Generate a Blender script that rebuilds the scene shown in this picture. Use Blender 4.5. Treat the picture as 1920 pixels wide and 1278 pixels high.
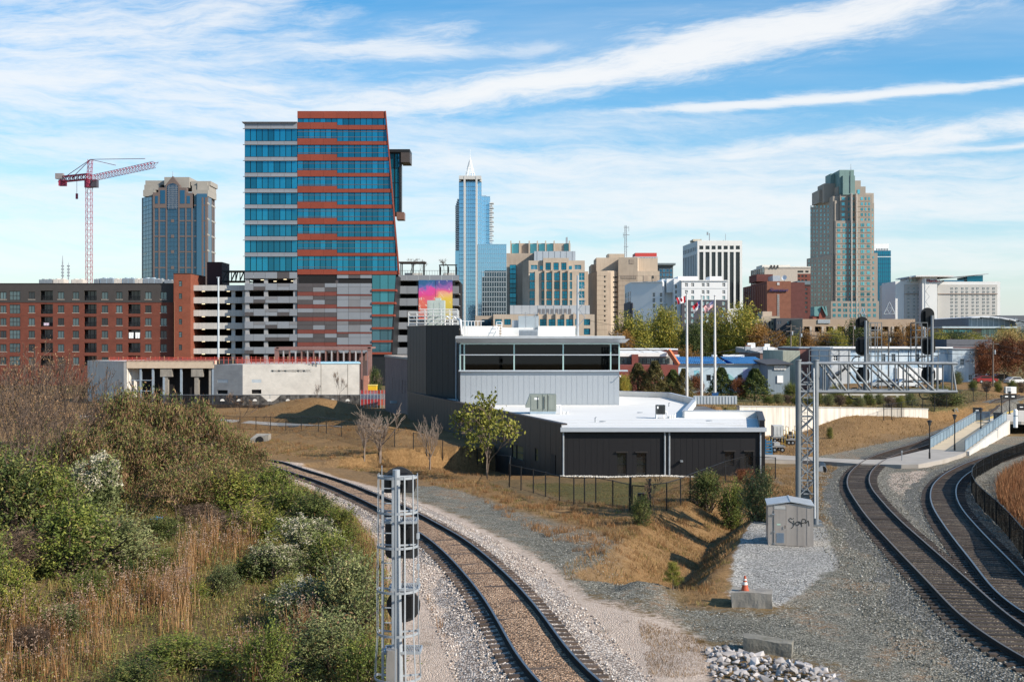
import bpy,math,random
import numpy as np
from mathutils import Vector,Matrix
from mathutils import noise as mnoise
for _o in list(bpy.data.objects):
 bpy.data.objects.remove(_o)
SC=bpy.context.scene
COL=SC.collection
R=math.radians
rng=random.Random(7)
NR=np.random.RandomState(11)
# camera
F,CX,CY,H=2133.33,960.0,639.0,9.0
cam_d=bpy.data.cameras.new('camera')
cam_d.lens=40.0
cam_d.sensor_width=36.0
cam_d.clip_start=0.5
cam_d.clip_end=12000
cam=bpy.data.objects.new('camera',cam_d)
cam.location=(0,0,H)
cam.rotation_euler=(R(90),0,0)
COL.objects.link(cam)
SC.camera=cam
# sun
LDIR=Vector((-0.745,0.41,-0.53)).normalized()
sun_d=bpy.data.lights.new('sun','SUN')
sun_d.energy=5.0
sun_d.angle=R(0.5)
sun_d.color=(1.0,0.91,0.78)
sun=bpy.data.objects.new('sun',sun_d)
sun.rotation_euler=LDIR.to_track_quat('-Z','Y').to_euler()
sun.location=(60,-20,80)
COL.objects.link(sun)
SUN_EL=math.asin(-LDIR.z)
SUN_AZ=math.atan2(-LDIR.x,-LDIR.y)
# view
SC.view_settings.view_transform='Standard'
SC.view_settings.look='None'
SC.view_settings.exposure=0.50
SC.view_settings.gamma=1.0
SC.view_settings.use_curve_mapping=False
SC.render.engine='CYCLES'
SC.cycles.use_denoising=True
SC.cycles.max_bounces=6
SC.cycles.transparent_max_bounces=16
SC.cycles.sample_clamp_indirect=4.0
# sky with cirrus
world=bpy.data.worlds.new('World')
SC.world=world
world.use_nodes=True
WN,WL=world.node_tree.nodes,world.node_tree.links
WN.clear()
class NG:
 """small node-graph writer: every call returns an output socket"""
 def __init__(s,tree):
  s.t,s.n,s.l=tree,tree.nodes,tree.links
 def put(s,inp,v):
  if isinstance(v,bpy.types.NodeSocket):
   s.l.new(v,inp)
  elif isinstance(v,(tuple,list))and inp.type=='RGBA' and len(v)==3:
   inp.default_value=(*v,1)
  else:
   inp.default_value=v
 def math(s,op,a,b=0.0,c=None,clamp=False):
  m=s.n.new('ShaderNodeMath');m.operation=op;m.use_clamp=clamp
  s.put(m.inputs[0],a);s.put(m.inputs[1],b)
  if c is not None:s.put(m.inputs[2],c)
  return m.outputs[0]
 def add(s,a,b):return s.math('ADD',a,b)
 def sub(s,a,b):return s.math('SUBTRACT',a,b)
 def mul(s,a,b):return s.math('MULTIPLY',a,b)
 def sat(s,a):return s.math('ADD',a,0.0,clamp=True)
 def step(s,x,a,b):
  m=s.n.new('ShaderNodeMapRange');m.interpolation_type='SMOOTHSTEP'
  s.put(m.inputs[0],x);s.put(m.inputs[1],a);s.put(m.inputs[2],b)
  return m.outputs[0]
 def rng(s,x,a,b,c,d):
  m=s.n.new('ShaderNodeMapRange')
  for i,v in enumerate((x,a,b,c,d)):s.put(m.inputs[i],v)
  return m.outputs[0]
 def xyz(s,x,y,z=0.0):
  m=s.n.new('ShaderNodeCombineXYZ')
  for i,v in enumerate((x,y,z)):s.put(m.inputs[i],v)
  return m.outputs[0]
 def sep(s,v):
  m=s.n.new('ShaderNodeSeparateXYZ');s.put(m.inputs[0],v);return m.outputs
 def vscale(s,v,k):
  m=s.n.new('ShaderNodeVectorMath');m.operation='MULTIPLY'
  s.put(m.inputs[0],v);s.put(m.inputs[1],k if isinstance(k,(tuple,list))else(k,k,k));return m.outputs[0]
 def noise(s,v,scale,detail=4.0,rough=0.55,dist=0.0):
  m=s.n.new('ShaderNodeTexNoise');s.put(m.inputs['Vector'],v)
  m.inputs['Scale'].default_value=scale;m.inputs['Detail'].default_value=detail
  m.inputs['Roughness'].default_value=rough;m.inputs['Distortion'].default_value=dist
  return m.outputs[0]
 def voro(s,v,scale,feature='F1',out=0,rnd=1.0):
  m=s.n.new('ShaderNodeTexVoronoi');m.feature=feature;s.put(m.inputs['Vector'],v)
  m.inputs['Scale'].default_value=scale;m.inputs['Randomness'].default_value=rnd
  return m.outputs[out]
 def mix(s,f,a,b,kind='MIX'):
  m=s.n.new('ShaderNodeMix');m.data_type='RGBA';m.blend_type=kind
  s.put(m.inputs[0],f);s.put(m.inputs[6],a);s.put(m.inputs[7],b);return m.outputs[2]
 def ramp(s,x,stops):
  m=s.n.new('ShaderNodeValToRGB');s.put(m.inputs[0],x);el=m.color_ramp.elements
  while len(el)<len(stops):el.new(0.5)
  for e,(p,c)in zip(el,stops):e.position=p;e.color=(*c,1)
  return m.outputs[0]
def build_sky():
 g=NG(world.node_tree)
 out=WN.new('ShaderNodeOutputWorld');bg=WN.new('ShaderNodeBackground')
 sky=WN.new('ShaderNodeTexSky');sky.sky_type='NISHITA';sky.sun_disc=False
 sky.sun_elevation=SUN_EL;sky.sun_rotation=SUN_AZ
 sky.altitude=100;sky.air_density=1.0;sky.dust_density=0.35;sky.ozone_density=1.6
 tc=WN.new('ShaderNodeTexCoord')
 d=tc.outputs['Generated']
 x,y,z=g.sep(d)
 az=g.math('ARCTAN2',x,y)
 el=g.math('ARCSINE',z)
 U=g.mul(az,2133.33);V=g.mul(el,2133.33)
 warp=g.sub(g.noise(g.xyz(g.mul(U,.004),g.mul(V,.009)),1.0,4),.5)
 warp2=g.sub(g.noise(g.xyz(g.mul(U,.0016),g.mul(V,.004),7.3),1.0,3),.5)
 Vw=g.add(V,g.add(g.mul(warp,46.0),g.mul(warp2,70.0)))
 def streak(u0,v0,slope,half_u,w,soft=1.0,warpk=True,rough=.62,seed=0.0,curve=0.0,lo=.30,hi=.72):
  du=g.sub(U,u0)
  t=g.sub(g.sub(Vw if warpk else V,v0),g.add(g.mul(du,slope),g.mul(g.mul(du,du),curve)))
  e=g.math('EXPONENT',g.mul(g.mul(t,t),-1.0/(w*w)))
  fade=g.math('EXPONENT',g.mul(g.math('POWER',g.math('ABSOLUTE',g.mul(du,1.0/half_u)),4.0),-1.0))
  fib=g.noise(g.xyz(g.mul(g.add(U,g.mul(t,2.2)),.0062),g.mul(t,.034),seed),1.0,9,.70,.25)
  return g.sat(g.mul(g.step(g.add(g.mul(fib,1.5),g.mul(g.mul(e,fade),.62)),lo+.58,hi+.78),g.math('POWER',g.mul(e,fade),.35)))
 parts=[(streak(250,500,.150,560,36,seed=1.0,curve=.00002,lo=.22,hi=.62),1.0),
(streak(520,560,.15,480,46,seed=9.0,lo=.28,hi=.7),.95),(streak(-120,455,.12,420,30,seed=2.0,lo=.3,hi=.7),.8),(streak(590,431,.022,400,10,warpk=False,seed=3.0,lo=.2,hi=.5),.95),
(streak(-250,540,.07,210,36,seed=4.0),.8),(streak(-60,535,.05,190,14,seed=12.0),.55),(streak(-720,530,.20,420,125,seed=5.0,lo=.20,hi=.85),.9),
(streak(-760,420,.03,560,75,seed=6.0,lo=.18,hi=.8),.85),(streak(-520,458,.04,130,11,seed=13.0),.7),(streak(820,372,.13,260,24,seed=7.0),.9),(streak(560,362,.10,270,22,seed=8.0),.8),(streak(880,345,.02,300,12,seed=14.0),.8),(streak(430,300,.03,600,44,seed=10.0,lo=.25,hi=.85),.75),(streak(-100,390,.02,700,30,seed=15.0,lo=.3,hi=.85),.5),(streak(-700,250,.01,700,30,seed=11.0,lo=.3,hi=.8),.5),]
 for u0,v0,sl,hu,w,sd,k in((-200,250,.015,1100,42,21.,.6),(350,215,.02,900,30,22.,.6),(-500,330,.02,800,46,23.,.7),(700,250,.03,700,40,24.,.65),(100,330,.03,700,34,25.,.6),(-100,150,.01,1200,34,26.,.55),(600,130,.01,900,28,27.,.5),(-800,190,.01,500,36,28.,.6)):
  parts.append((streak(u0,v0,sl,hu,w,seed=sd,lo=.24,hi=.72),k))
 inv=1.0
 for p,k in parts:
  inv=g.mul(inv,g.sub(1.0,g.mul(p,k)))
 zz=g.add(g.math('MAXIMUM',z,0.0),0.10)
 pl=g.xyz(g.math('DIVIDE',x,zz),g.math('DIVIDE',y,zz),0.0)
 c1=g.noise(g.vscale(pl,(.42,1.1,1)),1.0,7,.60,.5)
 c2=g.noise(g.vscale(pl,(.16,.33,1)),1.0,3,.5)
 thin=g.mul(g.step(g.add(g.mul(c1,.6),g.mul(c2,.5)),.48,.84),.66)
 inv=g.mul(inv,g.sub(1.0,thin))
 cover=g.sub(1.0,inv)
 low=g.math('EXPONENT',g.mul(g.math('MAXIMUM',z,0.0),-9.0))
 hs=WN.new('ShaderNodeHueSaturation');hs.inputs['Hue'].default_value=0.494
 hs.inputs['Saturation'].default_value=1.58;hs.inputs['Value'].default_value=2.0
 WL.new(sky.outputs[0],hs.inputs['Color'])
 c=g.mix(g.mul(low,.86),hs.outputs[0],(7.0,8.2,9.4))
 c=g.mix(g.mul(cover,.93),c,(11.0,11.1,11.2))
 WL.new(c,bg.inputs[0])
 bg.inputs[1].default_value=0.062
 WL.new(bg.outputs[0],out.inputs[0])
build_sky()
# pixels to places
def smooth(x,a,b):
 t=np.clip((np.asarray(x,float)-a)/(b-a),0,1)
 return t*t*(3-2*t)
def GX(px,d):return(px-CX)*d/F
def GZ(py,d):return H-(py-CY)*d/F
def seg_dist(x,y,pts):
 """distance to a polyline, signed side (+ = left of travel) and the fraction along it"""
 x=np.asarray(x,float);y=np.asarray(y,float)
 best=np.full(x.shape,1e9);side=np.zeros(x.shape);along=np.zeros(x.shape)
 L=0.0
 for(ax,ay),(bx,by)in zip(pts[:-1],pts[1:]):
  dx,dy=bx-ax,by-ay
  n=math.hypot(dx,dy)
  t=np.clip(((x-ax)*dx+(y-ay)*dy)/(n*n),0,1)
  qx,qy=ax+t*dx,ay+t*dy
  dd=np.hypot(x-qx,y-qy)
  m=dd<best
  cr=dx*(y-ay)-dy*(x-ax)
  best=np.where(m,dd,best);side=np.where(m,np.sign(cr),side);along=np.where(m,L+t*n,along)
  L+=n
 return best,side,along
def poly_sd(x,y,poly):
 """signed distance to a polygon, positive inside"""
 x=np.asarray(x,float);y=np.asarray(y,float)
 d,_,_=seg_dist(x,y,list(poly)+[poly[0]])
 ins=np.zeros(x.shape,bool)
 n=len(poly)
 for i in range(n):
  ax,ay=poly[i];bx,by=poly[(i+1)%n]
  if ay==by:continue
  c=((ay>y)!=(by>y))&(x<(bx-ax)*(y-ay)/(by-ay)+ax)
  ins^=c
 return np.where(ins,d,-d)
DITCH=[(4.8,41.6),(6.4,46),(8.8,54),(11.0,62),(14.2,69),(19.2,78)]
BANK=[(22,101),(28.2,105.5),(34.5,113),(48.5,132),(63.5,154),(84,185),(120,240)]
LONGWALL=[(3.85,88.3),(-13.2,144)]
RETAIN=[(25.6,128),(55.6,152)]
def hz(x,y):
 """height of the ground"""
 x=np.asarray(x,float);y=np.asarray(y,float)
 z=-0.035*(np.clip(y,45,100)-45)
 d,s,a=seg_dist(x,y,DITCH)
 w=np.where(s>0,3.2,2.0)
 ends=smooth(a,0.0,2.2)*(1-smooth(a,30,40))
 z=z-1.55*np.clip(1-d/w,0,1)**0.9*ends
 d,s,a=seg_dist(x,y,BANK)
 z=z+np.where(s>0,2.1*smooth(d,0.5,14),0)*smooth(x-0.28*(y-105),24.5,33)
 z=z+2.7*np.exp(-(((x+29)/8.0)**2+((y-165)/9.0)**2))
 z=z+1.3*smooth(-x,9,26)*smooth(y,20,34)*(1-smooth(y,80,110))
 d,s,a=seg_dist(x,y,LONGWALL)
 z=z-1.15*(1-smooth(d,1.0,9.5))*smooth(a,1,9)*(x<3)
 d,s,a=seg_dist(x,y,RETAIN)
 m=np.where(s>0,smooth(d,0.9,2.0),0)*(1-smooth(d,40,60))*(1-smooth(y,175,215))*smooth(a,-.01,.01)
 z=np.maximum(z,z*(1-m)+(1.45-1.6*a/38.5)*m)
 z=z+9.0*smooth(y,300,900)
 z=z+0.8*smooth(x,60,110)*(1-smooth(y,200,300))
 z=z+0.05*np.sin(x*.9+1.3*np.sin(y*.31))*np.sin(y*.7+np.sin(x*.4))
 return z
def hz1(x,y):return float(hz(np.array([x]),np.array([y]))[0])
def T(px,py,dz=0.0):
 """where the sight line through a pixel meets the ground (raised by dz)"""
 d=np.arange(18.0,420.0,0.1)
 xs=(px-CX)*d/F;zs=H-(py-CY)*d/F
 hit=np.nonzero(zs<=hz(xs,d)+dz)[0]
 i=hit[0]if len(hit)else len(d)-1
 return Vector((xs[i],d[i],zs[i]))
# objects
WLOC={}
def link(o,parent=None,loc=None):
 COL.objects.link(o)
 if parent is not None:
  o.parent=parent
 if loc is not None:
  base=WLOC.get(parent.name,Vector((0,0,0)))if parent is not None else Vector((0,0,0))
  o.location=Vector(loc)-base
  WLOC[o.name]=Vector(loc)
 else:
  WLOC[o.name]=WLOC.get(parent.name,Vector((0,0,0))).copy()if parent is not None else Vector((0,0,0))
 return o
def tag(o,label=None,cat=None,group=None,kind=None):
 if label:o['label']=label
 if cat:o['category']=cat
 if group:o['group']=group
 if kind:o['kind']=kind
 return o
def thing(name,label,cat,loc=(0,0,0),group=None):
 o=bpy.data.objects.new(name,None)
 o.empty_display_size=0.5
 link(o,None,loc)
 return tag(o,label,cat,group)
def kids(o):return[c for c in o.children]
def copy_tree(o,parent=None,label=None,group=None):
 c=o.copy();COL.objects.link(c)
 if parent is not None:c.parent=parent
 if label:c['label']=label
 if group:c['group']=group
 WLOC[c.name]=Vector((0,0,0))
 for k in kids(o):copy_tree(k,c)
 return c
class MB:
 """collects faces; build() links them as ONE mesh object"""
 def __init__(s):s.v,s.f,s.m=[],[],[]
 def quad(s,a,b,c,d,m=0):
  n=len(s.v);s.v+=[tuple(a),tuple(b),tuple(c),tuple(d)];s.f.append((n,n+1,n+2,n+3));s.m.append(m)
 def tri(s,a,b,c,m=0):
  n=len(s.v);s.v+=[tuple(a),tuple(b),tuple(c)];s.f.append((n,n+1,n+2));s.m.append(m)
 def hexa(s,p,m=0):
  """eight corners: bottom ring 0-3, top ring 4-7"""
  n=len(s.v);s.v+=[tuple(q)for q in p]
  for f in((3,2,1,0),(4,5,6,7),(0,1,5,4),(1,2,6,5),(2,3,7,6),(3,0,4,7)):
   s.f.append(tuple(n+i for i in f));s.m.append(m)
  return s
 def box(s,x0,x1,y0,y1,z0,z1,m=0):
  x0,x1=min(x0,x1),max(x0,x1);y0,y1=min(y0,y1),max(y0,y1);z0,z1=min(z0,z1),max(z0,z1)
  return s.hexa([(x0,y0,z0),(x1,y0,z0),(x1,y1,z0),(x0,y1,z0),(x0,y0,z1),(x1,y0,z1),(x1,y1,z1),(x0,y1,z1)],m)
 def bar(s,p,q,w,h,m=0,up=(0,0,1)):
  p,q=Vector(p),Vector(q);t=(q-p).normalized();up=Vector(up)
  a=t.cross(up)
  if a.length<1e-3:a=t.cross(Vector((1,0,0)))
  a.normalize();b=a.cross(t).normalized();a*=w/2;b*=h/2
  return s.hexa([p-a-b,p+a-b,q+a-b,q-a-b,p-a+b,p+a+b,q+a+b,q-a+b],m)
 def tube(s,pts,r,n=8,m=0,caps=True):
  pts=[Vector(p)for p in pts]
  rs=r if isinstance(r,(list,tuple))else[r]*len(pts)
  base=len(s.v);prev=None
  for i,p in enumerate(pts):
   t=(pts[min(i+1,len(pts)-1)]-pts[max(i-1,0)])
   if t.length<1e-9:t=Vector((0,0,1))
   t.normalize()
   a=prev if prev is not None else(Vector((0,0,1))if abs(t.z)<.9 else Vector((1,0,0)))
   a=(a-t*a.dot(t))
   if a.length<1e-6:a=t.orthogonal()
   a.normalize();prev=a;b=t.cross(a)
   for k in range(n):
    w=2*math.pi*k/n
    s.v.append(tuple(p+(a*math.cos(w)+b*math.sin(w))*rs[i]))
  for i in range(len(pts)-1):
   for k in range(n):
    a0=base+i*n+k;a1=base+i*n+(k+1)%n
    s.f.append((a0,a1,a1+n,a0+n));s.m.append(m)
  if caps:
   s.f.append(tuple(base+k for k in reversed(range(n))));s.m.append(m)
   e=base+(len(pts)-1)*n
   s.f.append(tuple(e+k for k in range(n)));s.m.append(m)
  return s
 def prism(s,poly,z0,z1,m=0):
  n=len(poly);b=len(s.v)
  s.v+=[(x,y,z0)for x,y in poly]+[(x,y,z1)for x,y in poly]
  s.f.append(tuple(b+i for i in reversed(range(n))));s.m.append(m)
  s.f.append(tuple(b+n+i for i in range(n)));s.m.append(m)
  for i in range(n):
   j=(i+1)%n
   s.f.append((b+i,b+j,b+n+j,b+n+i));s.m.append(m)
  return s
 def extrude(s,poly,o,ax,ay,an,m=0):
  """polygon in the plane (o; ax, ay), thickened by the vector an"""
  o,ax,ay,an=Vector(o),Vector(ax),Vector(ay),Vector(an)
  n=len(poly);b=len(s.v)
  P=[o+ax*x+ay*y for x,y in poly]
  s.v+=[tuple(p)for p in P]+[tuple(p+an)for p in P]
  s.f.append(tuple(b+i for i in range(n)));s.m.append(m)
  s.f.append(tuple(b+n+i for i in reversed(range(n))));s.m.append(m)
  for i in range(n):
   j=(i+1)%n
   s.f.append((b+j,b+i,b+n+i,b+n+j));s.m.append(m)
  return s
 def mesh(s,name,mats,off=(0,0,0),smooth_=False):
  me=bpy.data.meshes.new(name)
  ox,oy,oz=off
  me.from_pydata([(x-ox,y-oy,z-oz)for x,y,z in s.v],[],s.f)
  mats=mats if isinstance(mats,(list,tuple))else[mats]
  for mm in mats:me.materials.append(mm)
  if len(mats)>1:me.polygons.foreach_set('material_index',s.m)
  if smooth_:me.polygons.foreach_set('use_smooth',[True]*len(me.polygons))
  me.update()
  return me
 def build(s,name,mats,parent=None,smooth_=False,loc=None):
  if not s.f:return None
  base=Vector(loc)if loc is not None else(WLOC.get(parent.name,Vector((0,0,0)))if parent is not None else Vector((0,0,0)))
  o=bpy.data.objects.new(name,s.mesh(name,mats,base,smooth_))
  if loc is not None:return link(o,parent,loc)
  return link(o,parent)
def np_mesh(name,V,Fc,mat,smooth_=False):
 """mesh from numpy arrays, all faces of the same size"""
 me=bpy.data.meshes.new(name)
 nv,nf,k=len(V),len(Fc),Fc.shape[1]
 me.vertices.add(nv);me.vertices.foreach_set('co',np.ascontiguousarray(V,np.float32).ravel())
 me.loops.add(nf*k);me.loops.foreach_set('vertex_index',np.ascontiguousarray(Fc,np.int32).ravel())
 me.polygons.add(nf);me.polygons.foreach_set('loop_start',np.arange(0,nf*k,k,dtype=np.int32))
 if smooth_:me.polygons.foreach_set('use_smooth',np.ones(nf,bool))
 for m in(mat if isinstance(mat,(list,tuple))else[mat]):me.materials.append(m)
 me.update(calc_edges=True);me.validate()
 return me
# materials
MATS={}
def new_mat(name):
 m=bpy.data.materials.new(name);m.use_nodes=True
 g=NG(m.node_tree);b=g.n['Principled BSDF']
 return m,g,b
def wpos(g):
 return g.n.new('ShaderNodeNewGeometry').outputs['Position']
def M(name,col,rough=.75,metal=0.0,var=.14,scale=1.2,bump=0.0,bscale=14.0,spec=.4,streak=0.0,dirt=None,rnd=0.0):
 """plain surface with mottled colour, optional vertical streaks, relief and per-object variation"""
 if name in MATS:return MATS[name]
 m,g,b=new_mat(name)
 p=wpos(g)
 n=g.noise(p,scale,6,.6)
 k=g.rng(n,.25,.75,1-var,1+var)
 if streak:
  sn=g.noise(g.vscale(p,(2.2,2.2,.10)),1.0,4,.6)
  k=g.mul(k,g.rng(sn,.3,.75,1+streak*.4,1-streak))
 if rnd:
  oi=g.n.new('ShaderNodeObjectInfo').outputs['Random']
  k=g.mul(k,g.rng(oi,0,1,1-rnd,1+rnd))
 c=g.mix(1.0,(*col,),g.xyz(k,k,k),'MULTIPLY')
 if dirt:
  dn=g.noise(p,scale*.6,5,.65)
  c=g.mix(g.mul(g.step(dn,.52,.72),.8),c,dirt)
 g.put(b.inputs['Base Color'],c)
 b.inputs['Roughness'].default_value=rough;b.inputs['Metallic'].default_value=metal
 b.inputs['Specular IOR Level'].default_value=spec
 if bump:
  bn=g.n.new('ShaderNodeBump');bn.inputs['Strength'].default_value=bump;bn.inputs['Distance'].default_value=.05
  g.put(bn.inputs['Height'],g.noise(p,bscale,5,.6));g.l.new(bn.outputs[0],b.inputs['Normal'])
 MATS[name]=m
 return m
def GLASS(name,col,rough=.04,metal=.55,spec=.8,wob=.012,rnd=.25,wscale=.35):
 """coated window glass seen from outside: tinted mirror with slightly uneven panes"""
 if name in MATS:return MATS[name]
 m,g,b=new_mat(name)
 p=wpos(g)
 oi=g.n.new('ShaderNodeObjectInfo').outputs['Random']
 isl=g.n.new('ShaderNodeNewGeometry').outputs['Random Per Island']
 k=g.rng(g.math('FRACT',g.add(oi,isl)),0,1,1-rnd,1+rnd)
 g.put(b.inputs['Base Color'],g.mix(1.0,(*col,),g.xyz(k,k,k),'MULTIPLY'))
 b.inputs['Roughness'].default_value=rough;b.inputs['Metallic'].default_value=metal
 b.inputs['Specular IOR Level'].default_value=spec
 bn=g.n.new('ShaderNodeBump');bn.inputs['Strength'].default_value=wob*10;bn.inputs['Distance'].default_value=.1
 g.put(bn.inputs['Height'],g.noise(p,wscale,2,.5));g.l.new(bn.outputs[0],b.inputs['Normal'])
 MATS[name]=m
 return m
def LEAF(name,stops,rough=.7,trans=.18,k=1.0):
 """foliage: each leaf takes its own colour from the ramp, each plant leans light or dark"""
 if name in MATS:return MATS[name]
 m,g,b=new_mat(name)
 geo=g.n.new('ShaderNodeNewGeometry')
 oi=g.n.new('ShaderNodeObjectInfo').outputs['Random']
 big=g.noise(geo.outputs['Position'],.9,3,.5)
 f=g.add(g.mul(geo.outputs['Random Per Island'],.6),g.add(g.mul(oi,.2),g.rng(big,.3,.7,-.2,.35)))
 c=g.ramp(f,[(p,tuple(min(.85,v*k)for v in col))for p,col in stops])
 g.put(b.inputs['Base Color'],c)
 b.inputs['Roughness'].default_value=rough;b.inputs['Specular IOR Level'].default_value=.25
 tr=g.n.new('ShaderNodeBsdfTranslucent');g.put(tr.inputs[0],c)
 mx=g.n.new('ShaderNodeMixShader');mx.inputs[0].default_value=trans
 g.l.new(b.outputs[0],mx.inputs[1]);g.l.new(tr.outputs[0],mx.inputs[2])
 g.l.new(mx.outputs[0],g.n['Material Output'].inputs[0])
 MATS[name]=m
 return m
def NET(name,col,alpha,scale=18.0):
 """woven wire or shade cloth: threads far finer than a pixel, so part of the light passes"""
 if name in MATS:return MATS[name]
 m,g,b=new_mat(name)
 g.put(b.inputs['Base Color'],(*col,));b.inputs['Roughness'].default_value=.9;b.inputs['Specular IOR Level'].default_value=.03
 tr=g.n.new('ShaderNodeBsdfTransparent');mx=g.n.new('ShaderNodeMixShader')
 n=g.noise(wpos(g),1.3,3)
 g.put(mx.inputs[0],g.rng(n,.3,.7,alpha*.85,min(1,alpha*1.15)))
 g.l.new(tr.outputs[0],mx.inputs[1]);g.l.new(b.outputs[0],mx.inputs[2])
 g.l.new(mx.outputs[0],g.n['Material Output'].inputs[0])
 MATS[name]=m
 return m
def BRICKM(name,c1,c2,mortar,bw=.22,bh=.075,rough=.85):
 """brickwork too far off to tell the bricks apart: courses run round the walls"""
 if name in MATS:return MATS[name]
 m,g,b=new_mat(name)
 x,y,z=g.sep(wpos(g))
 br=g.n.new('ShaderNodeTexBrick')
 g.put(br.inputs['Vector'],g.xyz(g.add(x,g.mul(y,.83)),z,0))
 g.put(br.inputs['Color1'],c1);g.put(br.inputs['Color2'],c2);g.put(br.inputs['Mortar'],mortar)
 br.inputs['Scale'].default_value=1.0;br.inputs['Brick Width'].default_value=bw;br.inputs['Row Height'].default_value=bh
 br.inputs['Mortar Size'].default_value=.006
 n=g.noise(g.xyz(x,y,z),.5,5,.6);k=g.rng(n,.3,.7,.86,1.12)
 g.put(b.inputs['Base Color'],g.mix(1.0,br.outputs[0],g.xyz(k,k,k),'MULTIPLY'))
 b.inputs['Roughness'].default_value=rough;b.inputs['Specular IOR Level'].default_value=.25
 MATS[name]=m
 return m
# facades
SHARED={}
class Face:
 """an upright plane from (px0 at distance d0) to (px1 at distance d1); u runs along it, z is height, out is towards the viewer"""
 def __init__(s,px0,d0,px1,d1):
  s.p0=Vector((GX(px0,d0),d0,0));s.p1=Vector((GX(px1,d1),d1,0))
  s.set()
 @classmethod
 def pts(c,p0,p1):
  s=c.__new__(c);s.p0=Vector((p0[0],p0[1],0));s.p1=Vector((p1[0],p1[1],0));s.set();return s
 def set(s):
  s.len=(s.p1-s.p0).length
  s.u=(s.p1-s.p0).normalized();s.n=Vector((s.u.y,-s.u.x,0));s.ang=math.atan2(s.u.y,s.u.x)
 def U(s,px):
  k=(px-CX)/F
  den=s.u.x-k*s.u.y
  return(k*s.p0.y-s.p0.x)/den
 def D(s,u):return s.p0.y+s.u.y*u
 def Z(s,py,u=None):return GZ(py,s.D(s.len/2 if u is None else u))
 def P(s,u,z,out=0.0):
  q=s.p0+s.u*u+s.n*out
  return Vector((q.x,q.y,z))
 def rect(s,x0,y0,x1,y1):
  a,b=s.U(x0),s.U(x1);m=(a+b)/2
  return(min(a,b),s.Z(max(y0,y1),m),max(a,b),s.Z(min(y0,y1),m))
 def box(s,mb,r,o0,o1,m=0):
  u0,z0,u1,z1=r
  lo,hi=min(o0,o1),max(o0,o1)
  return mb.hexa([s.P(u0,z0,hi),s.P(u1,z0,hi),s.P(u1,z0,lo),s.P(u0,z0,lo),s.P(u0,z1,hi),s.P(u1,z1,hi),s.P(u1,z1,lo),s.P(u0,z1,lo)],m)
 def shell(s,mb,r,holes,reveal=.3,m=0,mr=None):
  """wall skin with openings and their reveals"""
  u0,z0,u1,z1=r
  mr=m if mr is None else mr
  hs=[]
  for h in holes:
   a,b,c,d=max(h[0],u0),max(h[1],z0),min(h[2],u1),min(h[3],z1)
   if c-a>1e-3 and d-b>1e-3:hs.append((a,b,c,d))
  us=sorted({round(v,4)for v in[u0,u1]+[h[0]for h in hs]+[h[2]for h in hs]})
  zs=sorted({round(v,4)for v in[z0,z1]+[h[1]for h in hs]+[h[3]for h in hs]})
  if len(us)<2 or len(zs)<2:return
  ua,za=np.array(us),np.array(zs)
  free=np.ones((len(us)-1,len(zs)-1),bool)
  um,zm=(ua[:-1]+ua[1:])/2,(za[:-1]+za[1:])/2
  for a,b,c,d in hs:
   free[np.ix_((um>a)&(um<c),(zm>b)&(zm<d))]=False
  for j in range(len(zs)-1):
   i=0
   while i<len(us)-1:
    if not free[i,j]:i+=1;continue
    k=i
    while k+1<len(us)-1 and free[k+1,j]:k+=1
    mb.quad(s.P(us[i],zs[j]),s.P(us[k+1],zs[j]),s.P(us[k+1],zs[j+1]),s.P(us[i],zs[j+1]),m)
    i=k+1
  for a,b,c,d in hs:
   mb.quad(s.P(a,b),s.P(c,b),s.P(c,b,-reveal),s.P(a,b,-reveal),mr)
   mb.quad(s.P(a,d,-reveal),s.P(c,d,-reveal),s.P(c,d),s.P(a,d),mr)
   mb.quad(s.P(a,b,-reveal),s.P(a,d,-reveal),s.P(a,d),s.P(a,b),mr)
   mb.quad(s.P(c,b),s.P(c,d),s.P(c,d,-reveal),s.P(c,b,-reveal),mr)
 def unit(s,name,key,maker,mats,parent,u,z,out,label=None):
  """a copy of a shared mesh standing on the face at (u, z)"""
  k=(name,)+key
  if k not in SHARED:SHARED[k]=maker().mesh(name,mats)
  o=bpy.data.objects.new(name,SHARED[k])
  p=s.P(u,z,out)
  link(o,parent,p)
  if parent.rotation_euler.z==0:o.rotation_euler=(0,0,s.ang)
  if label:o['label']=label
  return o
 def window(s,parent,r,frame,glass,out=-.2,t=.07,nx=2,nz=1,name='window',pane=True,dep=.08):
  """window with frame, mullions and its pane as a sub-part"""
  u0,z0,u1,z1=r
  w,h=round(u1-u0,2),round(z1-z0,2)
  def mk():
   b=MB()
   b.box(0,w,-dep,0,0,t);b.box(0,w,-dep,0,h-t,h)
   b.box(0,t,-dep,0,t,h-t);b.box(w-t,w,-dep,0,t,h-t)
   for i in range(1,nx):b.box(w*i/nx-t/2,w*i/nx+t/2,-dep*.9,0,t,h-t)
   for i in range(1,nz):b.box(t,w-t,-dep*.8,0,h*i/nz-t/2,h*i/nz+t/2)
   return b
  o=s.unit(name,(w,h,t,nx,nz,dep,frame.name),mk,frame,parent,u0,z0,out)
  if pane:
   k=('pane',w,h,glass.name)
   if k not in SHARED:
    b=MB();b.box(t*.5,w-t*.5,-.02,0,t*.5,h-t*.5);SHARED[k]=b.mesh('pane',glass)
   c=bpy.data.objects.new('pane',SHARED[k]);COL.objects.link(c);c.parent=o;c.location=(0,-.005,0)
  return o
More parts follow.
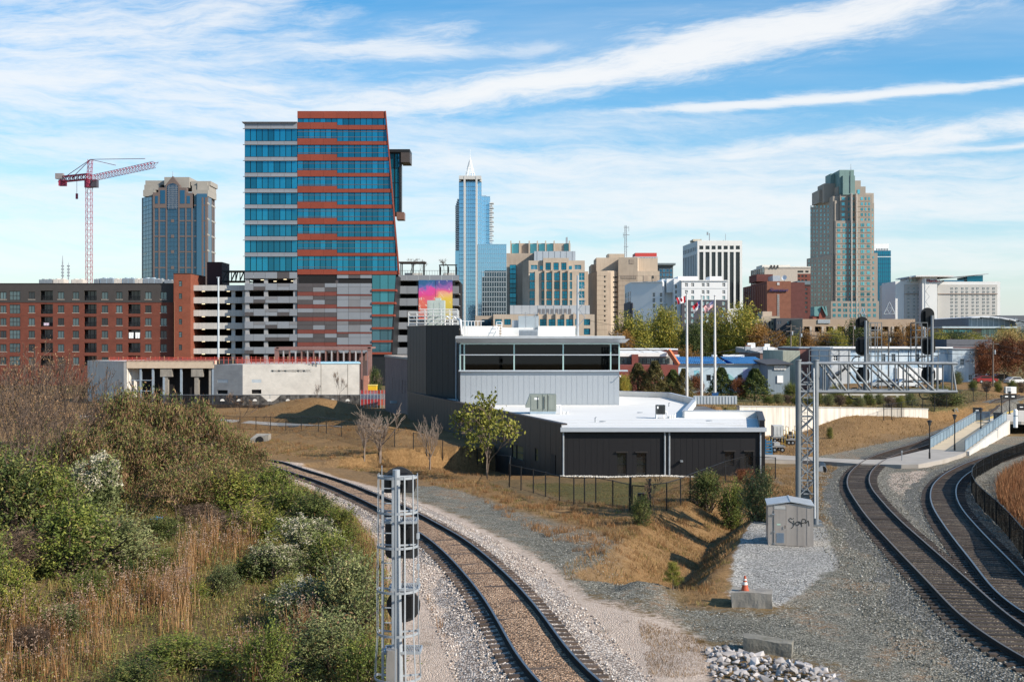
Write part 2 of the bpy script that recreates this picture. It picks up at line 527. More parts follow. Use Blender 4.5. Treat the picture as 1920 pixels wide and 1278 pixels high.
 def panel(s,parent,r,mat,o0=0.0,o1=.08,name='panel',gap=.03):
  u0,z0,u1,z1=r
  w,h,t=round(u1-u0-gap,2),round(z1-z0-gap,2),round(o1-o0,3)
  return s.unit(name,(w,h,t,mat.name),lambda:MB().box(0,w,-t,0,0,h),mat,parent,u0+gap/2,z0+gap/2,o0)
def grid_rects(us,w,zs,h):return[(u-w/2,z-h/2,u+w/2,z+h/2)for z in zs for u in us]
def lin(a,b,n):return[a+(b-a)*i/(n-1)for i in range(n)]if n>1 else[(a+b)/2]
# track centre lines (sight lines met with the ground)
def spline(pts,step=.5):
 pts=[Vector(p)for p in pts]
 P=[pts[0]*2-pts[1]]+pts+[pts[-1]*2-pts[-2]]
 raw=[]
 for i in range(1,len(P)-2):
  a,b,c,d=P[i-1],P[i],P[i+1],P[i+2]
  for k in range(24):
   t=k/24
   raw.append(.5*((2*b)+(c-a)*t+(2*a-5*b+4*c-d)*t*t+(3*b-a-3*c+d)*t**3))
 raw.append(pts[-1])
 out=[raw[0]];acc=0
 for a,b in zip(raw[:-1],raw[1:]):
  seg=(b-a).length;pos=0
  while acc+seg-pos>=step:
   pos+=step-acc;out.append(a.lerp(b,min(1,pos/max(seg,1e-9))));acc=0
  acc+=seg-pos
 return out
def smooth_pts(p,n=12,passes=3):
 a=np.array([list(q)for q in p])
 for _ in range(passes):
  k=np.ones(n)/n
  pad=np.concatenate([np.repeat(a[:1],n,0)-(np.arange(n,0,-1)[:,None])*(a[1]-a[0]),a,np.repeat(a[-1:],n,0)+(np.arange(1,n+1)[:,None])*(a[-1]-a[-2])])
  a=np.stack([np.convolve(pad[:,j],k,'same')[n:-n]for j in range(3)],1)
 return[Vector(q)for q in a]
RAIL_TOP=.36
def centre(pix,pre=(),post=()):
 pts=[Vector((*q,hz1(*q)+RAIL_TOP))for q in pre]+[T(x,y,RAIL_TOP)for x,y in pix]+[Vector((*q,hz1(*q)+RAIL_TOP))for q in post]
 sp=smooth_pts(spline([Vector((p.x,p.y,0))for p in pts],.5))
 a=np.array([[p.x,p.y]for p in sp]);z=hz(a[:,0],a[:,1])
 k=np.ones(31)/31
 zs=np.convolve(np.pad(z,15,'edge'),k,'valid')
 return[Vector((p.x,p.y,float(q)))for p,q in zip(sp,zs)]
TRK_L=centre([(468,859),(538,875),(620,901),(707,937),(785,976),(838,1008),(886,1046),(921,1084),(957,1128),(994,1182),(1021,1230),(1046,1278)],pre=[(-66,122),(-48,116)],post=[(3.2,24),(4.6,16),(5.4,8)])
TRK_A=centre([(1920,740),(1835,784),(1740,827),(1680,845),(1641,861),(1618,878),(1609,895),(1611,912),(1624,933),(1653,967),(1689,1004),(1750,1060),(1817,1122),(1882,1190)],post=[(15.2,25),(13.2,17),(11,8)])
TRK_B=centre([(1990,815),(1920,839),(1866,856),(1830,868),(1795,886),(1773,906),(1768,925),(1772,945),(1785,966),(1829,1018),(1888,1080),(1950,1148)],post=[(17.6,25),(15.4,16),(13,8)])
def line2(t):return[(p.x,p.y)for p in t[::3]]
LN_L,LN_A,LN_B=line2(TRK_L),line2(TRK_A),line2(TRK_B)
# ground sheet
def wp(pix):return[(T(x,y).x,T(x,y).y)for x,y in pix]
Z_GRAVEL=wp([(520,862),(640,864),(760,890),(880,918),(960,955),(1085,985),(1170,1020),(1215,1090),(1265,1128),(1350,1146),(1450,1143),(1570,1060),(1550,985),(1570,930),(1560,880),(1700,872),(1800,850),(1920,820),(2040,900),(2040,1290),(1560,1290),(1500,1235),(1340,1215),(1260,1165),(1150,1125),(1090,1115),(1010,1060),(930,1010),(840,960),(740,920),(620,885)])
Z_SAND=wp([(1085,1118),(1250,1165),(1335,1215),(1350,1290),(1115,1290),(1040,1170)])
Z_STRAW1=wp([(1195,1160),(1320,1200),(1345,1290),(1220,1290)])
Z_WEED=wp([(880,925),(1000,942),(1120,965),(1185,1010),(1205,1080),(1120,1062),(1020,1005),(930,960)])
Z_SAND2=wp([(1664,888),(1740,880),(1735,895),(1700,940),(1668,912)])
Z_DIRT=wp([(640,905),(700,945),(770,1000),(850,1100),(890,1200),(880,1290),(690,1290),(745,1230),(725,1100),(690,1000),(650,950)])
Z_PAD=wp([(1378,1010),(1420,972),(1545,978),(1572,1060),(1460,1140),(1368,1126)])
Z_STRAW=[wp([(380,800),(600,838),(760,872),(900,900),(1000,935),(1180,950),(1300,890),(1440,880),(1500,960),(1380,1000),(1370,1140),(1290,1135),(1215,1085),(1170,1015),(1000,962),(900,932),(760,895),(620,868),(440,845)]),wp([(1445,880),(1530,862),(1580,880),(1540,960),(1560,985),(1500,980)])]
Z_GREEN=wp([(970,905),(1300,902),(1285,940),(1200,955),(1050,935)])
Z_BACK=wp([(300,765),(760,775),(800,850),(960,880),(950,905),(700,860),(400,800)])
SH_LEFT=[(-120,20),(-1.5,20),(-3.5,30),(-6.2,38),(-9.5,50),(-14,62),(-24,82),(-38,100),(-60,112),(-120,130)]
def build_ground():
 def axis(parts):
  out=[]
  for a,b,st in parts:out+=list(np.arange(a,b,st))
  return np.array(out+[parts[-1][1]])
 xs=axis([(-3500,-600,290),(-600,-160,22),(-160,-60,4),(-60,-26,.9),(-26,34,.34),(34,90,.9),(90,200,5),(200,700,25),(700,3500,280)])
 ys=axis([(-200,0,25),(0,24,3),(24,76,.36),(76,120,.6),(120,200,1.6),(200,420,8),(420,1400,40),(1400,6000,460)])
 X,Y=np.meshgrid(xs,ys)
 x,y=X.ravel(),Y.ravel()
 z=hz(x,y)
 n1=np.sin(x*2.1+np.sin(y*1.7)*1.4)*np.cos(y*1.9+np.sin(x*1.3))
 near=(y<130)&(np.abs(x)<110)
 dl=np.full(x.shape,99.);da=dl.copy();db=dl.copy()
 dl[near]=seg_dist(x[near],y[near],LN_L)[0];da[near]=seg_dist(x[near],y[near],LN_A)[0];db[near]=seg_dist(x[near],y[near],LN_B)[0]
 z=z+.035*n1*smooth(np.minimum(np.minimum(dl,da),db),2.6,5)
 def lat(sc,sd):
  t=np.random.RandomState(sd).uniform(-1,1,(256,256));u,v=x/sc+900,y/sc+900;i,j=np.floor(u).astype(int),np.floor(v).astype(int);f,h=u-i,v-j;f,h=f*f*(3-2*f),h*h*(3-2*h)
  return(t[i%256,j%256]*(1-f)+t[(i+1)%256,j%256]*f)*(1-h)+(t[i%256,(j+1)%256]*(1-f)+t[(i+1)%256,(j+1)%256]*f)*h
 dq=np.full(x.shape,99.);dq[near]=seg_dist(x[near],y[near],DITCH)[0]
 amp=(.10*smooth(4.2-dq,0,1.5)+.03)*smooth(np.minimum(np.minimum(dl,da),db),2.6,5)*(y<200)
 z=z+amp*(lat(1.6,1)+.7*lat(.75,2))-.10*smooth(3.4-dq,0,1)*np.clip(np.abs(lat(1.3,3))*-3+.6,0,1)
 V=np.stack([x,y,z],1)
 ny,nx=X.shape
 i=np.arange(ny*nx).reshape(ny,nx)
 Fc=np.stack([i[:-1,:-1].ravel(),i[:-1,1:].ravel(),i[1:,1:].ravel(),i[1:,:-1].ravel()],1)
 me=np_mesh('ground',V,Fc,ground_mat(),True)
 def sd(poly):
  r=np.full(x.shape,-50.)
  m=(y<260)&(np.abs(x)<160)
  r[m]=poly_sd(x[m],y[m],poly);return r
 soft=lambda d,w:np.clip(.5+d/(2*w),0,1)
 gravel=soft(sd(Z_GRAVEL),2.4)
 gravel=np.maximum(gravel,soft(6.0-np.minimum(da,db),2.0))
 pad=soft(sd(Z_PAD),.5)
 sand=np.maximum(soft(sd(Z_SAND),1.6),soft(sd(Z_SAND2),1.0))
 sand=np.maximum(sand,soft(sd(Z_DIRT),.8)*.9)
 sand=np.maximum(sand,soft(3.3-dl,.8)*.8)
 straw=np.maximum(soft(sd(Z_STRAW[0]),1.2),soft(sd(Z_STRAW[1]),1.0))
 straw=np.maximum(straw,soft(sd(Z_STRAW1),.9)*.8)
 bd,bs,ba=np.full(x.shape,99.),np.zeros(x.shape),np.zeros(x.shape)
 m=(y<320)&(np.abs(x)<220)
 bd[m],bs[m],ba[m]=seg_dist(x[m],y[m],BANK)
 straw=np.maximum(straw,np.where(bs>0,smooth(bd,.2,1.6),0)*(1-smooth(y,200,260)))
 dd=np.full(x.shape,99.);dd[m]=seg_dist(x[m],y[m],DITCH)[0]
 pad=pad*smooth(dd,1.75,2.3);da_=np.zeros(x.shape);da_[m]=seg_dist(x[m],y[m],DITCH)[2];inn=smooth(da_,.05,2.0)
 straw=np.maximum(straw,soft(3.2-dd,.5)*(1-pad)*inn);gravel=gravel*(1-inn*(1-smooth(dd,1.6,2.6)))
 straw=np.maximum(straw,.62*soft(sd(Z_WEED),2.5))
 green=np.maximum(soft(sd(Z_GREEN),1.5),.75*soft(sd(Z_BACK),2))
 green=np.maximum(green,.5*soft(sd(SH_LEFT),1.0))
 rd=np.zeros(x.shape);rd[m]=seg_dist(x[m],y[m],RETAIN)[0]
 terr=np.where(m&(x>24)&(rd<60)&(seg_dist(x,y,RETAIN)[1]>0),1.0,0)*smooth(rd,.3,2)*(1-smooth(x-.5*(y-150),55,66))
 green=np.maximum(green,terr);straw=straw*(1-.8*terr)
 green=np.maximum(green,.62*smooth(y,200,260))
 for nm,ch in(('zone_a',(gravel,sand,straw)),('zone_b',(green,pad,soft(sd(SH_LEFT),.8)))):
  at=me.color_attributes.new(nm,'FLOAT_COLOR','POINT')
  at.data.foreach_set('color',np.stack([*ch,np.ones(len(x))],1).astype(np.float32).ravel())
 o=bpy.data.objects.new('ground',me);link(o);tag(o,kind='structure')
def chips(g,p,scale,cols,gap=.10,dark=.35):
 """broken stone: every chip its own shade, dark joints between"""
 pp=g.vscale(p,(1,1,1))
 vn=g.n.new('ShaderNodeTexVoronoi');vn.feature='F1';g.put(vn.inputs['Vector'],pp);vn.inputs['Scale'].default_value=scale
 f=g.sep(vn.outputs['Color'])[0]
 c=g.ramp(f,cols)
 e=g.step(vn.outputs['Distance'],.75,.35)
 k=g.rng(e,0,1,dark,1.0)
 return g.mix(1.0,c,g.xyz(k,k,k),'MULTIPLY'),vn.outputs['Distance']
def ground_mat():
 m,g,b=new_mat('ground_soil_and_grass')
 p=wpos(g)
 at=g.n.new('ShaderNodeAttribute');at.attribute_name='zone_a'
 gr,sa,st=g.sep(at.outputs['Color'])
 at2=g.n.new('ShaderNodeAttribute');at2.attribute_name='zone_b'
 gn,pad,sh=g.sep(at2.outputs['Color'])
 n0=g.noise(p,.22,4,.55);n1=g.noise(p,.9,6,.62);n2=g.noise(p,4.5,6,.65);n3=g.noise(p,22,4,.6)
 mixn=g.add(g.mul(g.sub(n1,.5),1.0),g.mul(g.sub(n2,.5),.9))
 W=lambda w,k=.9:g.step(g.add(w,g.mul(mixn,k)),.36,.64)
 dry=g.ramp(g.add(g.mul(n2,.6),g.mul(n3,.4)),[(.30,(.060,.042,.022)),(.48,(.155,.105,.050)),(.62,(.24,.165,.085)),(.78,(.34,.25,.14))])
 grn=g.ramp(g.add(g.mul(n2,.6),g.mul(n3,.4)),[(.30,(.035,.036,.012)),(.48,(.095,.085,.030)),(.62,(.17,.135,.055)),(.75,(.25,.185,.085))])
 c=g.mix(g.step(g.add(g.mul(gn,.9),g.sub(n1,.5)),.35,.75),dry,grn)
 straw=g.ramp(g.add(g.mul(n2,.45),g.add(g.mul(n3,.35),g.mul(n0,.2))),[(.30,(.055,.030,.013)),(.45,(.175,.100,.042)),(.6,(.29,.178,.080)),(.76,(.43,.30,.155))])
 c=g.mix(W(st),c,straw)
 gcol,gd=chips(g,p,23.0,[(.0,(.09,.086,.072)),(.4,(.205,.195,.163)),(.8,(.33,.312,.262)),(1,(.54,.51,.44))])
 weeds=g.mul(g.step(g.add(g.mul(n0,.55),g.mul(n1,.5)),.515,.62),.8)
 weedc=g.ramp(n3,[(.3,(.13,.075,.045)),(.6,(.29,.18,.10)),(.8,(.36,.26,.15))])
 gk=g.rng(g.add(g.mul(n0,.5),g.mul(n1,.5)),.36,.64,.70,1.25);gcol=g.mix(1.0,gcol,g.xyz(gk,gk,g.mul(gk,.97)),'MULTIPLY')
 gcol=g.mix(g.mul(weeds,g.step(n2,.40,.60)),gcol,weedc)
 c=g.mix(W(gr,1.15),c,gcol);stw=g.mul(W(st,1.5),g.step(st,.3,.7));c=g.mix(g.mul(stw,.85),c,straw)
 scol,sd_=chips(g,p,21.0,[(.0,(.34,.26,.205)),(.5,(.53,.42,.34)),(1,(.66,.56,.47))],dark=.86);scol=g.mix(.45,scol,g.ramp(g.add(g.mul(n2,.5),g.mul(n3,.5)),[(.3,(.30,.225,.17)),(.5,(.48,.375,.30)),(.7,(.60,.49,.40))]))
 scol=g.mix(g.mul(g.step(n1,.58,.70),.55),scol,gcol)
 c=g.mix(W(sa,.55),c,scol)
 pcol,pd=chips(g,p,15.0,[(.0,(.25,.24,.22)),(.5,(.43,.41,.375)),(1,(.62,.59,.545))],dark=.42)
 c=g.mix(W(pad,.8),c,pcol)
 g.put(b.inputs['Base Color'],c)
 b.inputs['Roughness'].default_value=.95;b.inputs['Specular IOR Level'].default_value=.15
 stone=g.math('MAXIMUM',g.math('MAXIMUM',gr,sa),pad)
 hgt=g.add(g.mul(g.mul(gd,-.05),stone),g.mul(g.mul(g.add(n3,n2),.05),g.sub(1.0,stone)))
 bn=g.n.new('ShaderNodeBump');bn.inputs['Strength'].default_value=.9;bn.inputs['Distance'].default_value=1.0
 g.put(bn.inputs['Height'],hgt);g.l.new(bn.outputs[0],b.inputs['Normal'])
 return m
build_ground()
# railway tracks
def ballast_mat(name,cols,dark,mid,seedn=.5):
 m,g,b=new_mat(name)
 p=wpos(g)
 c,d=chips(g,p,15.0,cols,dark=dark)
 n1=g.noise(p,.8,5,.6)
 at=g.n.new('ShaderNodeAttribute');at.attribute_name='across'
 k=g.step(g.add(at.outputs['Fac'],g.mul(g.sub(n1,.5),.5)),.95,.75)
 c2=g.mix(1.0,c,mid,'MULTIPLY')
 c=g.mix(k,c,c2)
 v=g.rng(n1,.3,.7,.8,1.15)
 g.put(b.inputs['Base Color'],g.mix(1.0,c,g.xyz(v,v,v),'MULTIPLY'))
 b.inputs['Roughness'].default_value=.92;b.inputs['Specular IOR Level'].default_value=.2
 bn=g.n.new('ShaderNodeBump');bn.inputs['Strength'].default_value=.9;bn.inputs['Distance'].default_value=1.0
 g.put(bn.inputs['Height'],g.mul(d,-.05));g.l.new(bn.outputs[0],b.inputs['Normal'])
 return m
BAL_L=ballast_mat('pink_grey_ballast',[(0,(.18,.14,.115)),(.4,(.43,.355,.30)),(.75,(.58,.50,.435)),(1,(.72,.66,.60))],.35,(.86,.66,.49))
BAL_R=ballast_mat('dark_grey_ballast',[(0,(.085,.08,.066)),(.45,(.18,.168,.138)),(.8,(.29,.27,.228)),(1,(.48,.45,.40))],.3,(.74,.63,.53))
RUST=M('rusty_rail_side',(.034,.021,.015),.8,.2,.25,3.0)
STEEL=M('polished_rail_head',(.26,.26,.27),.40,.9,.12,2.0)
RUST_HEAD=M('lightly_rusted_rail_head',(.25,.185,.145),.42,.75,.15,2.0)
TIE=M('creosoted_tie_wood',(.050,.037,.029),.9,0,.35,4.0,bump=.5,bscale=30,rnd=.35)
TIE_B=M('weathered_brown_tie_wood',(.085,.060,.045),.9,0,.35,4.0,bump=.5,bscale=30,rnd=.35)
def frame_at(t,i):
 a,b=t[max(i-1,0)],t[min(i+1,len(t)-1)]
 d=Vector((b.x-a.x,b.y-a.y,0)).normalized()
 return d,Vector((d.y,-d.x,0))
def build_track(name_label,line,bal,tie_mat,head,group):
 idx=list(range(0,len(line)))
 root=thing('railway_track',name_label,'railway track',line[len(line)//2],group)
 mid=.197 if tie_mat is TIE_B else .17
 prof=[(-3.0,-.30),(-2.4,-.02),(-1.62,.085),(-.66,mid),(.66,mid),(1.62,.085),(2.4,-.02),(3.0,-.30)]
 V,Fc,ac=[],[],[]
 for k,i in enumerate(idx):
  d,r=frame_at(line,i);c=line[i]
  for(u,z)in prof:
   j=.06*mnoise.noise(Vector((c.x+u,c.y,3.0)))*(1 if abs(u)>1 else .45)
   gz=hz1(c.x+r.x*u,c.y+r.y*u)if abs(u)>2 else 0
   zz=c.z+z+j if abs(u)<2 else min(c.z+z+j,max(gz+.02,c.z+z-.4))if abs(u)<2.5 else gz-.12
   V.append((c.x+r.x*(u+j)-WLOC[root.name].x,c.y+r.y*(u+j)-WLOC[root.name].y,zz-WLOC[root.name].z));ac.append(abs(u))
  if k:
   n=len(prof);b0,b1=(k-1)*n,k*n
   for q in range(n-1):Fc.append((b0+q,b0+q+1,b1+q+1,b1+q))
 me=np_mesh('ballast',np.array(V),np.array(Fc),bal,True)
 at=me.attributes.new('across','FLOAT','POINT');at.data.foreach_set('value',np.array(ac,np.float32))
 o=bpy.data.objects.new('ballast',me);COL.objects.link(o);o.parent=root;tag(o,kind='stuff')
 pr=[(-.07,.0),(.07,.0),(.07,.015),(.012,.035),(.012,.12),(.036,.13),(.036,.168),(.030,.172),(-.030,.172),(-.036,.168),(-.036,.13),(-.012,.12),(-.012,.035),(-.07,.015)]
 for sgn in(-1,1):
  mb=MB();n=len(pr)
  for k,i in enumerate(idx):
   d,r=frame_at(line,i);c=line[i]
   for(u,z)in pr:
    q=c+r*(sgn*.7525+u);mb.v.append((q.x,q.y,c.z+.19+z))
   if k:
    b0,b1=(k-1)*n,k*n
    for q in range(n):
     q2=(q+1)%n
     mb.f.append((b0+q,b0+q2,b1+q2,b1+q));mb.m.append(1 if q in(6,7,8)else 0)
  mb.build('rail',[RUST,head],root)
 if 'tie'+tie_mat.name not in SHARED:
  L=[]
  for s in range(4):
   q=random.Random(s+3);h=.0
   mb=MB().hexa([(-1.3+q.uniform(-.03,.03),-.115,-.13),(1.3+q.uniform(-.03,.03),-.115,-.13),(1.3,.115,-.13),(-1.3,.115,-.13),(-1.29,-.105,q.uniform(-.012,.01)),(1.29,-.105,q.uniform(-.012,.01)),(1.29,.105,q.uniform(-.012,.01)),(-1.29,.105,q.uniform(-.012,.01))])
   L.append(mb.mesh('tie',tie_mat))
  SHARED['tie'+tie_mat.name]=L
 L=SHARED['tie'+tie_mat.name]
 cand=[i for i in idx if line[i].y>20]
 cand.sort(key=lambda i:line[i].y)
 for i in cand[:295]:
  d,r=frame_at(line,i);c=line[i]
  o=bpy.data.objects.new('tie',L[rng.randrange(4)])
  link(o,root,(c.x,c.y,c.z+.19+rng.uniform(-.008,.006)))
  o.rotation_euler=(0,0,math.atan2(r.y,r.x)+rng.uniform(-.02,.02))
 return root
build_track('single curved track sweeping along the overgrown bank, brown ties in pinkish ballast',TRK_L,BAL_L,TIE_B,STEEL,'railway tracks')
build_track('track that bends left under the signal gantry and crosses the concrete path',TRK_A,BAL_R,TIE,RUST_HEAD,'railway tracks')
build_track('outer curved track running beside the black mesh fence',TRK_B,BAL_R,TIE,STEEL,'railway tracks')
def stones_mesh(name,pts,size,mat):
 n=len(pts)
 base=np.array([(1,0,0),(-1,0,0),(0,1,0),(0,-1,0),(0,0,.8),(0,0,-.6)],float)
 fc=np.array([(0,2,4),(2,1,4),(1,3,4),(3,0,4),(2,0,5),(1,2,5),(3,1,5),(0,3,5)])
 V=base[None]*(1+NR.uniform(-.35,.35,(n,6,3)))
 a=NR.uniform(0,2*np.pi,n);b=NR.uniform(-.6,.6,n)
 ca,sa,cb,sb=np.cos(a),np.sin(a),np.cos(b),np.sin(b)
 x,y,z=V[...,0],V[...,1],V[...,2]
 y,z=y*cb[:,None]-z*sb[:,None],y*sb[:,None]+z*cb[:,None]
 x,y=x*ca[:,None]-y*sa[:,None],x*sa[:,None]+y*ca[:,None]
 V=np.stack([x,y,z],-1)*size[:,None,None]+pts[:,None,:]
 Fc=(fc[None]+(np.arange(n)*6)[:,None,None]).reshape(-1,3)
 return np_mesh(name,V.reshape(-1,3),Fc,mat)
def stone_mat(name,stops):
 m,g,b=new_mat(name)
 isl=g.n.new('ShaderNodeNewGeometry').outputs['Random Per Island']
 g.put(b.inputs['Base Color'],g.ramp(isl,stops));b.inputs['Roughness'].default_value=.9;b.inputs['Specular IOR Level'].default_value=.2
 return m
def scatter_along(line,n,lo,hi,ymax,zoff):
 out=[]
 ok=[i for i in range(len(line))if 26<line[i].y<ymax]
 for _ in range(n):
  i=ok[int(len(ok)*NR.rand()**1.0)]if ok else 0
  d,r=frame_at(line,i);c=line[i]
  u=NR.uniform(lo,hi)*(1 if NR.rand()>.5 else-1)
  q=c+r*u+d*NR.uniform(-.3,.3)
  a=abs(u)
  zb=c.z+.13 if a<1.62 else(c.z+.085-(a-1.62)/.78*.18 if a<2.35 else hz1(q.x,q.y)+.01)
  out.append((q.x,q.y,max(zb,hz1(q.x,q.y))+zoff))
 return np.array(out)
sm_l=stone_mat('loose_pink_grey_stone',[(0,(.15,.12,.11)),(.45,(.43,.36,.305)),(1,(.72,.66,.60))])
sm_r=stone_mat('loose_dark_grey_stone',[(0,(.08,.078,.065)),(.5,(.19,.18,.15)),(1,(.46,.44,.39))])
def add_stones(pts,sz,mat):
 o=bpy.data.objects.new('gravel',stones_mesh('gravel',pts,sz,mat));link(o);tag(o,kind='stuff')
pl=scatter_along(TRK_L,13000,.9,2.6,75,.01)
add_stones(pl,NR.uniform(.02,.045,len(pl)),sm_l)
pr_=np.concatenate([scatter_along(TRK_A,9000,.9,3.6,95,.01),scatter_along(TRK_B,7000,.9,3.6,95,.01)])
add_stones(pr_,NR.uniform(.02,.05,len(pr_)),sm_r)
px=NR.uniform(1.0,17,9000);py=NR.uniform(29,58,9000)
keep=poly_sd(px,py,Z_GRAVEL)>.3
px,py=px[keep],py[keep]
add_stones(np.stack([px,py,hz(px,py)+.012],1),NR.uniform(.015,.04,len(px)),sm_r)
# shared metals and paints
GALV=M('galvanised_steel',(.36,.39,.42),.55,.35,.14,2.5,streak=.15)
GALV_D=M('dull_galvanised_steel',(.30,.32,.34),.5,.5,.15,2.5)
BLACK=M('black_signal_paint',(.007,.007,.0075),.42,0,.2,2)
BLACKM=M('black_powder_coat',(.014,.014,.015),.45,.1,.15,2)
CONC=M('weathered_concrete',(.25,.23,.20),.9,0,.22,1.4,bump=.3,streak=.25)
CONC_L=M('pale_concrete',(.56,.53,.48),.9,0,.12,.7,streak=.22,bump=.1)
CONC_D=M('mossy_old_concrete',(.17,.16,.135),.95,0,.3,2.2,bump=.6,dirt=(.09,.085,.05))
WHITE=M('white_paint',(.80,.80,.79),.6,0,.05,1.5,streak=.06)
def rod(parent,name,p,q,r,mat,n=8):
 return MB().tube([p,q],r,n).build(name,mat,parent)
# caged signal mast in the foreground
def signal_mast():
 d=21.5
 s=d/F
 x0=GX(751,d);zb=hz1(x0,d)
 X=lambda px:GX(px,d);Zp=lambda py:GZ(py,d)
 root=thing('signal_mast','tall galvanised signal mast with a caged ladder and three black signal heads facing away','railway signal',(x0,d,zb))
 top=Zp(880)
 MB().box(x0-.45,x0+.45,d-.45,d+.45,zb-.3,zb+.12).build('base',CONC,root)
 MB().tube([(x0+.02,d,zb+.1),(X(743),d,Zp(1000)),(X(743),d,top)],[.08,.074,.070],14).build('pole',GALV,root)
 xp=X(745)
 def head(name,cx,py0,py1,w,boxy=False):
  zc0,zc1=Zp(py1),Zp(py0);h=zc1-zc0;wd=w*s/2*1.13
  poly=[]
  n=22
  cy1=zc1-wd
  for k in range(n+1):
   a=math.pi*k/n;poly.append((wd*math.cos(a),cy1+wd*math.sin(a)))
  if h>2.2*wd:
   for k in range(n+1):
    a=math.pi+math.pi*k/n
    q=zc0+wd*.55+wd*.75*math.sin(a)
    poly.append((wd*math.cos(a),max(q,zc0)))
  else:
   low=max(-math.pi/2,-math.asin(min(1,(cy1-zc0)/wd)))
   for k in range(1,8):a=math.pi+(-low)*k/7;poly.append((wd*math.cos(a),cy1+wd*math.sin(a)))
   for k in range(7):a=low+(0-low)*k/7;poly.append((wd*math.cos(a),cy1+wd*math.sin(a)))
  if boxy:
   cr_=wd*.38;poly=[]
   for qx,qz,a0 in((1,1,0),(-1,1,90),(-1,-1,180),(1,-1,270)):
    for k in range(6):a=R(a0+18*k);poly.append((qx*(wd-cr_)+cr_*math.cos(a),(zc1-cr_ if qz>0 else zc0+cr_)+cr_*math.sin(a)))
  o=MB().extrude(poly,(X(cx),d+.34,0),(1,0,0),(0,0,1),(0,.03,0)).build(name,M('sunlit_black_backplate',(.030,.030,.032),.38),root)  # lighter copy of the signal black; sunlit grey put into the colour
  c=(zc0+zc1)/2
  MB().box(X(cx)-.17,X(cx)+.17,d+.14,d+.335,c-h*.28,c+h*.28).build('lamp_housing',BLACK,o)
  MB().box(xp-.05,xp+.05,d+.05,d+.2,c-.05,c+.05).build('bracket',GALV_D,o)
  for q in((-.25,.0,.25)if h>2.2*wd else(0,)):
   b=MB();zc=c+q*h*.9
   pts=[(X(cx)+.12*math.cos(a),d+.37,zc+.12*math.sin(a))for a in[math.pi*2*k/14 for k in range(14)]]
   for k in range(14):
    p0,p1=Vector(pts[k]),Vector(pts[(k+1)%14])
    if .5*(p0.z+p1.z)>zc-.06:b.quad(p0,p1,p1+Vector((0,.3,0)),p0+Vector((0,.3,0)))
   b.build('hood',BLACK,o)
 head('signal_head',745,879,928,57)
 head('signal_head',750,978,1053,56,True)
 head('signal_head',753,1110,1176,57)
 lx0,lx1=X(719),X(738)
 ly=d-.12
 lad=MB()
 for x in(lx0,lx1):lad.bar((x,ly,zb+.3),(x,ly,Zp(893)),.03,.045)
 lad.build('ladder_rail',GALV,root)
 for i in range(0,30):
  z=zb+.4+i*.28
  if z>Zp(897):break
  MB().tube([(lx0,ly,z),(lx1,ly,z)],.012,6).build('rung',GALV,root)
 hoops=[(893,36.5),(958,37),(1022,37.5),(1104,38.5),(1184,38),(1267,43)]
 cx=X(746)
 ring=[]
 for py,rp in hoops:
  rr=rp*s;z=Zp(py);b=MB();P=[]
  for k in range(25):
   a=math.pi*(-1.12+1.24*k/24)
   P.append((cx+rr*math.cos(a),d-.02+rr*.95*math.sin(a),z))
  ring.append((rr,z))
  for p,q in zip(P[:-1],P[1:]):b.bar(p,q,.010,.045)
  b.bar(P[0],(xp,d,z),.03,.03);b.bar(P[-1],(xp,d,z),.03,.03)
  b.build('cage_hoop',GALV,root)
 for a in(-1.08,-.93,-.78,-.62,-.5,-.36,-.2,-.02,.10):
  A=math.pi*a;b=MB()
  P=[(cx+(rr+.01)*math.cos(A),d-.02+(rr+.01)*.95*math.sin(A),z)for rr,z in ring]
  if a in(-.78,-.62):continue
  P[0]=(P[0][0],P[0][1],P[0][2]+.06)
  for p,q in zip(P[:-1],P[1:]):b.bar(p,q,.028,.008,up=(math.cos(A),math.sin(A),0))
  b.build('cage_strip',GALV,root)
 grate=M('expanded_metal_grating',(.40,.42,.44),.5,.5,.2,40)
 for py,x0_,x1_ in((978,722,780),(1104,730,784),(1222,720,788)):
  z=Zp(py);fr=MB();a,c=X(x0_),X(x1_);f0,f1=d-.05,d+.42
  for p,q in(((a,f0),(c,f0)),((c,f0),(c,f1)),((c,f1),(a,f1)),((a,f1),(a,f0))):fr.bar((*p,z),(*q,z),.03,.05)
  o=fr.build('platform',GALV,root)
  gm=MB();n=int((c-a)/.045)
  for k in range(n+1):
   x=a+(c-a)*k/n
   gm.bar((x,f0,z),(min(c,x+.10),f1,z),.010,.02);gm.bar((x,f0,z),(max(a,x-.10),f1,z),.010,.02)
  tag(gm.build('grating',grate,o),kind='stuff')
 MB().box(X(727),X(746),d-.30,d-.14,Zp(1278)-.5,Zp(1211)).build('control_case',M('aged_aluminium_case',(.34,.32,.30),.5,.4,.15,3,streak=.2),root)
 for py in(1000,1058,1085,1180):MB().box(X(781),X(786),d+.0,d+.1,Zp(py+10),Zp(py)).build('junction_box',GALV,root)
 MB().tube([(X(716),d,Zp(895)),(X(716),d,Zp(872))],.008,6).build('finial',GALV,root)
 cb=MB().tube([(xp+.09,d+.06,Zp(905)),(xp+.11,d+.08,Zp(990)),(xp+.10,d+.06,Zp(1110)),(xp+.12,d+.07,Zp(1278)),(xp+.12,d+.07,zb)],.012,6)
 cb.build('cable',BLACKM,root)
signal_mast()
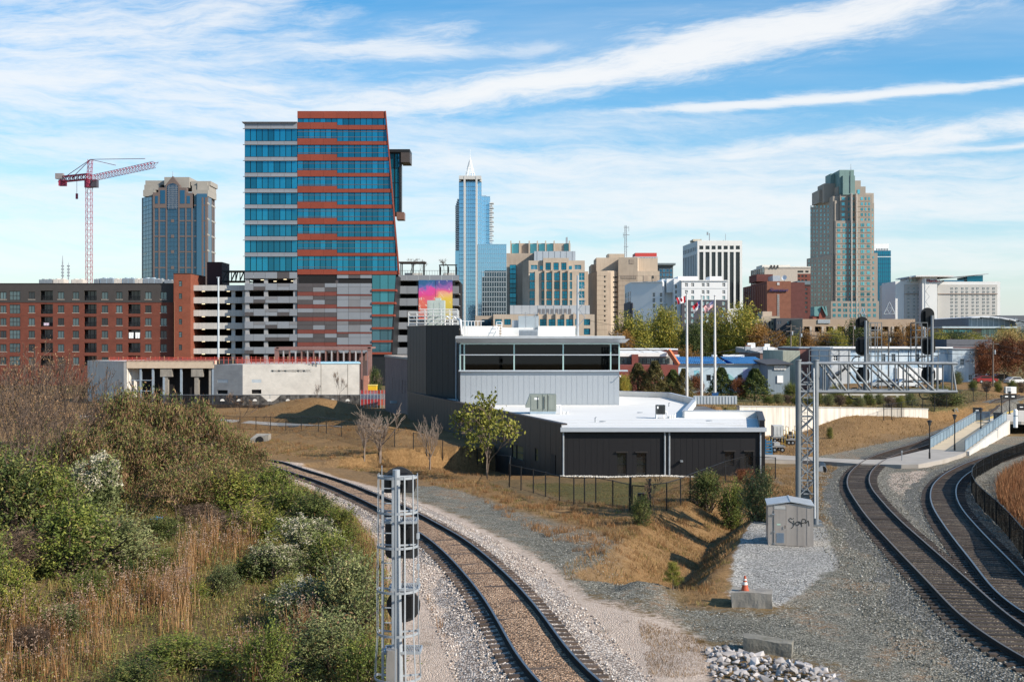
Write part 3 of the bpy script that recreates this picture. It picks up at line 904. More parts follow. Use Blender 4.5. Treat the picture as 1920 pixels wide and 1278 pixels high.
# relay hut with graffiti
def relay_hut():
 pL,pR=T(1441,1024),T(1523,1027)
 d=pL.y
 zb=min(pL.z,hz1(pR.x,d))-.02
 X=lambda px:GX(px,d);Zp=lambda py:GZ(py,d)
 x0,x1=X(1441),X(1524);w=x1-x0
 zt=Zp(947);zr=Zp(940.5)
 dep=1.9
 alu=M('aged_aluminium_sheet',(.42,.37,.33),.45,.4,.10,.9,streak=.2)
 root=thing('relay_hut','small aluminium signal relay hut with black scrawled graffiti on a white gravel pad','utility hut',((x0+x1)/2,d,zb))
 MB().box(x0+.03,x1-.03,d+.03,d+dep-.03,zb-.2,zb+.07).build('skid',M('dark_hut_base',(.03,.03,.03),.8),root)
 b=MB().box(x0,x1,d,d+dep,zb+.05,zt)
 xm=(x0+x1)/2
 b.extrude([(x0,zt),(x1,zt),(xm,zr-.07)],(0,d,0),(1,0,0),(0,0,1),(0,dep,0))
 wall=b.build('wall',alu,root)
 for px in(1451,1474,1495,1512):
  MB().box(X(px)-.012,X(px)+.012,d-.008,d,zb+.08,zt).build('seam_strip',M('shadowed_seam',(.24,.22,.21),.6,.3),wall)
 dr=MB().box(X(1452),X(1473.5),d-.03,d-.002,zb+.10,Zp(957)).build('door',alu,root)
 MB().box(X(1452.5),X(1473),d-.012,d-.003,Zp(954.5),Zp(948.5)).build('name_plate',M('pale_aluminium',(.52,.50,.47),.5,.4),root)
 MB().tube([(X(1472),d-.07,Zp(984)),(X(1472),d-.07,Zp(990))],.015,6).build('handle',BLACKM,dr)
 for py in(963,995,1018):MB().box(X(1451),X(1453.5),d-.05,d-.03,Zp(py+3),Zp(py)).build('hinge',GALV_D,dr)
 v=MB()
 for k in range(9):v.box(X(1456.5),X(1470.5),d-.045,d-.031,Zp(1017-k*2.1),Zp(1016-k*2.1))
 v.build('vent_louvres',M('blue_grey_vent',(.16,.23,.32),.6,.2),dr)
 MB().box(X(1457),X(1464),d-.034,d-.031,Zp(984.5),Zp(981.5)).build('sticker',M('pale_green_sticker',(.42,.58,.47),.6),dr)
 MB().box(X(1448),X(1452),d-.06,d-.02,Zp(965),Zp(963)).build('latch',GALV,root)
 rm=M('pale_hut_roof',(.44,.46,.48),.4,.35,.08,1.2,streak=.15)
 for sg,xa in((-1,x0),(1,x1)):
  oh=.05
  xa2=xa+sg*oh
  p=MB().hexa([(xm,d-.06,zr),(xm,d+dep+.06,zr),(xa2,d+dep+.06,zt-.02),(xa2,d-.06,zt-.02),(xm,d-.06,zr+.03),(xm,d+dep+.06,zr+.03),(xa2,d+dep+.06,zt+.02),(xa2,d-.06,zt+.02)])
  p.build('roof_sheet',rm,root)
 MB().box(xm-.03,xm+.03,d-.065,d+dep+.065,zr+.02,zr+.05).build('ridge_strip',rm,root)
 ink=M('black_spray_paint',(.008,.008,.008),.6)
 sx=lambda u:X(1478+u);sz=lambda v:Zp(966+v)
 strokes=[[(7.5,6.5),(4,5),(1.5,7),(2,10),(5.5,12.5),(8.5,15),(9.5,19),(7.5,22),(5,24)],[(10,9.5),(10.5,13),(11.5,17)],[(9.4,5.0),(10.1,5.6)],[(17.5,11),(14.5,12),(13.5,15),(15.5,18),(18.5,17),(20,13.5),(17.5,11),(21.5,11.5),(23,16)],[(24.5,20),(24.5,14),(25.5,7),(29,6),(32,8),(31.5,11),(28,13),(25,13.5)],[(31,14),(34.5,11),(36.5,9),(37.5,14),(38,18.5)]]
 def dense(s):
  sp=spline([Vector((u,v,0))for u,v in s],.5)if len(s)>2 else[Vector((u,v,0))for u,v in s]
  return[(p.x,p.y)for p in sp]
 for s in strokes:
  b=MB()
  q=dense(s)
  for p0,p1 in zip(q[:-1],q[1:]):
   a=Vector((sx(p0[0]),d-.010,sz(p0[1])));c=Vector((sx(p1[0]),d-.010,sz(p1[1])))
   if(c-a).length>1e-4:
    t=(c-a).normalized()*.012
    b.bar(a-t,c+t,.004,.026,up=(-t.z,0,t.x))
  b.build('graffiti_stroke',ink,wall)
 return d
relay_hut()
for _o in COL.objects:
 if _o.name=='relay_hut':_o.rotation_euler=(0,0,R(-10))
# cantilever signal gantry
def gantry():
 GALV,GALV_D=M('weathered_gantry_steel',(.25,.268,.285),.55,.4,.18,1.5,streak=.25),M('dull_gantry_steel',(.175,.19,.20),.6,.4,.18,1.5,streak=.25)
 pb=T(1518,987)
 d=pb.y;s=d/F
 X=lambda px:GX(px,d);Zp=lambda py:GZ(py,d)
 zb=pb.z
 dd=1.25
 root=thing('signal_gantry','galvanised lattice cantilever signal gantry carrying black signal heads over the tracks','signal gantry',(X(1514),d+dd/2,zb))
 MB().box(X(1484),X(1540),d-.35,d+dd+.35,zb-.5,Zp(985)).build('footing',CONC,root)
 zt=Zp(676)
 legs={}
 for px,y in((1496.5,d),(1530,d),(1498,d+dd),(1528,d+dd)):
  rr=.135 if y==d else .11
  X=lambda q,y=y:GX(q,y)
  o=MB().tube([(X(px),y,zb-.1),(X(px),y,zt)],rr,16).build('column',GALV_D if px<1510 else GALV,root)
  MB().tube([(X(px),y,zt),(X(px),y,zt+.05)],rr+.03,16).build('cap',GALV,o)
  MB().box(X(px)-.3,X(px)+.3,y-.3,y+.3,Zp(985),Zp(982)).build('foot_plate',GALV_D,o)
 X=lambda px:GX(px,d)
 n=9
 zs=[Zp(960)+(Zp(690)-Zp(960))*k/n for k in range(n+1)]
 for k in range(n):
  a,b_=(1496,1528)if k%2 else(1528,1496)
  MB().bar((X(a),d-.03,zs[k]),(X(b_),d-.03,zs[k+1]),.07,.05).build('brace',GALV,root)
  MB().bar((X(b_),d+.03,zs[k]),(X(a),d+.03,zs[k+1]),.07,.05).build('brace',GALV,root)
  if k%2==0:MB().bar((X(1496),d,zs[k]),(X(1528),d,zs[k]),.07,.09).build('crossbar',GALV,root)
  MB().bar((GX(a+1,d+dd),d+dd,zs[k]),(GX(b_+1,d+dd),d+dd,zs[k+1]),.06,.06).build('brace',GALV_D,root)
  for p in(1496,1528):
   MB().bar((X(p),d,zs[k]),(GX(p+1,d+dd),d+dd,zs[k+1]),.05,.05).build('side_brace',GALV_D,root)
 lad=MB()
 for px in(1508,1519):lad.bar((X(px),d+.5,zb+.4),(X(px),d+.5,Zp(690)),.03,.05)
 lad.build('ladder_rail',GALV,root)
 for k in range(int((Zp(690)-zb-.5)/.33)):
  z=zb+.5+k*.33
  MB().tube([(X(1508),d+.5,z),(X(1519),d+.5,z)],.014,6).build('rung',GALV,root)
 MB().tube([(X(1526),d-.2,Zp(970)),(X(1525),d-.2,Zp(800)),(X(1524),d-.2,Zp(690))],.03,8).build('conduit',WHITE,root)
 MB().box(X(1507),X(1520),d+.2,d+.6,Zp(948),Zp(920)).build('equipment_case',GALV_D,root)
 for py in(716,745,780,830,884,925):MB().bar((X(1506),d-.05,Zp(py)),(X(1527),d-.05,Zp(py)),.05,.06).build('cage_hoop',GALV,root)
 zl,zh=Zp(734),Zp(681)
 for y in(d,d+dd):
  for z,x1 in((zl,1795),(zh,1795)):
   MB().tube([(X(1526),y,z),(X(x1),y,z)],.075,12).build('chord',GALV,root)
  xs=[1548,1588,1632,1692,1752]
  for a,b_ in((1548,1588),(1592,1634),(1636,1692),(1698,1754)):
   MB().tube([(X(a),y,zh),(X(b_),y,zl)],.06,10).build('diagonal',GALV_D,root)
  for px in(1543,1547,1590,1634,1694,1700,1757,1785):
   MB().tube([(X(px),y,zl),(X(px),y,zh)],.04,8).build('vertical',GALV_D,root)
 MB().tube([(X(1785),d,zh),(X(1793),d,zl)],.05,8).build('end_brace',GALV,root)
 for px in(1548,1590,1634,1694,1754,1790):
  for z in(zl,zh):MB().bar((X(px),d,z),(X(px),d+dd,z),.06,.06).build('cross_tie',GALV_D,root)
 MB().tube([(X(1498),d,zh),(X(1526),d,zh)],.07,10).build('chord',GALV,root)
 MB().tube([(X(1498),d,zl),(X(1526),d,zl)],.07,10).build('chord',GALV,root)
 dk=MB().box(X(1536),X(1790),d+dd+.02,d+dd+.75,zl+.02,zl+.06).build('walkway',GALV_D,root)
 for py in(657,668):
  MB().tube([(X(1536),d+dd+.7,Zp(py)),(X(1786),d+dd+.7,Zp(py))],.025,6).build('hand_rail',GALV_D,root)
 for px in np.linspace(1536,1786,14):
  MB().tube([(X(px),d+dd+.7,zl),(X(px),d+dd+.7,Zp(656))],.025,6).build('rail_post',GALV_D,root)
 def oval(cx,py0,py1,w,y,lower=True):
  wd=w*s/2;z1,z0=Zp(py0),Zp(py1);P=[]
  n=16
  for k in range(n+1):a=math.pi*k/n;P.append((wd*math.cos(a),z1-wd+wd*math.sin(a)))
  if lower:
   for k in range(n+1):a=math.pi+math.pi*k/n;P.append((wd*math.cos(a),z0+wd*.75+wd*.75*math.sin(a)))
  else:
   P.append((-wd*.9,z0));P.append((wd*.9,z0))
  o=MB().extrude(P,(X(cx),y,0),(1,0,0),(0,0,1),(0,.04,0)).build('signal_head',BLACK,root)
  c=(z0+z1)/2;h=z1-z0
  MB().box(X(cx)-wd*.5,X(cx)+wd*.5,y-.2,y-.003,c-h*.33,c+h*.33).build('lamp_housing',BLACK,o)
  for q in(-.25,0,.25):
   b=MB();zc=c+q*h;N=12
   for k in range(N):
    a0,a1=2*math.pi*k/N,2*math.pi*(k+1)/N
    if math.sin((a0+a1)/2)<-.5:continue
    p0=Vector((X(cx)+.11*math.cos(a0),y+.05,zc+.11*math.sin(a0)));p1=Vector((X(cx)+.11*math.cos(a1),y+.05,zc+.11*math.sin(a1)))
    b.quad(p0,p1,p1+Vector((0,.28,0)),p0+Vector((0,.28,0)))
   b.build('hood',BLACK,o)
 yh=d+dd+.25
 for px,pt in((1637,600),(1764,590)):
  MB().tube([(X(px),yh-.3,zl-.1),(X(px),yh-.3,Zp(pt))],.075,12).build('signal_post',GALV,root)
 oval(1633,592,613,25,yh,False)
 oval(1634,630,667,26,yh);oval(1635,689,718,26,yh)
 oval(1759.5,575,613,26,yh);oval(1761,630,666,27,yh);oval(1761,688,718,27,yh)
 for px0,px1,py0,py1 in((1643,1668,604,632),(1733,1756,604,632)):
  b=MB()
  for y in(d+dd,d+dd+.7):
   for py in(py0,(py0+py1)/2,py1):b.bar((X(px0),y,Zp(py)),(X(px1),y,Zp(py)),.035,.04)
   for px in(px0,(px0+px1)/2,px1):b.bar((X(px),y,Zp(py0)),(X(px),y,zh if px!=px1 else zl),.035,.035)
  b.build('access_cage',GALV_D,root)
 for px in(1641,1757):
  for k in range(18):
   z=zl+k*.2
   MB().tube([(X(px-3),d+dd+.6,z),(X(px+3),d+dd+.6,z)],.012,5).build('rung',GALV_D,root)
 for px,py in((1626,680),(1752,680),(1620,740),(1756,740)):
  P=[(X(px+12*math.cos(a)),d+dd+.3,Zp(py+11*math.sin(a)))for a in np.linspace(-1.2,-5.2,12)]
  MB().tube(P,.03,6).build('cable_loop',BLACKM,root)
gantry()
# concrete blocks, cone, rock heap
def rough_block(name,label,pa,pb,depth,h,mat,group=None,tilt=0.0,n=(12,4,3)):
 a,b=T(*pa),T(*pb)
 u=Vector((b.x-a.x,b.y-a.y,0));L=u.length;u.normalize();v=Vector((-u.y,u.x,0))
 zb=min(a.z,b.z)-.12
 nx,ny,nz=n
 V,idx,Fc=[],{},[]
 def vert(i,j,k):
  key=(i,j,k)
  if key not in idx:
   q=a+u*(L*i/nx)+v*(depth*j/ny)
   z=zb+(h+.12)*k/nz+tilt*(i/nx-.5)
   nn=mnoise.noise_vector(Vector((q.x*2.6,q.y*2.6,z*2.6)))*.045
   idx[key]=len(V);V.append((q.x+nn.x,q.y+nn.y,z+nn.z*(1 if k else 0)))
  return idx[key]
 for i in range(nx):
  for k in range(nz):
   Fc.append((vert(i,0,k),vert(i+1,0,k),vert(i+1,0,k+1),vert(i,0,k+1)))
   Fc.append((vert(i+1,ny,k),vert(i,ny,k),vert(i,ny,k+1),vert(i+1,ny,k+1)))
  for j in range(ny):Fc.append((vert(i,j,nz),vert(i+1,j,nz),vert(i+1,j+1,nz),vert(i,j+1,nz)))
 for j in range(ny):
  for k in range(nz):
   Fc.append((vert(0,j+1,k),vert(0,j,k),vert(0,j,k+1),vert(0,j+1,k+1)))
   Fc.append((vert(nx,j,k),vert(nx,j+1,k),vert(nx,j+1,k+1),vert(nx,j,k+1)))
 me=bpy.data.meshes.new(name);c=(a+b)/2;c.z=zb
 me.from_pydata([(x-c.x,y-c.y,z-c.z)for x,y,z in V],[],Fc);me.materials.append(mat)
 o=bpy.data.objects.new(name,me);link(o,None,c)
 tag(o,label,'concrete block',group)
 return a,u,v,zb+h+.12
A_,U_,V_,ZT=rough_block('concrete_block','grey concrete block at the end of the ditch with an orange cone on it',(1371,1140),(1448,1141),.8,.55,CONC)
rough_block('concrete_block','dark mossy broken concrete slab lying behind the heap of pale rocks',(1392,1222),(1485,1232),.55,.42,CONC_D,tilt=-.10)
def cone():
 p=A_+U_*.45+V_*.3;z=ZT-.03;k_=.78
 root=thing('traffic_cone','small orange traffic cone standing on the grey concrete block','traffic cone',(p.x,p.y,z))
 org=M('faded_orange_plastic',(.40,.075,.03),.6,0,.3,9);wht=M('dirty_reflective_white',(.66,.62,.58),.5,0,.15,6)
 MB().box(p.x-.17,p.x+.17,p.y-.17,p.y+.17,z,z+.03).build('base',org,root)
 def ring(h0,h1,mat,nm):
  f=lambda h:.135+(.03-.135)*h/.66
  MB().tube([(p.x,p.y,z+.03+h0*k_),(p.x,p.y,z+.03+h1*k_)],[f(h0),f(h1)],16).build(nm,mat,root)
 ring(0,.28,org,'body');ring(.28,.40,wht,'reflective_collar');ring(.40,.47,org,'body');ring(.47,.54,wht,'reflective_collar');ring(.54,.66,org,'tip')
cone()
def rocks():
 ms=[]
 mat=M('pale_quarry_rock',(.345,.32,.31),.9,0,.3,4.0,rnd=.45,bump=.25,bscale=9)
 for s in range(10):
  q=np.random.RandomState(40+s)
  mb=bpy.data.meshes.new('rock')
  import bmesh
  bm=bmesh.new();sc=(q.uniform(.9,1.4),q.uniform(.6,1.0),q.uniform(.45,.8))
  for _ in range(13):
   v=Vector(q.normal(size=3)).normalized()*q.uniform(.8,1.05);bm.verts.new((v.x*sc[0],v.y*sc[1],v.z*sc[2]))
  h_=bmesh.ops.convex_hull(bm,input=bm.verts);bmesh.ops.delete(bm,geom=[e for e in h_['geom_interior']if isinstance(e,bmesh.types.BMVert)],context='VERTS')
  bmesh.ops.bevel(bm,geom=bm.edges[:],offset=.035,segments=1,affect='EDGES')
  bm.to_mesh(mb);bm.free();mb.materials.append(mat);ms.append(mb)
 poly=[(1322,1222),(1345,1212),(1380,1222),(1420,1228),(1470,1240),(1530,1252),(1575,1268),(1600,1300),(1340,1330),(1330,1260)]
 W=wp(poly);n=0;tries=0;placed=[]
 xs=[p[0]for p in W];ys=[p[1]for p in W]
 while n<295 and tries<14000:
  tries+=1
  x,y=rng.uniform(min(xs),max(xs)),rng.uniform(min(ys),max(ys))
  e=float(poly_sd(np.array([x]),np.array([y]),W)[0])
  if e<.05:continue
  r=rng.choice([.07,.09,.11,.13,.16,.20])
  if any((x-a)**2+(y-b)**2<(.66*(r+c))**2 for a,b,c in placed):continue
  placed.append((x,y,r));n+=1
  o=bpy.data.objects.new('rock',rng.choice(ms))
  link(o,None,(x,y,hz1(x,y)+r*.25+min(.26,e*.2)*rng.uniform(.5,1)))
  o.scale=(r,r,r);o.rotation_euler=(rng.uniform(-.5,.5),rng.uniform(-.5,.5),rng.uniform(0,6.3))
  tag(o,'pale angular rock in the heap of riprap by the mossy slab','rock','riprap rocks')
rocks()
# fences
MESHM=NET('chain_link_wire',(.020,.020,.020),.20)
MESHD=NET('dense_black_fence_mesh',(.005,.005,.005),.96)
def fence(label,pts,h,mesh,post_r=.035,spacing=None,cat='fence',rails=True,posts_at_pts=True,mid=False,mat=None):
 """posts at the given ground points, netting and a top rail between them"""
 mat=mat or BLACKM
 P=[Vector(p)for p in pts]
 if spacing:
  Q=[]
  for a,b in zip(P[:-1],P[1:]):
   n=max(1,round((b-a).length/spacing))
   for k in range(n):
    q=a.lerp(b,k/n);q.z=hz1(q.x,q.y);Q.append(q)
  Q.append(P[-1]);P=Q
 root=thing('mesh_fence',label,cat,P[len(P)//2])
 key=('post',h,post_r,mat.name)
 if key not in SHARED:SHARED[key]=MB().tube([(0,0,-.2),(0,0,h+.04)],post_r,8).mesh('post',mat)
 for p in P:
  o=bpy.data.objects.new('post',SHARED[key]);link(o,root,p)
 for a,b in zip(P[:-1],P[1:]):
  up=Vector((0,0,h));e=Vector((0,0,.05))
  m=MB();m.quad(a+e,b+e,b+up,a+up)
  o=m.build('mesh_panel',mesh,root)
  if rails:MB().tube([a+up,b+up],.022,6).build('top_rail',mat,root)
  if mid:MB().tube([a+up*.5,b+up*.5],.018,6).build('mid_rail',mat,root)
  if rails:MB().tube([a+e,b+e],.012,5).build('bottom_wire',mat,root)
 return root
def gp(pix):return[T(x,y)for x,y in pix]
fence('low black chain link fence curving round the grass in front of the dark station',gp([(955,912),(977,918),(1000,924),(1023,931),(1049,939),(1076,944),(1096,944),(1117,943),(1149,950),(1180,959)]),1.55,MESHM,.04)
fence('black chain link fence running up the slope behind the dark green bush',gp([(1220,962),(1250,957),(1276,947),(1294,937),(1325,922),(1360,906),(1400,893),(1454,897)]),1.6,MESHM,.04)
fence('black fence along the foot of the long dark station wall',gp([(955,912),(957,893),(930,884),(895,874),(860,866),(830,858),(800,850),(775,845)]),1.6,MESHM,.04)
def gate():
 a,b=T(1182,959),T(1218,962)
 root=thing('gate','black chain link gate between two thick posts beside the small bush','gate',(a+b)/2)
 for p in(a,b):MB().tube([p+Vector((0,0,-.2)),p+Vector((0,0,1.95))],.07,10).build('gate_post',BLACKM,root)
 up=Vector((0,0,1.5))
 u=(b-a).normalized()*.12
 a,b=a+u,b-u
 fr=MB()
 for p,q in((a+up*.08,b+up*.08),(a+up,b+up),(a+up*.08,a+up),(b+up*.08,b+up)):fr.tube([p,q],.03,6)
 fr.build('frame',BLACKM,root)
 m=MB();m.quad(a+up*.08,b+up*.08,b+up,a+up);m.build('mesh_panel',MESHM,root)
 c=b-u*3;MB().box(c.x-.25,c.x+.2,c.y-.08,c.y+.08,c.z+.75,c.z+1.1).build('lock_box',BLACKM,root)
gate()
fence('black mesh fence following the outer curve beside the rusty grass',gp([(1960,1098),(1920,1050),(1893,1012),(1868,983),(1846,961),(1830,943),(1822,925),(1823,910),(1830,899),(1843,889),(1860,879),(1880,869),(1920,853)]),1.25,MESHD,.04)
fence('black fence on the ditch bank behind the culvert, left of the bare trees',gp([(330,796),(392,800),(420,803),(450,805),(480,805),(507,806),(536,807),(565,808),(597,809),(612,812),(640,818),(690,828),(740,838)]),1.6,MESHM,.04)
fence('black fence on the grassy terrace behind the retaining wall',gp([(1657,788),(1672,786),(1690,783),(1710,779),(1730,775),(1752,770),(1775,764),(1800,758),(1825,753),(1850,750)]),2.0,MESHM,.05)
# dark railway station
CHAR=M('charcoal_metal_cladding',(.0085,.0075,.009),.55,.1,.06,.5,streak=.10,spec=.45)
CHARB=M('bronze_brown_cladding',(.034,.028,.025),.5,.15,.06,.5,streak=.10,spec=.5)
SILV=M('silver_metal_cladding',(.36,.385,.41),.5,.3,.02,.4)
MEMB=M('white_roof_membrane',(.68,.67,.645),.75,0,.06,.16,dirt=(.46,.42,.36))
TRIM=M('pale_metal_trim',(.48,.51,.55),.45,.35,.06,.8)
DKGL=GLASS('dark_smoked_glass',(.012,.014,.016),.03,.0,1.0,rnd=.3,wob=.004)
GREENF=M('pale_green_mullion',(.40,.55,.52),.4,.3,.06,2)
def station():
 zg=-1.9
 A=(GX(1053,88.5),88.5)
 Bc=(GX(1433,88.5),88.5)
 zr=GZ(806,88.5)
 far=(GX(799,136.5),136.5);far2=(GX(764,144.5),144.5)
 zw=GZ(796,88.5)
 root=thing('station_building','low charcoal railway station with a white roof and a glazed upper storey','station',(A[0]+6,100,zg))
 f=Face.pts(A,Bc)
 dz=lambda py:GZ(py,88.5)
 holes=[f.rect(1156.5,890,1175,848),f.rect(1193,890,1212,848),f.rect(1358.5,873,1377,846),f.rect(1396,873,1412,846)]
 for i in(0,1):holes[i]=(holes[i][0],GZ(891.5,88.5),holes[i][2],holes[i][3])
 mb=MB();f.shell(mb,(0,zg-1.0,f.len,zr),holes,.25)
 mb.build('front_wall',CHAR,root)
 f.box(MB(),(0,zg,1,zr),0,0)
 for i,h in enumerate(holes):
  f.window(root,h,BLACKM,DKGL,-.18,.06,1,1 if i>1 else 2,name='window' if i>1 else 'glazed_door')
  fr=MB();f.box(fr,(h[0]-.08,h[3],h[2]+.08,h[3]+.08),0.002,.14);fr.build('window_hood',CHARB,root)
 nseam=34
 for k in range(1,nseam):
  u=f.len*k/nseam
  if any(h[0]-.15<u<h[2]+.15 for h in holes):continue
  b=MB();f.box(b,(u-.012,zg-.6,u+.012,zr-.02),.002,.010);b.build('wall_seam',CHAR,root)
 for px,r in((1056,.07),(1246,.07),(1254.5,.07),(1425,.07)):
  u=f.U(px);b=MB();b.tube([f.P(u,zg-.5,.12),f.P(u,zr-.1,.12)],r,10);b.build('downpipe',GALV,root)
 u0,u1=f.U(1232),f.U(1245)
 b=MB();f.box(b,(u1+.05,zg-.6,u1+.3,zr-.05),.002,.06);b.build('wall_joint',CHARB,root)
 u=f.U(1277);b=MB();f.box(b,(u-.10,dz(865),u+.10,dz(862)),.05,.4);b.build('wall_lamp',GALV_D,root)
 zk=max(hz1(A[0],88.0),zg)
 b=MB();f.box(b,(-.1,zr-.10,f.len+.1,zr+.22),.02,.42);b.build('gutter',TRIM,root)
 g=Face.pts(far2,A)
 hl=[]
 for px0,px1,py0,py1 in((1003,1009,840,865),(960,967,833,858),(968,981,835,862)):
  a,c=g.U(px0),g.U(px1);hl.append((a,GZ(py1,g.D((a+c)/2)),c,GZ(py0,g.D((a+c)/2))))
 mb=MB();g.shell(mb,(0,zg-1.2,g.len,zw),hl,.2);mb.build('long_wall',CHARB,root)
 lit=GLASS('warm_reflecting_glass',(.30,.24,.12),.12,.2,.8,rnd=.1)
 for h in hl:g.window(root,h,BLACKM,lit,-.12,.06,1,2)
 for k in range(1,44):
  u=g.len*k/44
  if any(h[0]-.2<u<h[2]+.2 for h in hl):continue
  b=MB();g.box(b,(u-.012,zg-.8,u+.012,zw-.03),.002,.010);b.build('wall_seam',CHARB,root)
 b=MB();g.box(b,(-.1,zw-.02,g.len+.05,zw+.10),-.45,.04);b.build('parapet_cap',M('dark_cap_metal',(.06,.05,.048),.45,.3),root)
 b=MB();u=g.U(1038);g.box(b,(u-.5,hz1(g.P(u,0).x,g.P(u,0).y)-.3,u+.5,GZ(852,g.D(u))),.002,.05);b.build('door',CHAR,root)
 zroof=zr+.12
 R0=(GX(1428,92),92)
 back=142
 roof_poly=[(A[0]+.3,A[1]+.25),(Bc[0]-.1,88.75),(GX(1424,101),101),(GX(1284,101),101),(GX(1303,122),122),(GX(1255,136),136),(GX(1161,back),back),(far[0]+.4,137),(far2[0]+.5,144)]
 MB().prism(roof_poly,zroof-.3,zroof).build('roof',MEMB,root)
 body=MB().prism([(A[0]+.4,89.2),(Bc[0]-.3,89.2),(GX(1423,100.8),100.8),(GX(1285,100.8),100.8),(GX(1302,121.6),121.6),(GX(1254,135.5),135.5),(GX(1161,back)-.4,back-.4),(far[0]+.6,137.5),(far2[0]+.7,144.3)],zg-1,zroof-.32)
 body.build('inner_wall',CHAR,root)
 def parapet(p,q,z0,z1,t=.35,mat=MEMB,cap=True):
  p,q=Vector((*p,0)),Vector((*q,0));u=(q-p).normalized();n=Vector((u.y,-u.x,0))
  b=MB();a,c=p-n*t/2,p+n*t/2;e,h=q+n*t/2,q-n*t/2
  b.hexa([(a.x,a.y,z0),(c.x,c.y,z0),(e.x,e.y,z0),(h.x,h.y,z0),(a.x,a.y,z1),(c.x,c.y,z1),(e.x,e.y,z1),(h.x,h.y,z1)])
  o=b.build('parapet',mat,root)
  if cap:
   b=MB();k=n*(t/2+.05)
   a,c,e,h=p-k,p+k,q+k,q-k
   b.hexa([(a.x,a.y,z1),(c.x,c.y,z1),(e.x,e.y,z1),(h.x,h.y,z1),(a.x,a.y,z1+.05),(c.x,c.y,z1+.05),(e.x,e.y,z1+.05),(h.x,h.y,z1+.05)])
   b.build('parapet_cap',TRIM if mat is MEMB else CHARB,o)
 for k in range(9):
  yy=91.5+3.0*k;xa=A[0]+.5-(yy-88.5)*.31;xb=GX(1422,yy)
  if yy<100.5:MB().box(xa+.6,xb-.8,yy,yy+.12,zroof+.001,zroof+.016).build('roof_seam',M('roof_lap_seam',(.50,.48,.45),.8),root)
 for px,yy in((1130,96),(1330,97),(1200,108)):MB().tube([(GX(px,yy),yy,zroof),(GX(px,yy),yy,zroof+.05)],.28,12).build('roof_drain',GALV_D,root)
 zs=zroof
 dB=101.0
 parapet((GX(1429,89.2),89.2),(GX(1424,dB),dB),zs-.4,zs+.55,.4,CHAR)
 r=Face.pts((GX(1433,88.5),88.5),(GX(1430,dB+1),dB+1))
 b=MB();r.box(b,(0,zg-1,r.len,zs+.1),-.2,.06);b.build('end_wall',CHAR,root)
 parapet((GX(1283,dB),dB),(GX(1424,dB),dB),zs-.1,GZ(770,dB))
 parapet((GX(1283,dB),dB),(GX(1303,122),122),zs-.1,zs+.55,.3)
 parapet((GX(1303,122),122),(GX(1255,136),136),zs-.1,zs+.6,.3)
 parapet((GX(1255,136),136),(GX(1150,141),141),zs-.1,zs+.6,.3)
 m=Face(1301,121,1382,121)
 b=MB();m2=Face(1304,103.2,1384,103.2);m2.box(b,(0,zs-4,m2.len,zs-.12),-18,0);b.build('rear_block',M('dark_grey_flat_roof',(.10,.10,.105),.8),root)
 b=MB();m.box(b,(0,GZ(757.5,121),m.len,GZ(742,121)),-.4,.0);rb=b.build('corrugated_screen',M('pale_corrugated_screen',(.42,.45,.46),.5,.3,.12,.6,streak=.35),root)
 for k in range(14):
  u=m.len*(k+.5)/14;b=MB();m.box(b,(u-.06,GZ(757,121),u+.06,GZ(743,121)),.002,.05);b.build('corrugation',TRIM,rb)
 b=MB();b.hexa([(GX(1336,126),126,GZ(742,126)),(GX(1347,126),126,GZ(742,126)),(GX(1345,127),127,GZ(742,127)),(GX(1335,127),127,GZ(742,127)),(GX(1334,126),126,GZ(737,126)),(GX(1347,126),126,GZ(735,126)),(GX(1345,127),127,GZ(735,127)),(GX(1335,127),127,GZ(737,127))]);b.build('solar_panel',M('blue_solar_cell',(.03,.10,.25),.2,.3),root)
# upper storey
 dU=121.0
 U=Face(863,dU,1161,dU)
 Z=lambda py:GZ(py,dU)
 zsill,zhead,ztop=Z(696),Z(645),Z(634)
 b=MB();U.box(b,(0,zs-.1,U.len,zsill),-20,0);b.build('upper_wall',SILV,root)
 np_=15
 for k in range(np_+1):
  if k==0:continue
  ua,ub=U.len*(k-1)/np_,U.len*k/np_
  for q in(0,1):
   U.panel(root,(ua+(ub-ua)*q*.5,zs+.06,ua+(ub-ua)*(q+1)*.5,zsill-.1),SILV,0.005,.015+.006*(q==0),'cladding_panel',.04 if q else .02)
 b=MB();U.box(b,(-.15,zsill,U.len+.9,zsill+.14),-1,.35);b.build('sill',TRIM,root)
 one_=MB();U.box(one_,(0.1,zsill-.02,U.len-.1,zsill+.12),-20,-1.1);one_.build('room_floor',M('dark_floor',(.02,.018,.016),.6),root)
 inn=MB();U.box(inn,(0,zsill+.1,U.len,zhead+.4),-20,-14);inn.build('room_wall',M('dark_interior',(.012,.011,.010),.8),root)
 b=MB();U.box(b,(.5,zsill+.2,U.len-3.5,zsill+1.1),-9,-8.7);b.build('counter',M('ochre_counter',(.20,.13,.02),.7),root)
 b=MB();U.box(b,(0,zhead-.02,U.len,zhead+.25),-14,-.2);b.build('room_ceiling',M('pale_ceiling',(.30,.30,.29),.8),root)
 for k in range(26):
  u=rng.uniform(.5,U.len-1);b=MB();h=rng.uniform(.15,.5);U.box(b,(u,zsill+.15,u+rng.uniform(.1,.5),zsill+.15+h),-2.5,-2.2)
  b.build('chair_back',M('office_grey',(.10,.10,.10),.7),root)
 clear=GLASS('clear_dark_glazing',(.02,.024,.026),.02,0.0,1.0,rnd=.2,wob=.003)
 cm,cg,cb=None,None,None
 us=[0,U.U(870.5),U.U(964),U.U(1056),U.U(1145),U.len]
 zm=Z(665)
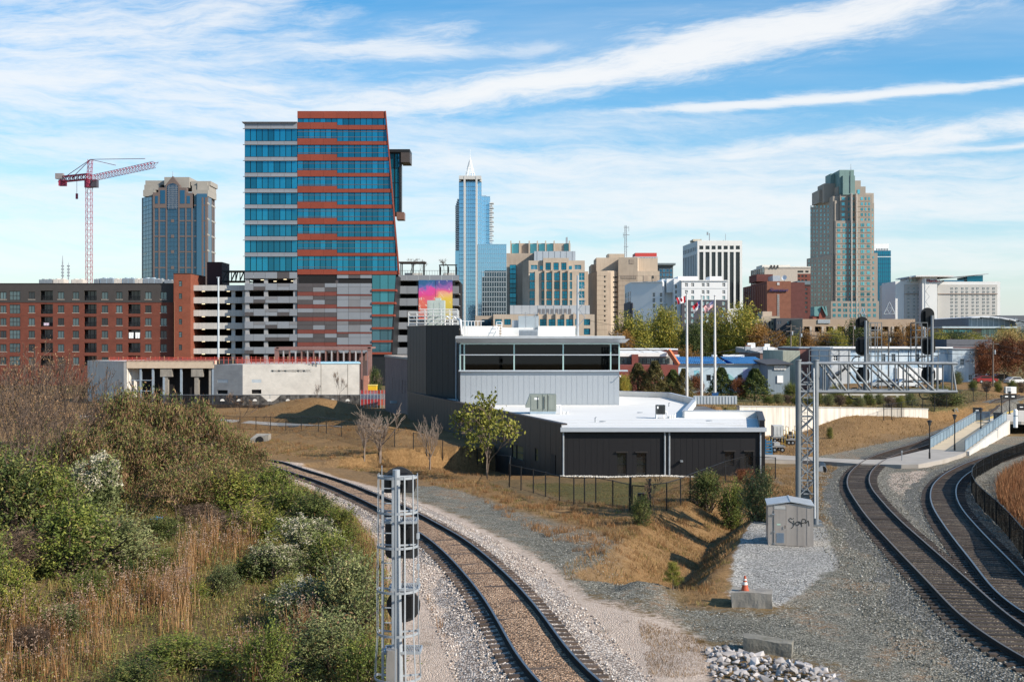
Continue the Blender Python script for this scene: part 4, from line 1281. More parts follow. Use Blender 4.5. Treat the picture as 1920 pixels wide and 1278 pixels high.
 for a,c in zip(us[:-1],us[1:]):
  for z0,z1 in((zsill+.14,zm),(zm,zhead)):
   U.panel(root,(a,z0,c,z1),glaze(),-.12,-.09,'pane',.06)
 for u in us:
  b=MB();U.box(b,(u-.07,zsill+.1,u+.07,zhead),-.2,.03);b.build('mullion',GREENF,root)
 b=MB();U.box(b,(0,zm-.05,U.len,zm+.05),-.2,.04);b.build('transom',TRIM,root)
 b=MB();U.box(b,(0,zhead-.02,U.len,zhead+.12),-.2,.02);b.build('head_rail',M('light_green_head_rail',(.50,.62,.58),.5),root)
 for k in range(7):
  u=U.U(1090+k*8)
  b=MB();b.bar(U.P(u,zsill+.8,-3),U.P(u+1.6,zhead-.3,-5),.25,.05);b.build('stair_tread',M('grey_stair',(.22,.24,.24),.5),root)
 S=Face.pts((GX(858,131),131),(GX(863,dU),dU))
 b=MB();S.box(b,(0,zs,S.len,zhead),-.3,0);b.build('side_wall',CHAR,root)
 for z0,z1 in((zsill+.14,zm),(zm,zhead)):
  S.panel(root,(.3,z0,S.len-.1,z1),glaze(),.01,.04,'pane',.06)
 b=MB();b.tube([S.P(1.5,zs,.2),S.P(1.5,ztop,.2)],.09,8);b.build('downpipe',GALV,root)
 x0,x1=GX(854,dU-1.2),GX(1181,dU-1.2)
 zt=GZ(630,dU-1.2)
 xa=GX(1170,dU-1.2)
 b=MB().hexa([(x0,dU-.2,zhead+.14),(xa+.2,dU-.2,zhead+.14),(xa+.2,dU+20,zhead+.14),(x0,dU+20,zhead+.14),(x0,dU-1.3,zt-.30),(x1,dU-1.3,zt-.30),(x1,dU+20,zt-.30),(x0,dU+20,zt-.30)])
 b.build('soffit',TRIM,root)
 MB().box(x0,x1-.5,dU-1.32,dU+20,zt-.26,zt).build('upper_roof',M('grey_fascia_metal',(.40,.42,.44),.5,.2),root)
 MB().box(x0+.1,x1-.6,dU-1.2,dU+19.9,zt,zt+.03).build('roof_sheet',MEMB,root)
 b=MB().tube([U.P(U.len,Z(703),0),U.P(U.len+.1,Z(706),.5),U.P(U.len+.1,Z(703),.6)],.04,6);b.build('camera_bracket',WHITE,root)
# dark tower on the left
 Tl,Tm=Face.pts(far2,far),Face.pts(far,(GX(861,133),133))
 ztw=GZ(611.5,136)
 b=MB();b.prism([far2,far,(GX(861,133),133),(GX(861,150),150),(far2[0]+1,152)],zg,ztw);b.build('tower_wall',CHARB,root)
 for fc,n in((Tl,6),(Tm,6)):
  for k in range(n+1):
   u=fc.len*k/n;b=MB();fc.box(b,(u-.015,zw+.1,u+.015,ztw-.02),.002,.012);b.build('wall_seam',CHARB,root)
 b=MB();b.prism([(far2[0]-.1,far2[1]),(far[0],far[1]-.1),(GX(861,133)+.1,132.9),(GX(861,150),150),(far2[0]+1,152)],ztw,ztw+.12);b.build('parapet_cap',M('dark_cap_metal',(.06,.05,.048),.45,.3),root)
 return dict(zs=zs,ztw=ztw,zt=zt,dU=dU)
def glaze():
 """dark see-through glazing with a faint sky reflection"""
 if 'see_through_glazing' in MATS:return MATS['see_through_glazing']
 m,g,b=new_mat('see_through_glazing')
 tr=g.n.new('ShaderNodeBsdfTransparent');tr.inputs[0].default_value=(.07,.075,.075,1)
 gl=g.n.new('ShaderNodeBsdfGlossy');gl.inputs['Roughness'].default_value=.02;gl.inputs[0].default_value=(.9,.95,.95,1)
 fr=g.n.new('ShaderNodeFresnel');fr.inputs[0].default_value=1.45
 mx=g.n.new('ShaderNodeMixShader');g.l.new(fr.outputs[0],mx.inputs[0]);g.l.new(tr.outputs[0],mx.inputs[1]);g.l.new(gl.outputs[0],mx.inputs[2])
 g.l.new(mx.outputs[0],g.n['Material Output'].inputs[0])
 MATS['see_through_glazing']=m
 return m
ST=station()
# things standing on the station roofs
def hvac_big():
 d=106.0;zs=ST['zs']
 X=lambda px:GX(px,d);Zp=lambda py:GZ(py,d)
 gm=M('grey_green_unit_paint',(.25,.275,.245),.55,.2,.14,1.2,streak=.2)
 root=thing('rooftop_unit','large grey green rooftop air handler with a sloped hood on the white roof','air conditioner',(X(1018),d+1,zs))
 k=zs-Zp(775)
 zt=Zp(738)+k
 MB().box(X(994),X(1042),d,d+1.8,zs,zs+.25).build('skid',M('pale_blue_skid',(.34,.42,.48),.5,.3),root)
 for a,c in((994,1016),(1017,1026),(1027,1043)):
  o=MB().box(X(a),X(c),d,d+1.8,zs+.25,zt).build('cabinet',gm,root)
  MB().box(X(a)+.08,X(c)-.08,d-.03,d,zs+.4,zt-.1).build('access_door',gm,o)
 MB().extrude([(X(994),zs+.6),(X(994),zt),(X(985.5),zs+.75),(X(985.5),zs+.6)],(0,d,0),(1,0,0),(0,0,1),(0,1.6,0)).build('intake_hood',gm,root)
 for px in(1008,1020):MB().box(X(px),X(px+1),d-.07,d-.03,zs+.5,zt-.2).build('handle',BLACKM,root)
 b=MB();b.tube([(X(1043),d+.3,zs+.8),(X(1050),d+.3,zs+.85),(X(1052),d+.3,zs+.15),(X(1066),d+.3,zs+.12)],.06,8);b.build('pipe',WHITE,root)
 for px in(1050,1056,1063):MB().box(X(px),X(px+3.5),d+.1,d+.6,zs,zs+rng.uniform(.2,.5)).build('pipe_support',WHITE,root)
 MB().box(X(1002),X(1010),d-.035,d-.031,zt-.5,zt-.3).build('rating_plate',WHITE,root)
hvac_big()
def condenser():
 d=100.0;zs=ST['zs']
 X=lambda px:GX(px,d);Zp=lambda py:GZ(py,d)
 root=thing('condenser_unit','small dark condenser on a pale stand alone on the white roof','air conditioner',(X(1239),d+.4,zs))
 zt=zs+25*d/F
 for px in(1231.5,1246):
  for y in(d,d+.7):MB().box(X(px)-.04,X(px)+.04,y,y+.08,zs,zs+.38).build('leg',WHITE,root)
 o=MB().box(X(1231),X(1247.5),d,d+.8,zs+.36,zt).build('cabinet',M('dark_grey_unit_paint',(.045,.05,.05),.5,.2),root)
 f=MB()
 for k in range(9):f.box(X(1234),X(1245),d-.02,d,zs+.45+k*.075,zs+.475+k*.075)
 f.build('grille',BLACKM,o)
 MB().box(X(1232),X(1235),d-.02,d-.002,zt-.3,zt-.1).build('rating_plate',WHITE,root)
 b=MB();b.tube([(X(1248),d+.4,zs+.6),(X(1252),d+.4,zs+.5),(X(1253),d+.4,zs+.1),(X(1268),d+.5,zs+.1),(X(1268),d+.5,zs+.4)],.06,8);b.build('pipe',WHITE,root)
 for px in(1256,1260,1264):MB().box(X(px),X(px+3),d+.2,d+.6,zs,zs+.28).build('pipe_support',WHITE,root)
condenser()
for px,py in((1116,791),(1254,762)):
 d=F*(H-ST['zs'])/(py-CY);x=GX(px,d)
 r=thing('roof_vent_pipe','short grey vent pipe on the white roof '+('near the big air handler' if px<1200 else 'at the far right corner'),'vent pipe',(x,d,ST['zs']))
 MB().tube([(x,d,ST['zs']),(x,d,ST['zs']+.35),(x+.1,d,ST['zs']+.42)],.05,8).build('pipe',GALV_D,r)
def roof_screen():
 """pipe framework round the plant on the tower"""
 d0,d1=139.0,146.0;zt=ST['ztw']+.12
 root=thing('pipe_framework','white pipe railing and equipment frame on top of the dark tower','roof railing',(GX(812,141),141,zt))
 wm=M('off_white_pipe',(.66,.66,.64),.5,.2,.1,2)
 for d,px0,px1 in((d0,766,858),(d1,768,860)):
  for h in(.35,.75,1.2,1.65,2.0):
   a,c=(px0,px1)if h<1.7 else(px0+20,px1)
   MB().tube([(GX(a,d),d,zt+h),(GX(c,d),d,zt+h)],.05,6).build('rail',wm,root)
  for k in range(7):
   px=px0+(px1-px0)*k/6
   MB().tube([(GX(px,d),d,zt-.01),(GX(px,d),d,zt+(2.0 if k>1 else 1.65))],.05,6).build('rail_post',wm,root)
 for k in range(10):
  px=776+k*7;h=rng.uniform(.2,1.6)
  MB().tube([(GX(px,d0),d0,zt+h),(GX(px+1,d1),d1,zt+h)],.05,6).build('cross_pipe',wm,root)
 for px,h in((834,.9),(848,.8)):
  MB().tube([(GX(px,141),141,zt),(GX(px,141),141,zt+h),(GX(px+4,141),141,zt+h+.25),(GX(px+9,141),141,zt+h)],.12,8).build('vent_pipe',wm,root)
 r=thing('cooling_unit','pale grey green cooling unit behind the pipe railing on the dark tower','air conditioner',(GX(817,143),143,zt))
 g2=M('pale_green_unit',(.42,.47,.43),.55,.2,.08,1.5)
 x0,x1=GX(801,142),GX(833,142)
 o=MB().box(x0,x1,142,144.5,zt,zt+3.2).build('cabinet',g2,r)
 MB().box(x0+1.0,x1-.5,142.2,144.2,zt+3.2,zt+3.5).build('lid',g2,r)
 for k in range(3):MB().box(x0+.12+k*.7,x0+.7+k*.7,141.97,142,zt+1.2,zt+2.9).build('access_door',g2,o)
 b=MB();b.tube([(GX(858,138),138,zt+.8),(GX(863,136),136,zt+.6),(GX(866,134),134,zt-1.2)],.16,10);b.build('duct',wm,root)
roof_screen()
def roof_clutter():
 zt=ST['zt']
 d=128.0
 X=lambda px:GX(px,d);Zp=lambda py:GZ(py,d)
 def blk(name,label,px0,px1,py0,dep,mat,cat='roof equipment',dd=0.0):
  r=thing(name,label,cat,(GX((px0+px1)/2,d+dd),d+dd,zt))
  o=MB().box(GX(px0,d+dd),GX(px1,d+dd),d+dd,d+dd+dep,zt,GZ(py0,d+dd)).build('cabinet',mat,r)
  return r,o,d+dd
 wm=M('white_roof_housing',(.74,.73,.70),.7,0,.08,.6,streak=.12)
 r,o,q=blk('roof_parapet_block','long low white housing at the left of the upper roof',868,936,611,3,wm)
 for k in range(6):MB().tube([(GX(872+k*6,q),q-.2,zt),(GX(872+k*6,q),q-.2,GZ(602,q))],.03,6).build('rail_post',WHITE,r)
 MB().tube([(GX(866,q),q-.2,GZ(602,q)),(GX(908,q),q-.2,GZ(602,q))],.03,6).build('rail',WHITE,r)
 lad=thing('roof_ladder','small white ladder leaning on the white roof housing','ladder',(X(936),d-.3,zt))
 for px in(931,941):MB().tube([(X(px),d-.9,zt),(X(px),d-.1,Zp(604))],.04,6).build('stringer',WHITE,lad)
 for k in range(6):z=zt+.15+k*.3;MB().tube([(X(931),d-.9+k*.13,z),(X(941),d-.9+k*.13,z)],.03,6).build('rung',WHITE,lad)
 r,o,q=blk('roof_parapet_block','white stepped housing to the right of the roof ladder',942,1000,614,3,wm)
 r,o,q=blk('rooftop_unit','shiny silver rooftop unit behind the white housings',972,1010,592,3,M('shiny_silver_sheet',(.55,.58,.60),.3,.7,.06,1),dd=3)
 MB().box(GX(960,q),GX(972,q),q+.3,q+2,zt,GZ(600,q)).build('fan_box',GALV,r)
 r,o,q=blk('rooftop_unit','louvred grey unit in front of the silver one',973,1009,618,1.2,GALV,dd=-2)
 b=MB()
 for k in range(12):px=974+k*2.9;b.box(GX(px,q),GX(px+1.3,q),q-.05,q,zt+.1,GZ(620,q))
 b.build('louvres',GALV_D,o)
 r,o,q=blk('roof_parapet_block','plain white housing at the right of the upper roof',1009,1079,611,3,wm)
 for px in(986,1004):
  rr=thing('roof_antenna','thin grey antenna on the upper roof '+('left of' if px<990 else 'right of')+' the silver unit','antenna',(X(px),d+1,zt))
  MB().tube([(X(px),d+1,zt),(X(px),d+1,Zp(584))],[.05,.03],6).build('rod',GALV_D,rr)
  for k in range(3):MB().tube([(X(px)-.25,d+1,Zp(586+k*4)),(X(px)+.25,d+1,Zp(586+k*4))],.02,5).build('element',GALV_D,rr)
 def zigzag(name,label,px,d,py0,zb):
  z1=GZ(py0,d);x=GX(px,d)
  rr=thing(name,label,'antenna mast',(x,d,zb))
  MB().tube([(x,d,zb),(x,d,z1)],[.17,.11],10).build('pole',GALV,rr)
  n=max(3,int((z1-zb)/2.4));P=[]
  for k in range(n):
   z=zb+(z1-zb)*(.18+.8*k/n);P+=[(x+.12,d-.1,z),(x+.12+.75,d-.1,z+.5*(z1-zb)*.8/n)]
  MB().tube(P,.045,6).build('zigzag_aerial',GALV_D,rr)
 zigzag('antenna_mast','grey pole with a zigzag aerial rising from the station roof',1083,131,516,zt)
 zigzag('antenna_mast','grey pole with a zigzag aerial behind the signal gantry',1734,226,522,hz1(GX(1734,226),226))
roof_clutter()
q=np.stack([NR.uniform(GX(1050,88),GX(1300,88),900),NR.uniform(87.6,88.4,900)],1)
add_stones(np.stack([q[:,0],q[:,1],hz(q[:,0],q[:,1])+.04],1),NR.uniform(.05,.10,900),stone_mat('pale_drip_stones',[(0,(.35,.32,.28)),(1,(.62,.60,.56))]))
# path, platform, lamps
PAVE=M('pale_concrete_paving',(.34,.31,.275),.9,0,.14,.8,bump=.1)
PLAT=M('buff_platform_paving',(.50,.41,.29),.9,0,.12,.8)
def strip_obj(name,poly_px,dz,thick,mat,kind=None,parent=None):
 P=[T(x,y,dz)for x,y in poly_px]
 import bmesh
 bm=bmesh.new()
 tv=[bm.verts.new(p)for p in P];f=bm.faces.new(tv)
 r=bmesh.ops.extrude_face_region(bm,geom=[f])
 for v in[g for g in r['geom']if isinstance(g,bmesh.types.BMVert)]:v.co.z-=thick
 bmesh.ops.recalc_face_normals(bm,faces=bm.faces)
 me=bpy.data.meshes.new(name);bm.to_mesh(me);bm.free();me.materials.append(mat)
 o=bpy.data.objects.new(name,me);link(o,parent)
 if kind:o['kind']=kind
 return o
strip_obj('path',[(1425,851),(1455,852),(1500,855),(1537,857.5),(1575,859.5),(1615,861),(1655,861),(1700,851),(1742,841),(1812,847),(1790,855),(1762,863),(1722,870),(1690,870.7),(1650,870),(1606,868.6),(1570,866),(1537,864),(1500,862.5),(1455,861),(1425,861)],.345,.5,PAVE,'structure')
SL,SR=T(1742,841,.34),T(1812,847,.34)
ZP=-.45
dE=F*(H-ZP)/(789-CY)
EL,ER=Vector((GX(1828,dE),dE,ZP)),Vector((GX(1889,dE),dE,ZP))
pd=MB()
pd.hexa([SL-Vector((0,0,.6)),SR-Vector((0,0,.6)),ER-Vector((0,0,1.6)),EL-Vector((0,0,1.6)),SL,SR,ER,EL])
o=pd.build('ramp',PLAT);tag(o,kind='structure')
t_=(EL-SL);t_.z=0;t_.normalize();n_=Vector((t_.y,-t_.x,0))
PF=[EL,ER,ER+n_*1.5,ER+n_*12+t_*4,EL+n_*16+t_*70,EL+t_*70+n_*4.5,EL+t_*25+n_*.8]
o=MB().prism([(p.x,p.y)for p in PF],ZP-.35,ZP).build('platform',M('platform_concrete',(.52,.47,.40),.9,0,.12,.6));tag(o,kind='structure')
e0,e1=EL+t_*.3+n_*.12,EL+t_*25+n_*.92
YEL=M('worn_yellow_tactile',(.62,.42,.08),.8,0,.15,4)
MB().hexa([e0+Vector((0,0,.004)),e0+n_*.6+Vector((0,0,.004)),e1+n_*.6+Vector((0,0,.004)),e1+Vector((0,0,.004)),e0+Vector((0,0,.02)),e0+n_*.6+Vector((0,0,.02)),e1+n_*.6+Vector((0,0,.02)),e1+Vector((0,0,.02))]).build('tactile_strip',YEL,o)
for k in range(6):
 p=ER+n_*(2.2+k*1.8)+t_*(2+k);b=MB().box(p.x-.3,p.x+.3,p.y-.3,p.y+.3,-2.6,ZP-.36).build('platform_leg',CONC,o)
RAILP=M('blue_grey_rail_paint',(.16,.22,.27),.45,.4,.1,2)
RAILM=NET('blue_grey_rail_mesh',(.20,.27,.33),.80)
def railing(label,a,b,n,wall=None):
 root=thing('ramp_railing',label,'railing',(a+b)/2)
 up=Vector((0,0,1.1))
 for k in range(n+1):
  p=a.lerp(b,k/n);MB().tube([p-Vector((0,0,.05)),p+up],.04,6).build('post',RAILP,root)
 for k in range(n):
  p,q=a.lerp(b,(k+.03)/n),a.lerp(b,(k+.97)/n);e=Vector((0,0,.12));h=Vector((0,0,1.0))
  m=MB();m.quad(p+e,q+e,q+h,p+h);m.build('mesh_panel',RAILM,root)
 MB().tube([a+up,b+up],.05,8).build('top_rail',RAILP,root)
 MB().tube([a+up*.1,b+up*.1],.03,6).build('bottom_rail',RAILP,root)
 return root
SLz,SRz=SL+n_*.12,SR-n_*.12
railing('blue grey mesh railing along the track side of the platform ramp',SLz,EL+n_*.12,16)
railing('blue grey mesh railing above the white ramp wall',SRz,ER-n_*.12,13)
railing('short blue grey railing where the ramp meets the platform',EL+n_*.12,EL+n_*1.6+t_*.2,2)
b=MB();a,c=SR+n_*.02,ER+n_*.02
b.hexa([a+Vector((0,0,-1.0)),a+n_*.25+Vector((0,0,-1.0)),c+n_*.25+Vector((0,0,-2.2)),c+Vector((0,0,-2.2)),a+Vector((0,0,.05)),a+n_*.25+Vector((0,0,.05)),c+n_*.25+Vector((0,0,.1)),c+Vector((0,0,.1))])
tag(b.build('ramp_wall',CONC_L),'white concrete wall under the right side of the platform ramp','wall')
def lamp(label,px,pyb,pyt,base=None):
 p=base or T(px,pyb)
 h=(pyb-pyt)*p.y/F
 root=thing('lamp_post',label,'lamp post',p,'platform lamp posts')
 x,y,z=p
 MB().tube([(x,y,z-.1),(x,y,z+.12)],.16,10).build('base',BLACKM,root)
 MB().tube([(x,y,z),(x,y,z+.9),(x,y,z+.95),(x,y,z+h-.5)],[.085,.085,.06,.05],10).build('pole',BLACKM,root)
 b=MB();b.tube([(x,y,z+h-.5),(x,y,z+h-.42),(x,y,z+h-.10)],[.05,.08,.18],8)
 b.build('lantern',M('dark_lantern_glass',(.10,.10,.095),.3,.2),root)
 MB().tube([(x,y,z+h-.10),(x,y,z+h-.02),(x,y,z+h+.05)],[.23,.22,.04],12).build('lantern_cap',BLACKM,root)
 for k in range(4):
  a=math.pi/4+k*math.pi/2
  MB().bar((x+.09*math.cos(a),y+.09*math.sin(a),z+h-.44),(x+.185*math.cos(a),y+.185*math.sin(a),z+h-.09),.02,.02).build('lantern_rib',BLACKM,root)
lamp('black lamp post on the path nearest the rail crossing',1743,867,788)
lamp('black lamp post on the path between the two ramp railings',1790,850,777)
def on_plat(px,py,z=ZP):d=F*(H-z)/(py-CY);return Vector((GX(px,d),d,z))
def ramp_at(px,py):
 p=on_plat(px,py,-.8)
 return p
lamp('black lamp post halfway up the platform ramp',1839,815,764,ramp_at(1839,816))
lamp('black lamp post beside the trash can on the platform',1878,792,747,on_plat(1878,786))
lamp('black lamp post carrying a small hanging sign',1893,775,733,on_plat(1893,776))
def small_sign(label,p,h,w,sh,txt=None):
 root=thing('sign',label,'sign',p)
 for s in(-1,1):MB().tube([(p.x+s*w*.4,p.y,p.z),(p.x+s*w*.4,p.y,p.z+h)],.04,6).build('post',BLACKM,root)
 o=MB().box(p.x-w/2,p.x+w/2,p.y-.04,p.y+.02,p.z+h-sh,p.z+h).build('board',BLACKM,root)
 MB().box(p.x-w*.18,p.x+w*.18,p.y-.045,p.y-.041,p.z+h-sh*.56,p.z+h-sh*.44).build('white_lettering',WHITE,o)
small_sign('small black sign on two posts at the top of the platform ramp',on_plat(1832,787),1.5,1.0,.7)
small_sign('small black sign on two posts at the far end of the platform',on_plat(1915,786),1.9,1.1,.8)
p=on_plat(1893,776)
rs=thing('hanging_sign','black rectangular sign hung on the lamp post at the far platform','sign',(p.x,p.y,p.z+2.6))
MB().box(p.x-.85,p.x+.85,p.y-.12,p.y-.08,p.z+1.95,p.z+2.6).build('board',BLACKM,rs)
for s in(-.45,.4):MB().box(p.x+s-.2,p.x+s+.2,p.y-.125,p.y-.121,p.z+2.2,p.z+2.35).build('white_lettering',WHITE,rs)
p=on_plat(1904,801);p.x+=.0
rs=thing('bollard','white round bollard on the platform edge','bollard',p);MB().tube([p,p+Vector((0,0,1.9)),p+Vector((0,0,2.0))],[.22,.22,.12],12).build('body',WHITE,rs);MB().tube([p+Vector((0,0,1.2)),p+Vector((0,0,1.35))],.225,12).build('band',GALV,rs)
p=on_plat(1874,792)
rs=thing('trash_can','dark blue grey trash can at the foot of the lamp post','trash can',p);MB().box(p.x-.45,p.x+.35,p.y,p.y+.6,p.z,p.z+1.0).build('body',M('dark_blue_bin',(.03,.045,.06),.5),rs);MB().box(p.x-.5,p.x+.4,p.y-.05,p.y+.65,p.z+1.0,p.z+1.15).build('lid',BLACKM,rs);MB().box(p.x-.3,p.x+.2,p.y-.01,p.y-.002,p.z+.75,p.z+.9).build('slot',BLACK,rs)
p=T(1691,872);rs=thing('marker_post','thin grey marker post at the edge of the crossing path','post',p);MB().tube([p,p+Vector((0,0,1.25))],.04,6).build('pole',GALV_D,rs);MB().box(p.x-.06,p.x+.06,p.y-.03,p.y+.03,p.z+1.1,p.z+1.3).build('cap',GALV_D,rs)
p=T(1540,884);rs=thing('culvert_pipe','black drain pipe end under the crossing path','pipe',p);MB().tube([p+Vector((0,-.4,.2)),p+Vector((.6,2,.3))],.32,14).build('barrel',BLACKM,rs);MB().tube([p+Vector((0,-.41,.2)),p+Vector((0,-.36,.2))],.36,14).build('collar',GALV_D,rs)
# retaining wall in cast panels
def retaining():
 f=Face.pts((25.6,128),(55.6,152))
 root=thing('retaining_wall','long white concrete retaining wall behind the carts and the gantry','retaining wall',f.P(f.len/2,-1.9))
 n=13
 for k in range(n):
  a,b=f.len*k/n+.015,f.len*(k+1)/n-.015
  za,zb=1.62-1.74*a/f.len,1.62-1.74*b/f.len
  m=MB();o0,o1=0.0,-.4
  m.hexa([f.P(a,-3,o0),f.P(b,-3,o0),f.P(b,-3,o1),f.P(a,-3,o1),f.P(a,za,o0),f.P(b,zb,o0),f.P(b,zb,o1),f.P(a,za,o1)])
  m.build('wall_panel',M('white_cast_concrete',(.56,.52,.46),.85,0,.14,.35,streak=.35),root)
 m=MB();m.hexa([f.P(-.1,1.62,.06),f.P(f.len,-.12,.06),f.P(f.len,-.12,-.46),f.P(-.1,1.62,-.46),f.P(-.1,1.74,.06),f.P(f.len,0,.06),f.P(f.len,0,-.46),f.P(-.1,1.74,-.46)])
 m.build('coping',M('grey_coping',(.34,.33,.31),.9),root)
retaining()
f=Face(1530,175,1705,175)
root=thing('bridge_parapet','low white concrete bridge railing seen under the gantry arm','parapet',f.P(f.len/2,0))
b=MB();f.box(b,(0,f.Z(751),f.len,f.Z(746)),-.5,0);b.build('kerb',CONC_L,root)
b=MB();f.box(b,(0,f.Z(741),f.len,f.Z(738.5)),-.4,0);b.build('rail',CONC_L,root)
for k in range(9):u=f.len*k/8;b=MB();f.box(b,(max(0,u-.2),f.Z(746),u+.2,f.Z(741)),-.4,-.02);b.build('post',CONC_L,root)
# baggage carts beside the station
def cart(label,px0,px1,d,box,col):
 x0,x1=GX(px0,d),GX(px1,d);z=hz1((x0+x1)/2,d)
 root=thing('baggage_cart',label,'baggage cart',((x0+x1)/2,d,z))
 MB().box(x0,x1,d,d+1.4,z+.5,z+.64).build('deck',M('grey_cart_deck',(.22,.22,.22),.6,.3),root)
 for x in(x0+.3,x1-.3):
  for y in(d+.05,d+1.2):
   w=MB().tube([(x,y-.02,z+.25),(x,y+.16,z+.25)],.25,14).build('wheel',BLACK,root)
   MB().tube([(x,y-.04,z+.25),(x,y-.02,z+.25)],.11,10).build('rim',GALV_D,w)
 MB().bar((x0-.5,d+.7,z+.3),(x0,d+.7,z+.55),.06,.06).build('drawbar',BLACKM,root)
 if box:
  o=MB().box(x0+.15,x1-.1,d+.1,d+1.3,z+.66,z+1.85).build('box',col,root)
  for k in range(3):MB().box(x0+.2+k*(x1-x0-.3)/3,x0+.1+(k+1)*(x1-x0-.3)/3,d+.07,d+.098,z+.8,z+1.75).build('door',col,o)
 else:
  for x in(x0+.05,x1-.05):
   for y in(d+.1,d+1.3):MB().tube([(x,y,z+.64),(x,y,z+1.5)],.03,6).build('stanchion',M('worn_yellow_paint',(.45,.30,.05),.6),root)
   MB().tube([(x,d+.1,z+1.5),(x,d+1.3,z+1.5)],.03,6).build('end_rail',GALV,root)
  MB().box(x0+.3,x1-.5,d+.2,d+1.2,z+.645,z+.95).build('crate',col,root)
cart('pale grey box cart parked at the end of the station',1448,1472,122,True,M('pale_cart_box',(.50,.51,.50),.6,.1))
cart('flat baggage cart with dark wheels in front of the box cart',1447,1473,112,False,M('grey_crate',(.34,.34,.33),.7))
cart('flat baggage cart with yellow stanchions beside the gantry mast',1474,1492,119,False,M('brown_crate',(.18,.12,.07),.8))
cart('dark empty baggage cart close to the retaining wall',1478,1496,124,False,M('dark_crate',(.05,.05,.05),.8))
x,d=GX(1441.5,108),108;z=hz1(x,d)
root=thing('folded_lift','upright blue folded wheelchair lift by the station corner','lift',(x,d,z))
for k in range(5):MB().box(x-.3,x+.3,d+.02,d+.12,z+.15+k*.28,z+.32+k*.28).build('slat',M('blue_lift_paint',(.03,.13,.25),.5),root)
for s in(-.34,.34):MB().bar((x+s,d+.07,z),(x+s*.8,d+.07,z+1.6),.08,.1).build('upright',M('blue_lift_paint',(.03,.13,.25),.5),root)
# flagpoles
def flag_cloth(name,root,x,y,z0,z1,w,droop,paint,mats):
 """hoist edge at x; cloth hangs to the left and down"""
 nx,ny=26,26;mb=MB();idx={}
 for i in range(nx+1):
  for j in range(ny+1):
   u,v=i/nx,j/ny
   X=x-w*u
   Z=z0+(z1-z0)*v-droop*u**1.15
   Y=y+.16*math.sin(u*9+v*1.5)*u+.08*math.sin(u*17-v*3)*u
   X+=.12*u*math.sin(v*3+1)
   idx[i,j]=len(mb.v);mb.v.append((X,Y,Z))
 for i in range(nx):
  for j in range(ny):
   mb.f.append((idx[i,j],idx[i+1,j],idx[i+1,j+1],idx[i,j+1]));mb.m.append(paint((i+.5)/nx,(j+.5)/ny))
 mb.build('cloth',mats,root,True)
RED,NAVY,FWH=M('flag_red',(.45,.015,.03),.8),M('flag_navy',(.03,.04,.16),.8),M('flag_white',(.72,.70,.70),.8)
def us(u,v):
 if u<.42 and v>.46:
  a,b=(u/.42*11)%2-.5,((v-.46)/.54*9)%1-.5
  return 2 if abs(b)<.25 and(u/.42*6)%1<.4 and(v-.46)/.54*5%1<.4 else 1
 return 0 if int((1-v)*13)%2==0 else 2
def ca(u,v):
 if u<.25 or u>.75:return 0
 a,b=abs(u-.5)/.5,(v-.5)
 leaf=(abs(b)<.33 and a<.36*(1-abs(b-.02)/.36)*(1+.45*math.cos(b*34)))or(a<.03 and-.42<b<0)
 return 0 if leaf else 2
def nc(u,v):
 if u<.36:
  return 2 if math.hypot((u-.18)/.36*.8,v-.5)<.10 else 1
 return 0 if v>.5 else 2
POLE=M('satin_white_pole',(.66,.64,.62),.4,.2,.05,2)
def flagpole(label,flabel,px,pyt,d,fz0,fz1,w,droop,paint):
 x=GX(px,d);zb=hz1(x,d);zt=GZ(pyt,d)
 root=thing('flagpole',label,'flagpole',(x,d,zb))
 MB().tube([(x,d,zb-.1),(x,d,zb+.15)],.35,12).build('base',GALV_D,root)
 MB().tube([(x,d,zb),(x,d,zb+(zt-zb)*.5),(x,d,zt)],[.19,.16,.10],12).build('pole',POLE,root)
 MB().tube([(x,d,zt),(x,d,zt+.12),(x,d,zt+.24)],[.10,.17,.05],10).build('finial',POLE,root)
 fl=thing('flag',flabel,'flag',(x-.2,d,GZ(fz1,d)))
 flag_cloth('flag',fl,x-.2,d,GZ(fz1,d),GZ(fz0,d),w,droop,paint,[RED,NAVY,FWH])
d=152
flagpole('white flagpole flying the red and white maple leaf flag','red and white Canadian maple leaf flag',1288,552,d,555,567,1.15,.25,ca)
flagpole('white flagpole between the two others with a limp state flag','limp North Carolina state flag hanging on the middle pole',1315.5,556,d,563,576,.95,.85,nc)
flagpole('white flagpole flying the stars and stripes','stars and stripes flag drooping from its pole',1340.5,556,d,563,575,1.25,.9,us)
# pinkish brick building next to the station tower
PINKB=BRICKM('pink_brown_brick',(.235,.145,.125),(.20,.125,.11),(.24,.19,.17))
f=Face(722,176,768,148)
root=thing('brick_annex','pink brown brick building with slit windows left of the dark tower','building',f.P(f.len/2,-1.9))
slits=[]
for px,y0,y1,w in((735.7,707,729,.3),(748.5,711,732,.3),(754.2,712,738,.55),(759.5,713,738,.3)):
 u=f.U(px);dd=f.D(u);slits.append((u-w/2,GZ(y1,dd),u+w/2,GZ(y0,dd)))
zt0,zt1=GZ(666,176),GZ(674,148)
b=MB();f.shell(b,(0,-3,f.len,min(zt0,zt1)),slits,.25);f.box(b,(0,-3,f.len,min(zt0,zt1)),-9,-.3)
b.quad(f.P(0,min(zt0,zt1),0),f.P(f.len,min(zt0,zt1),0),f.P(f.len,min(zt0,zt1),-9),f.P(0,min(zt0,zt1),-9))
b.build('wall',PINKB,root)
b=MB();f.box(b,(-.1,min(zt0,zt1),f.len,min(zt0,zt1)+.25),-9,.12);b.build('coping',M('pale_gravel_coping',(.42,.36,.30),.9),root)
for s in slits:f.window(root,s,BLACKM,DKGL,-.15,.05,1,1)
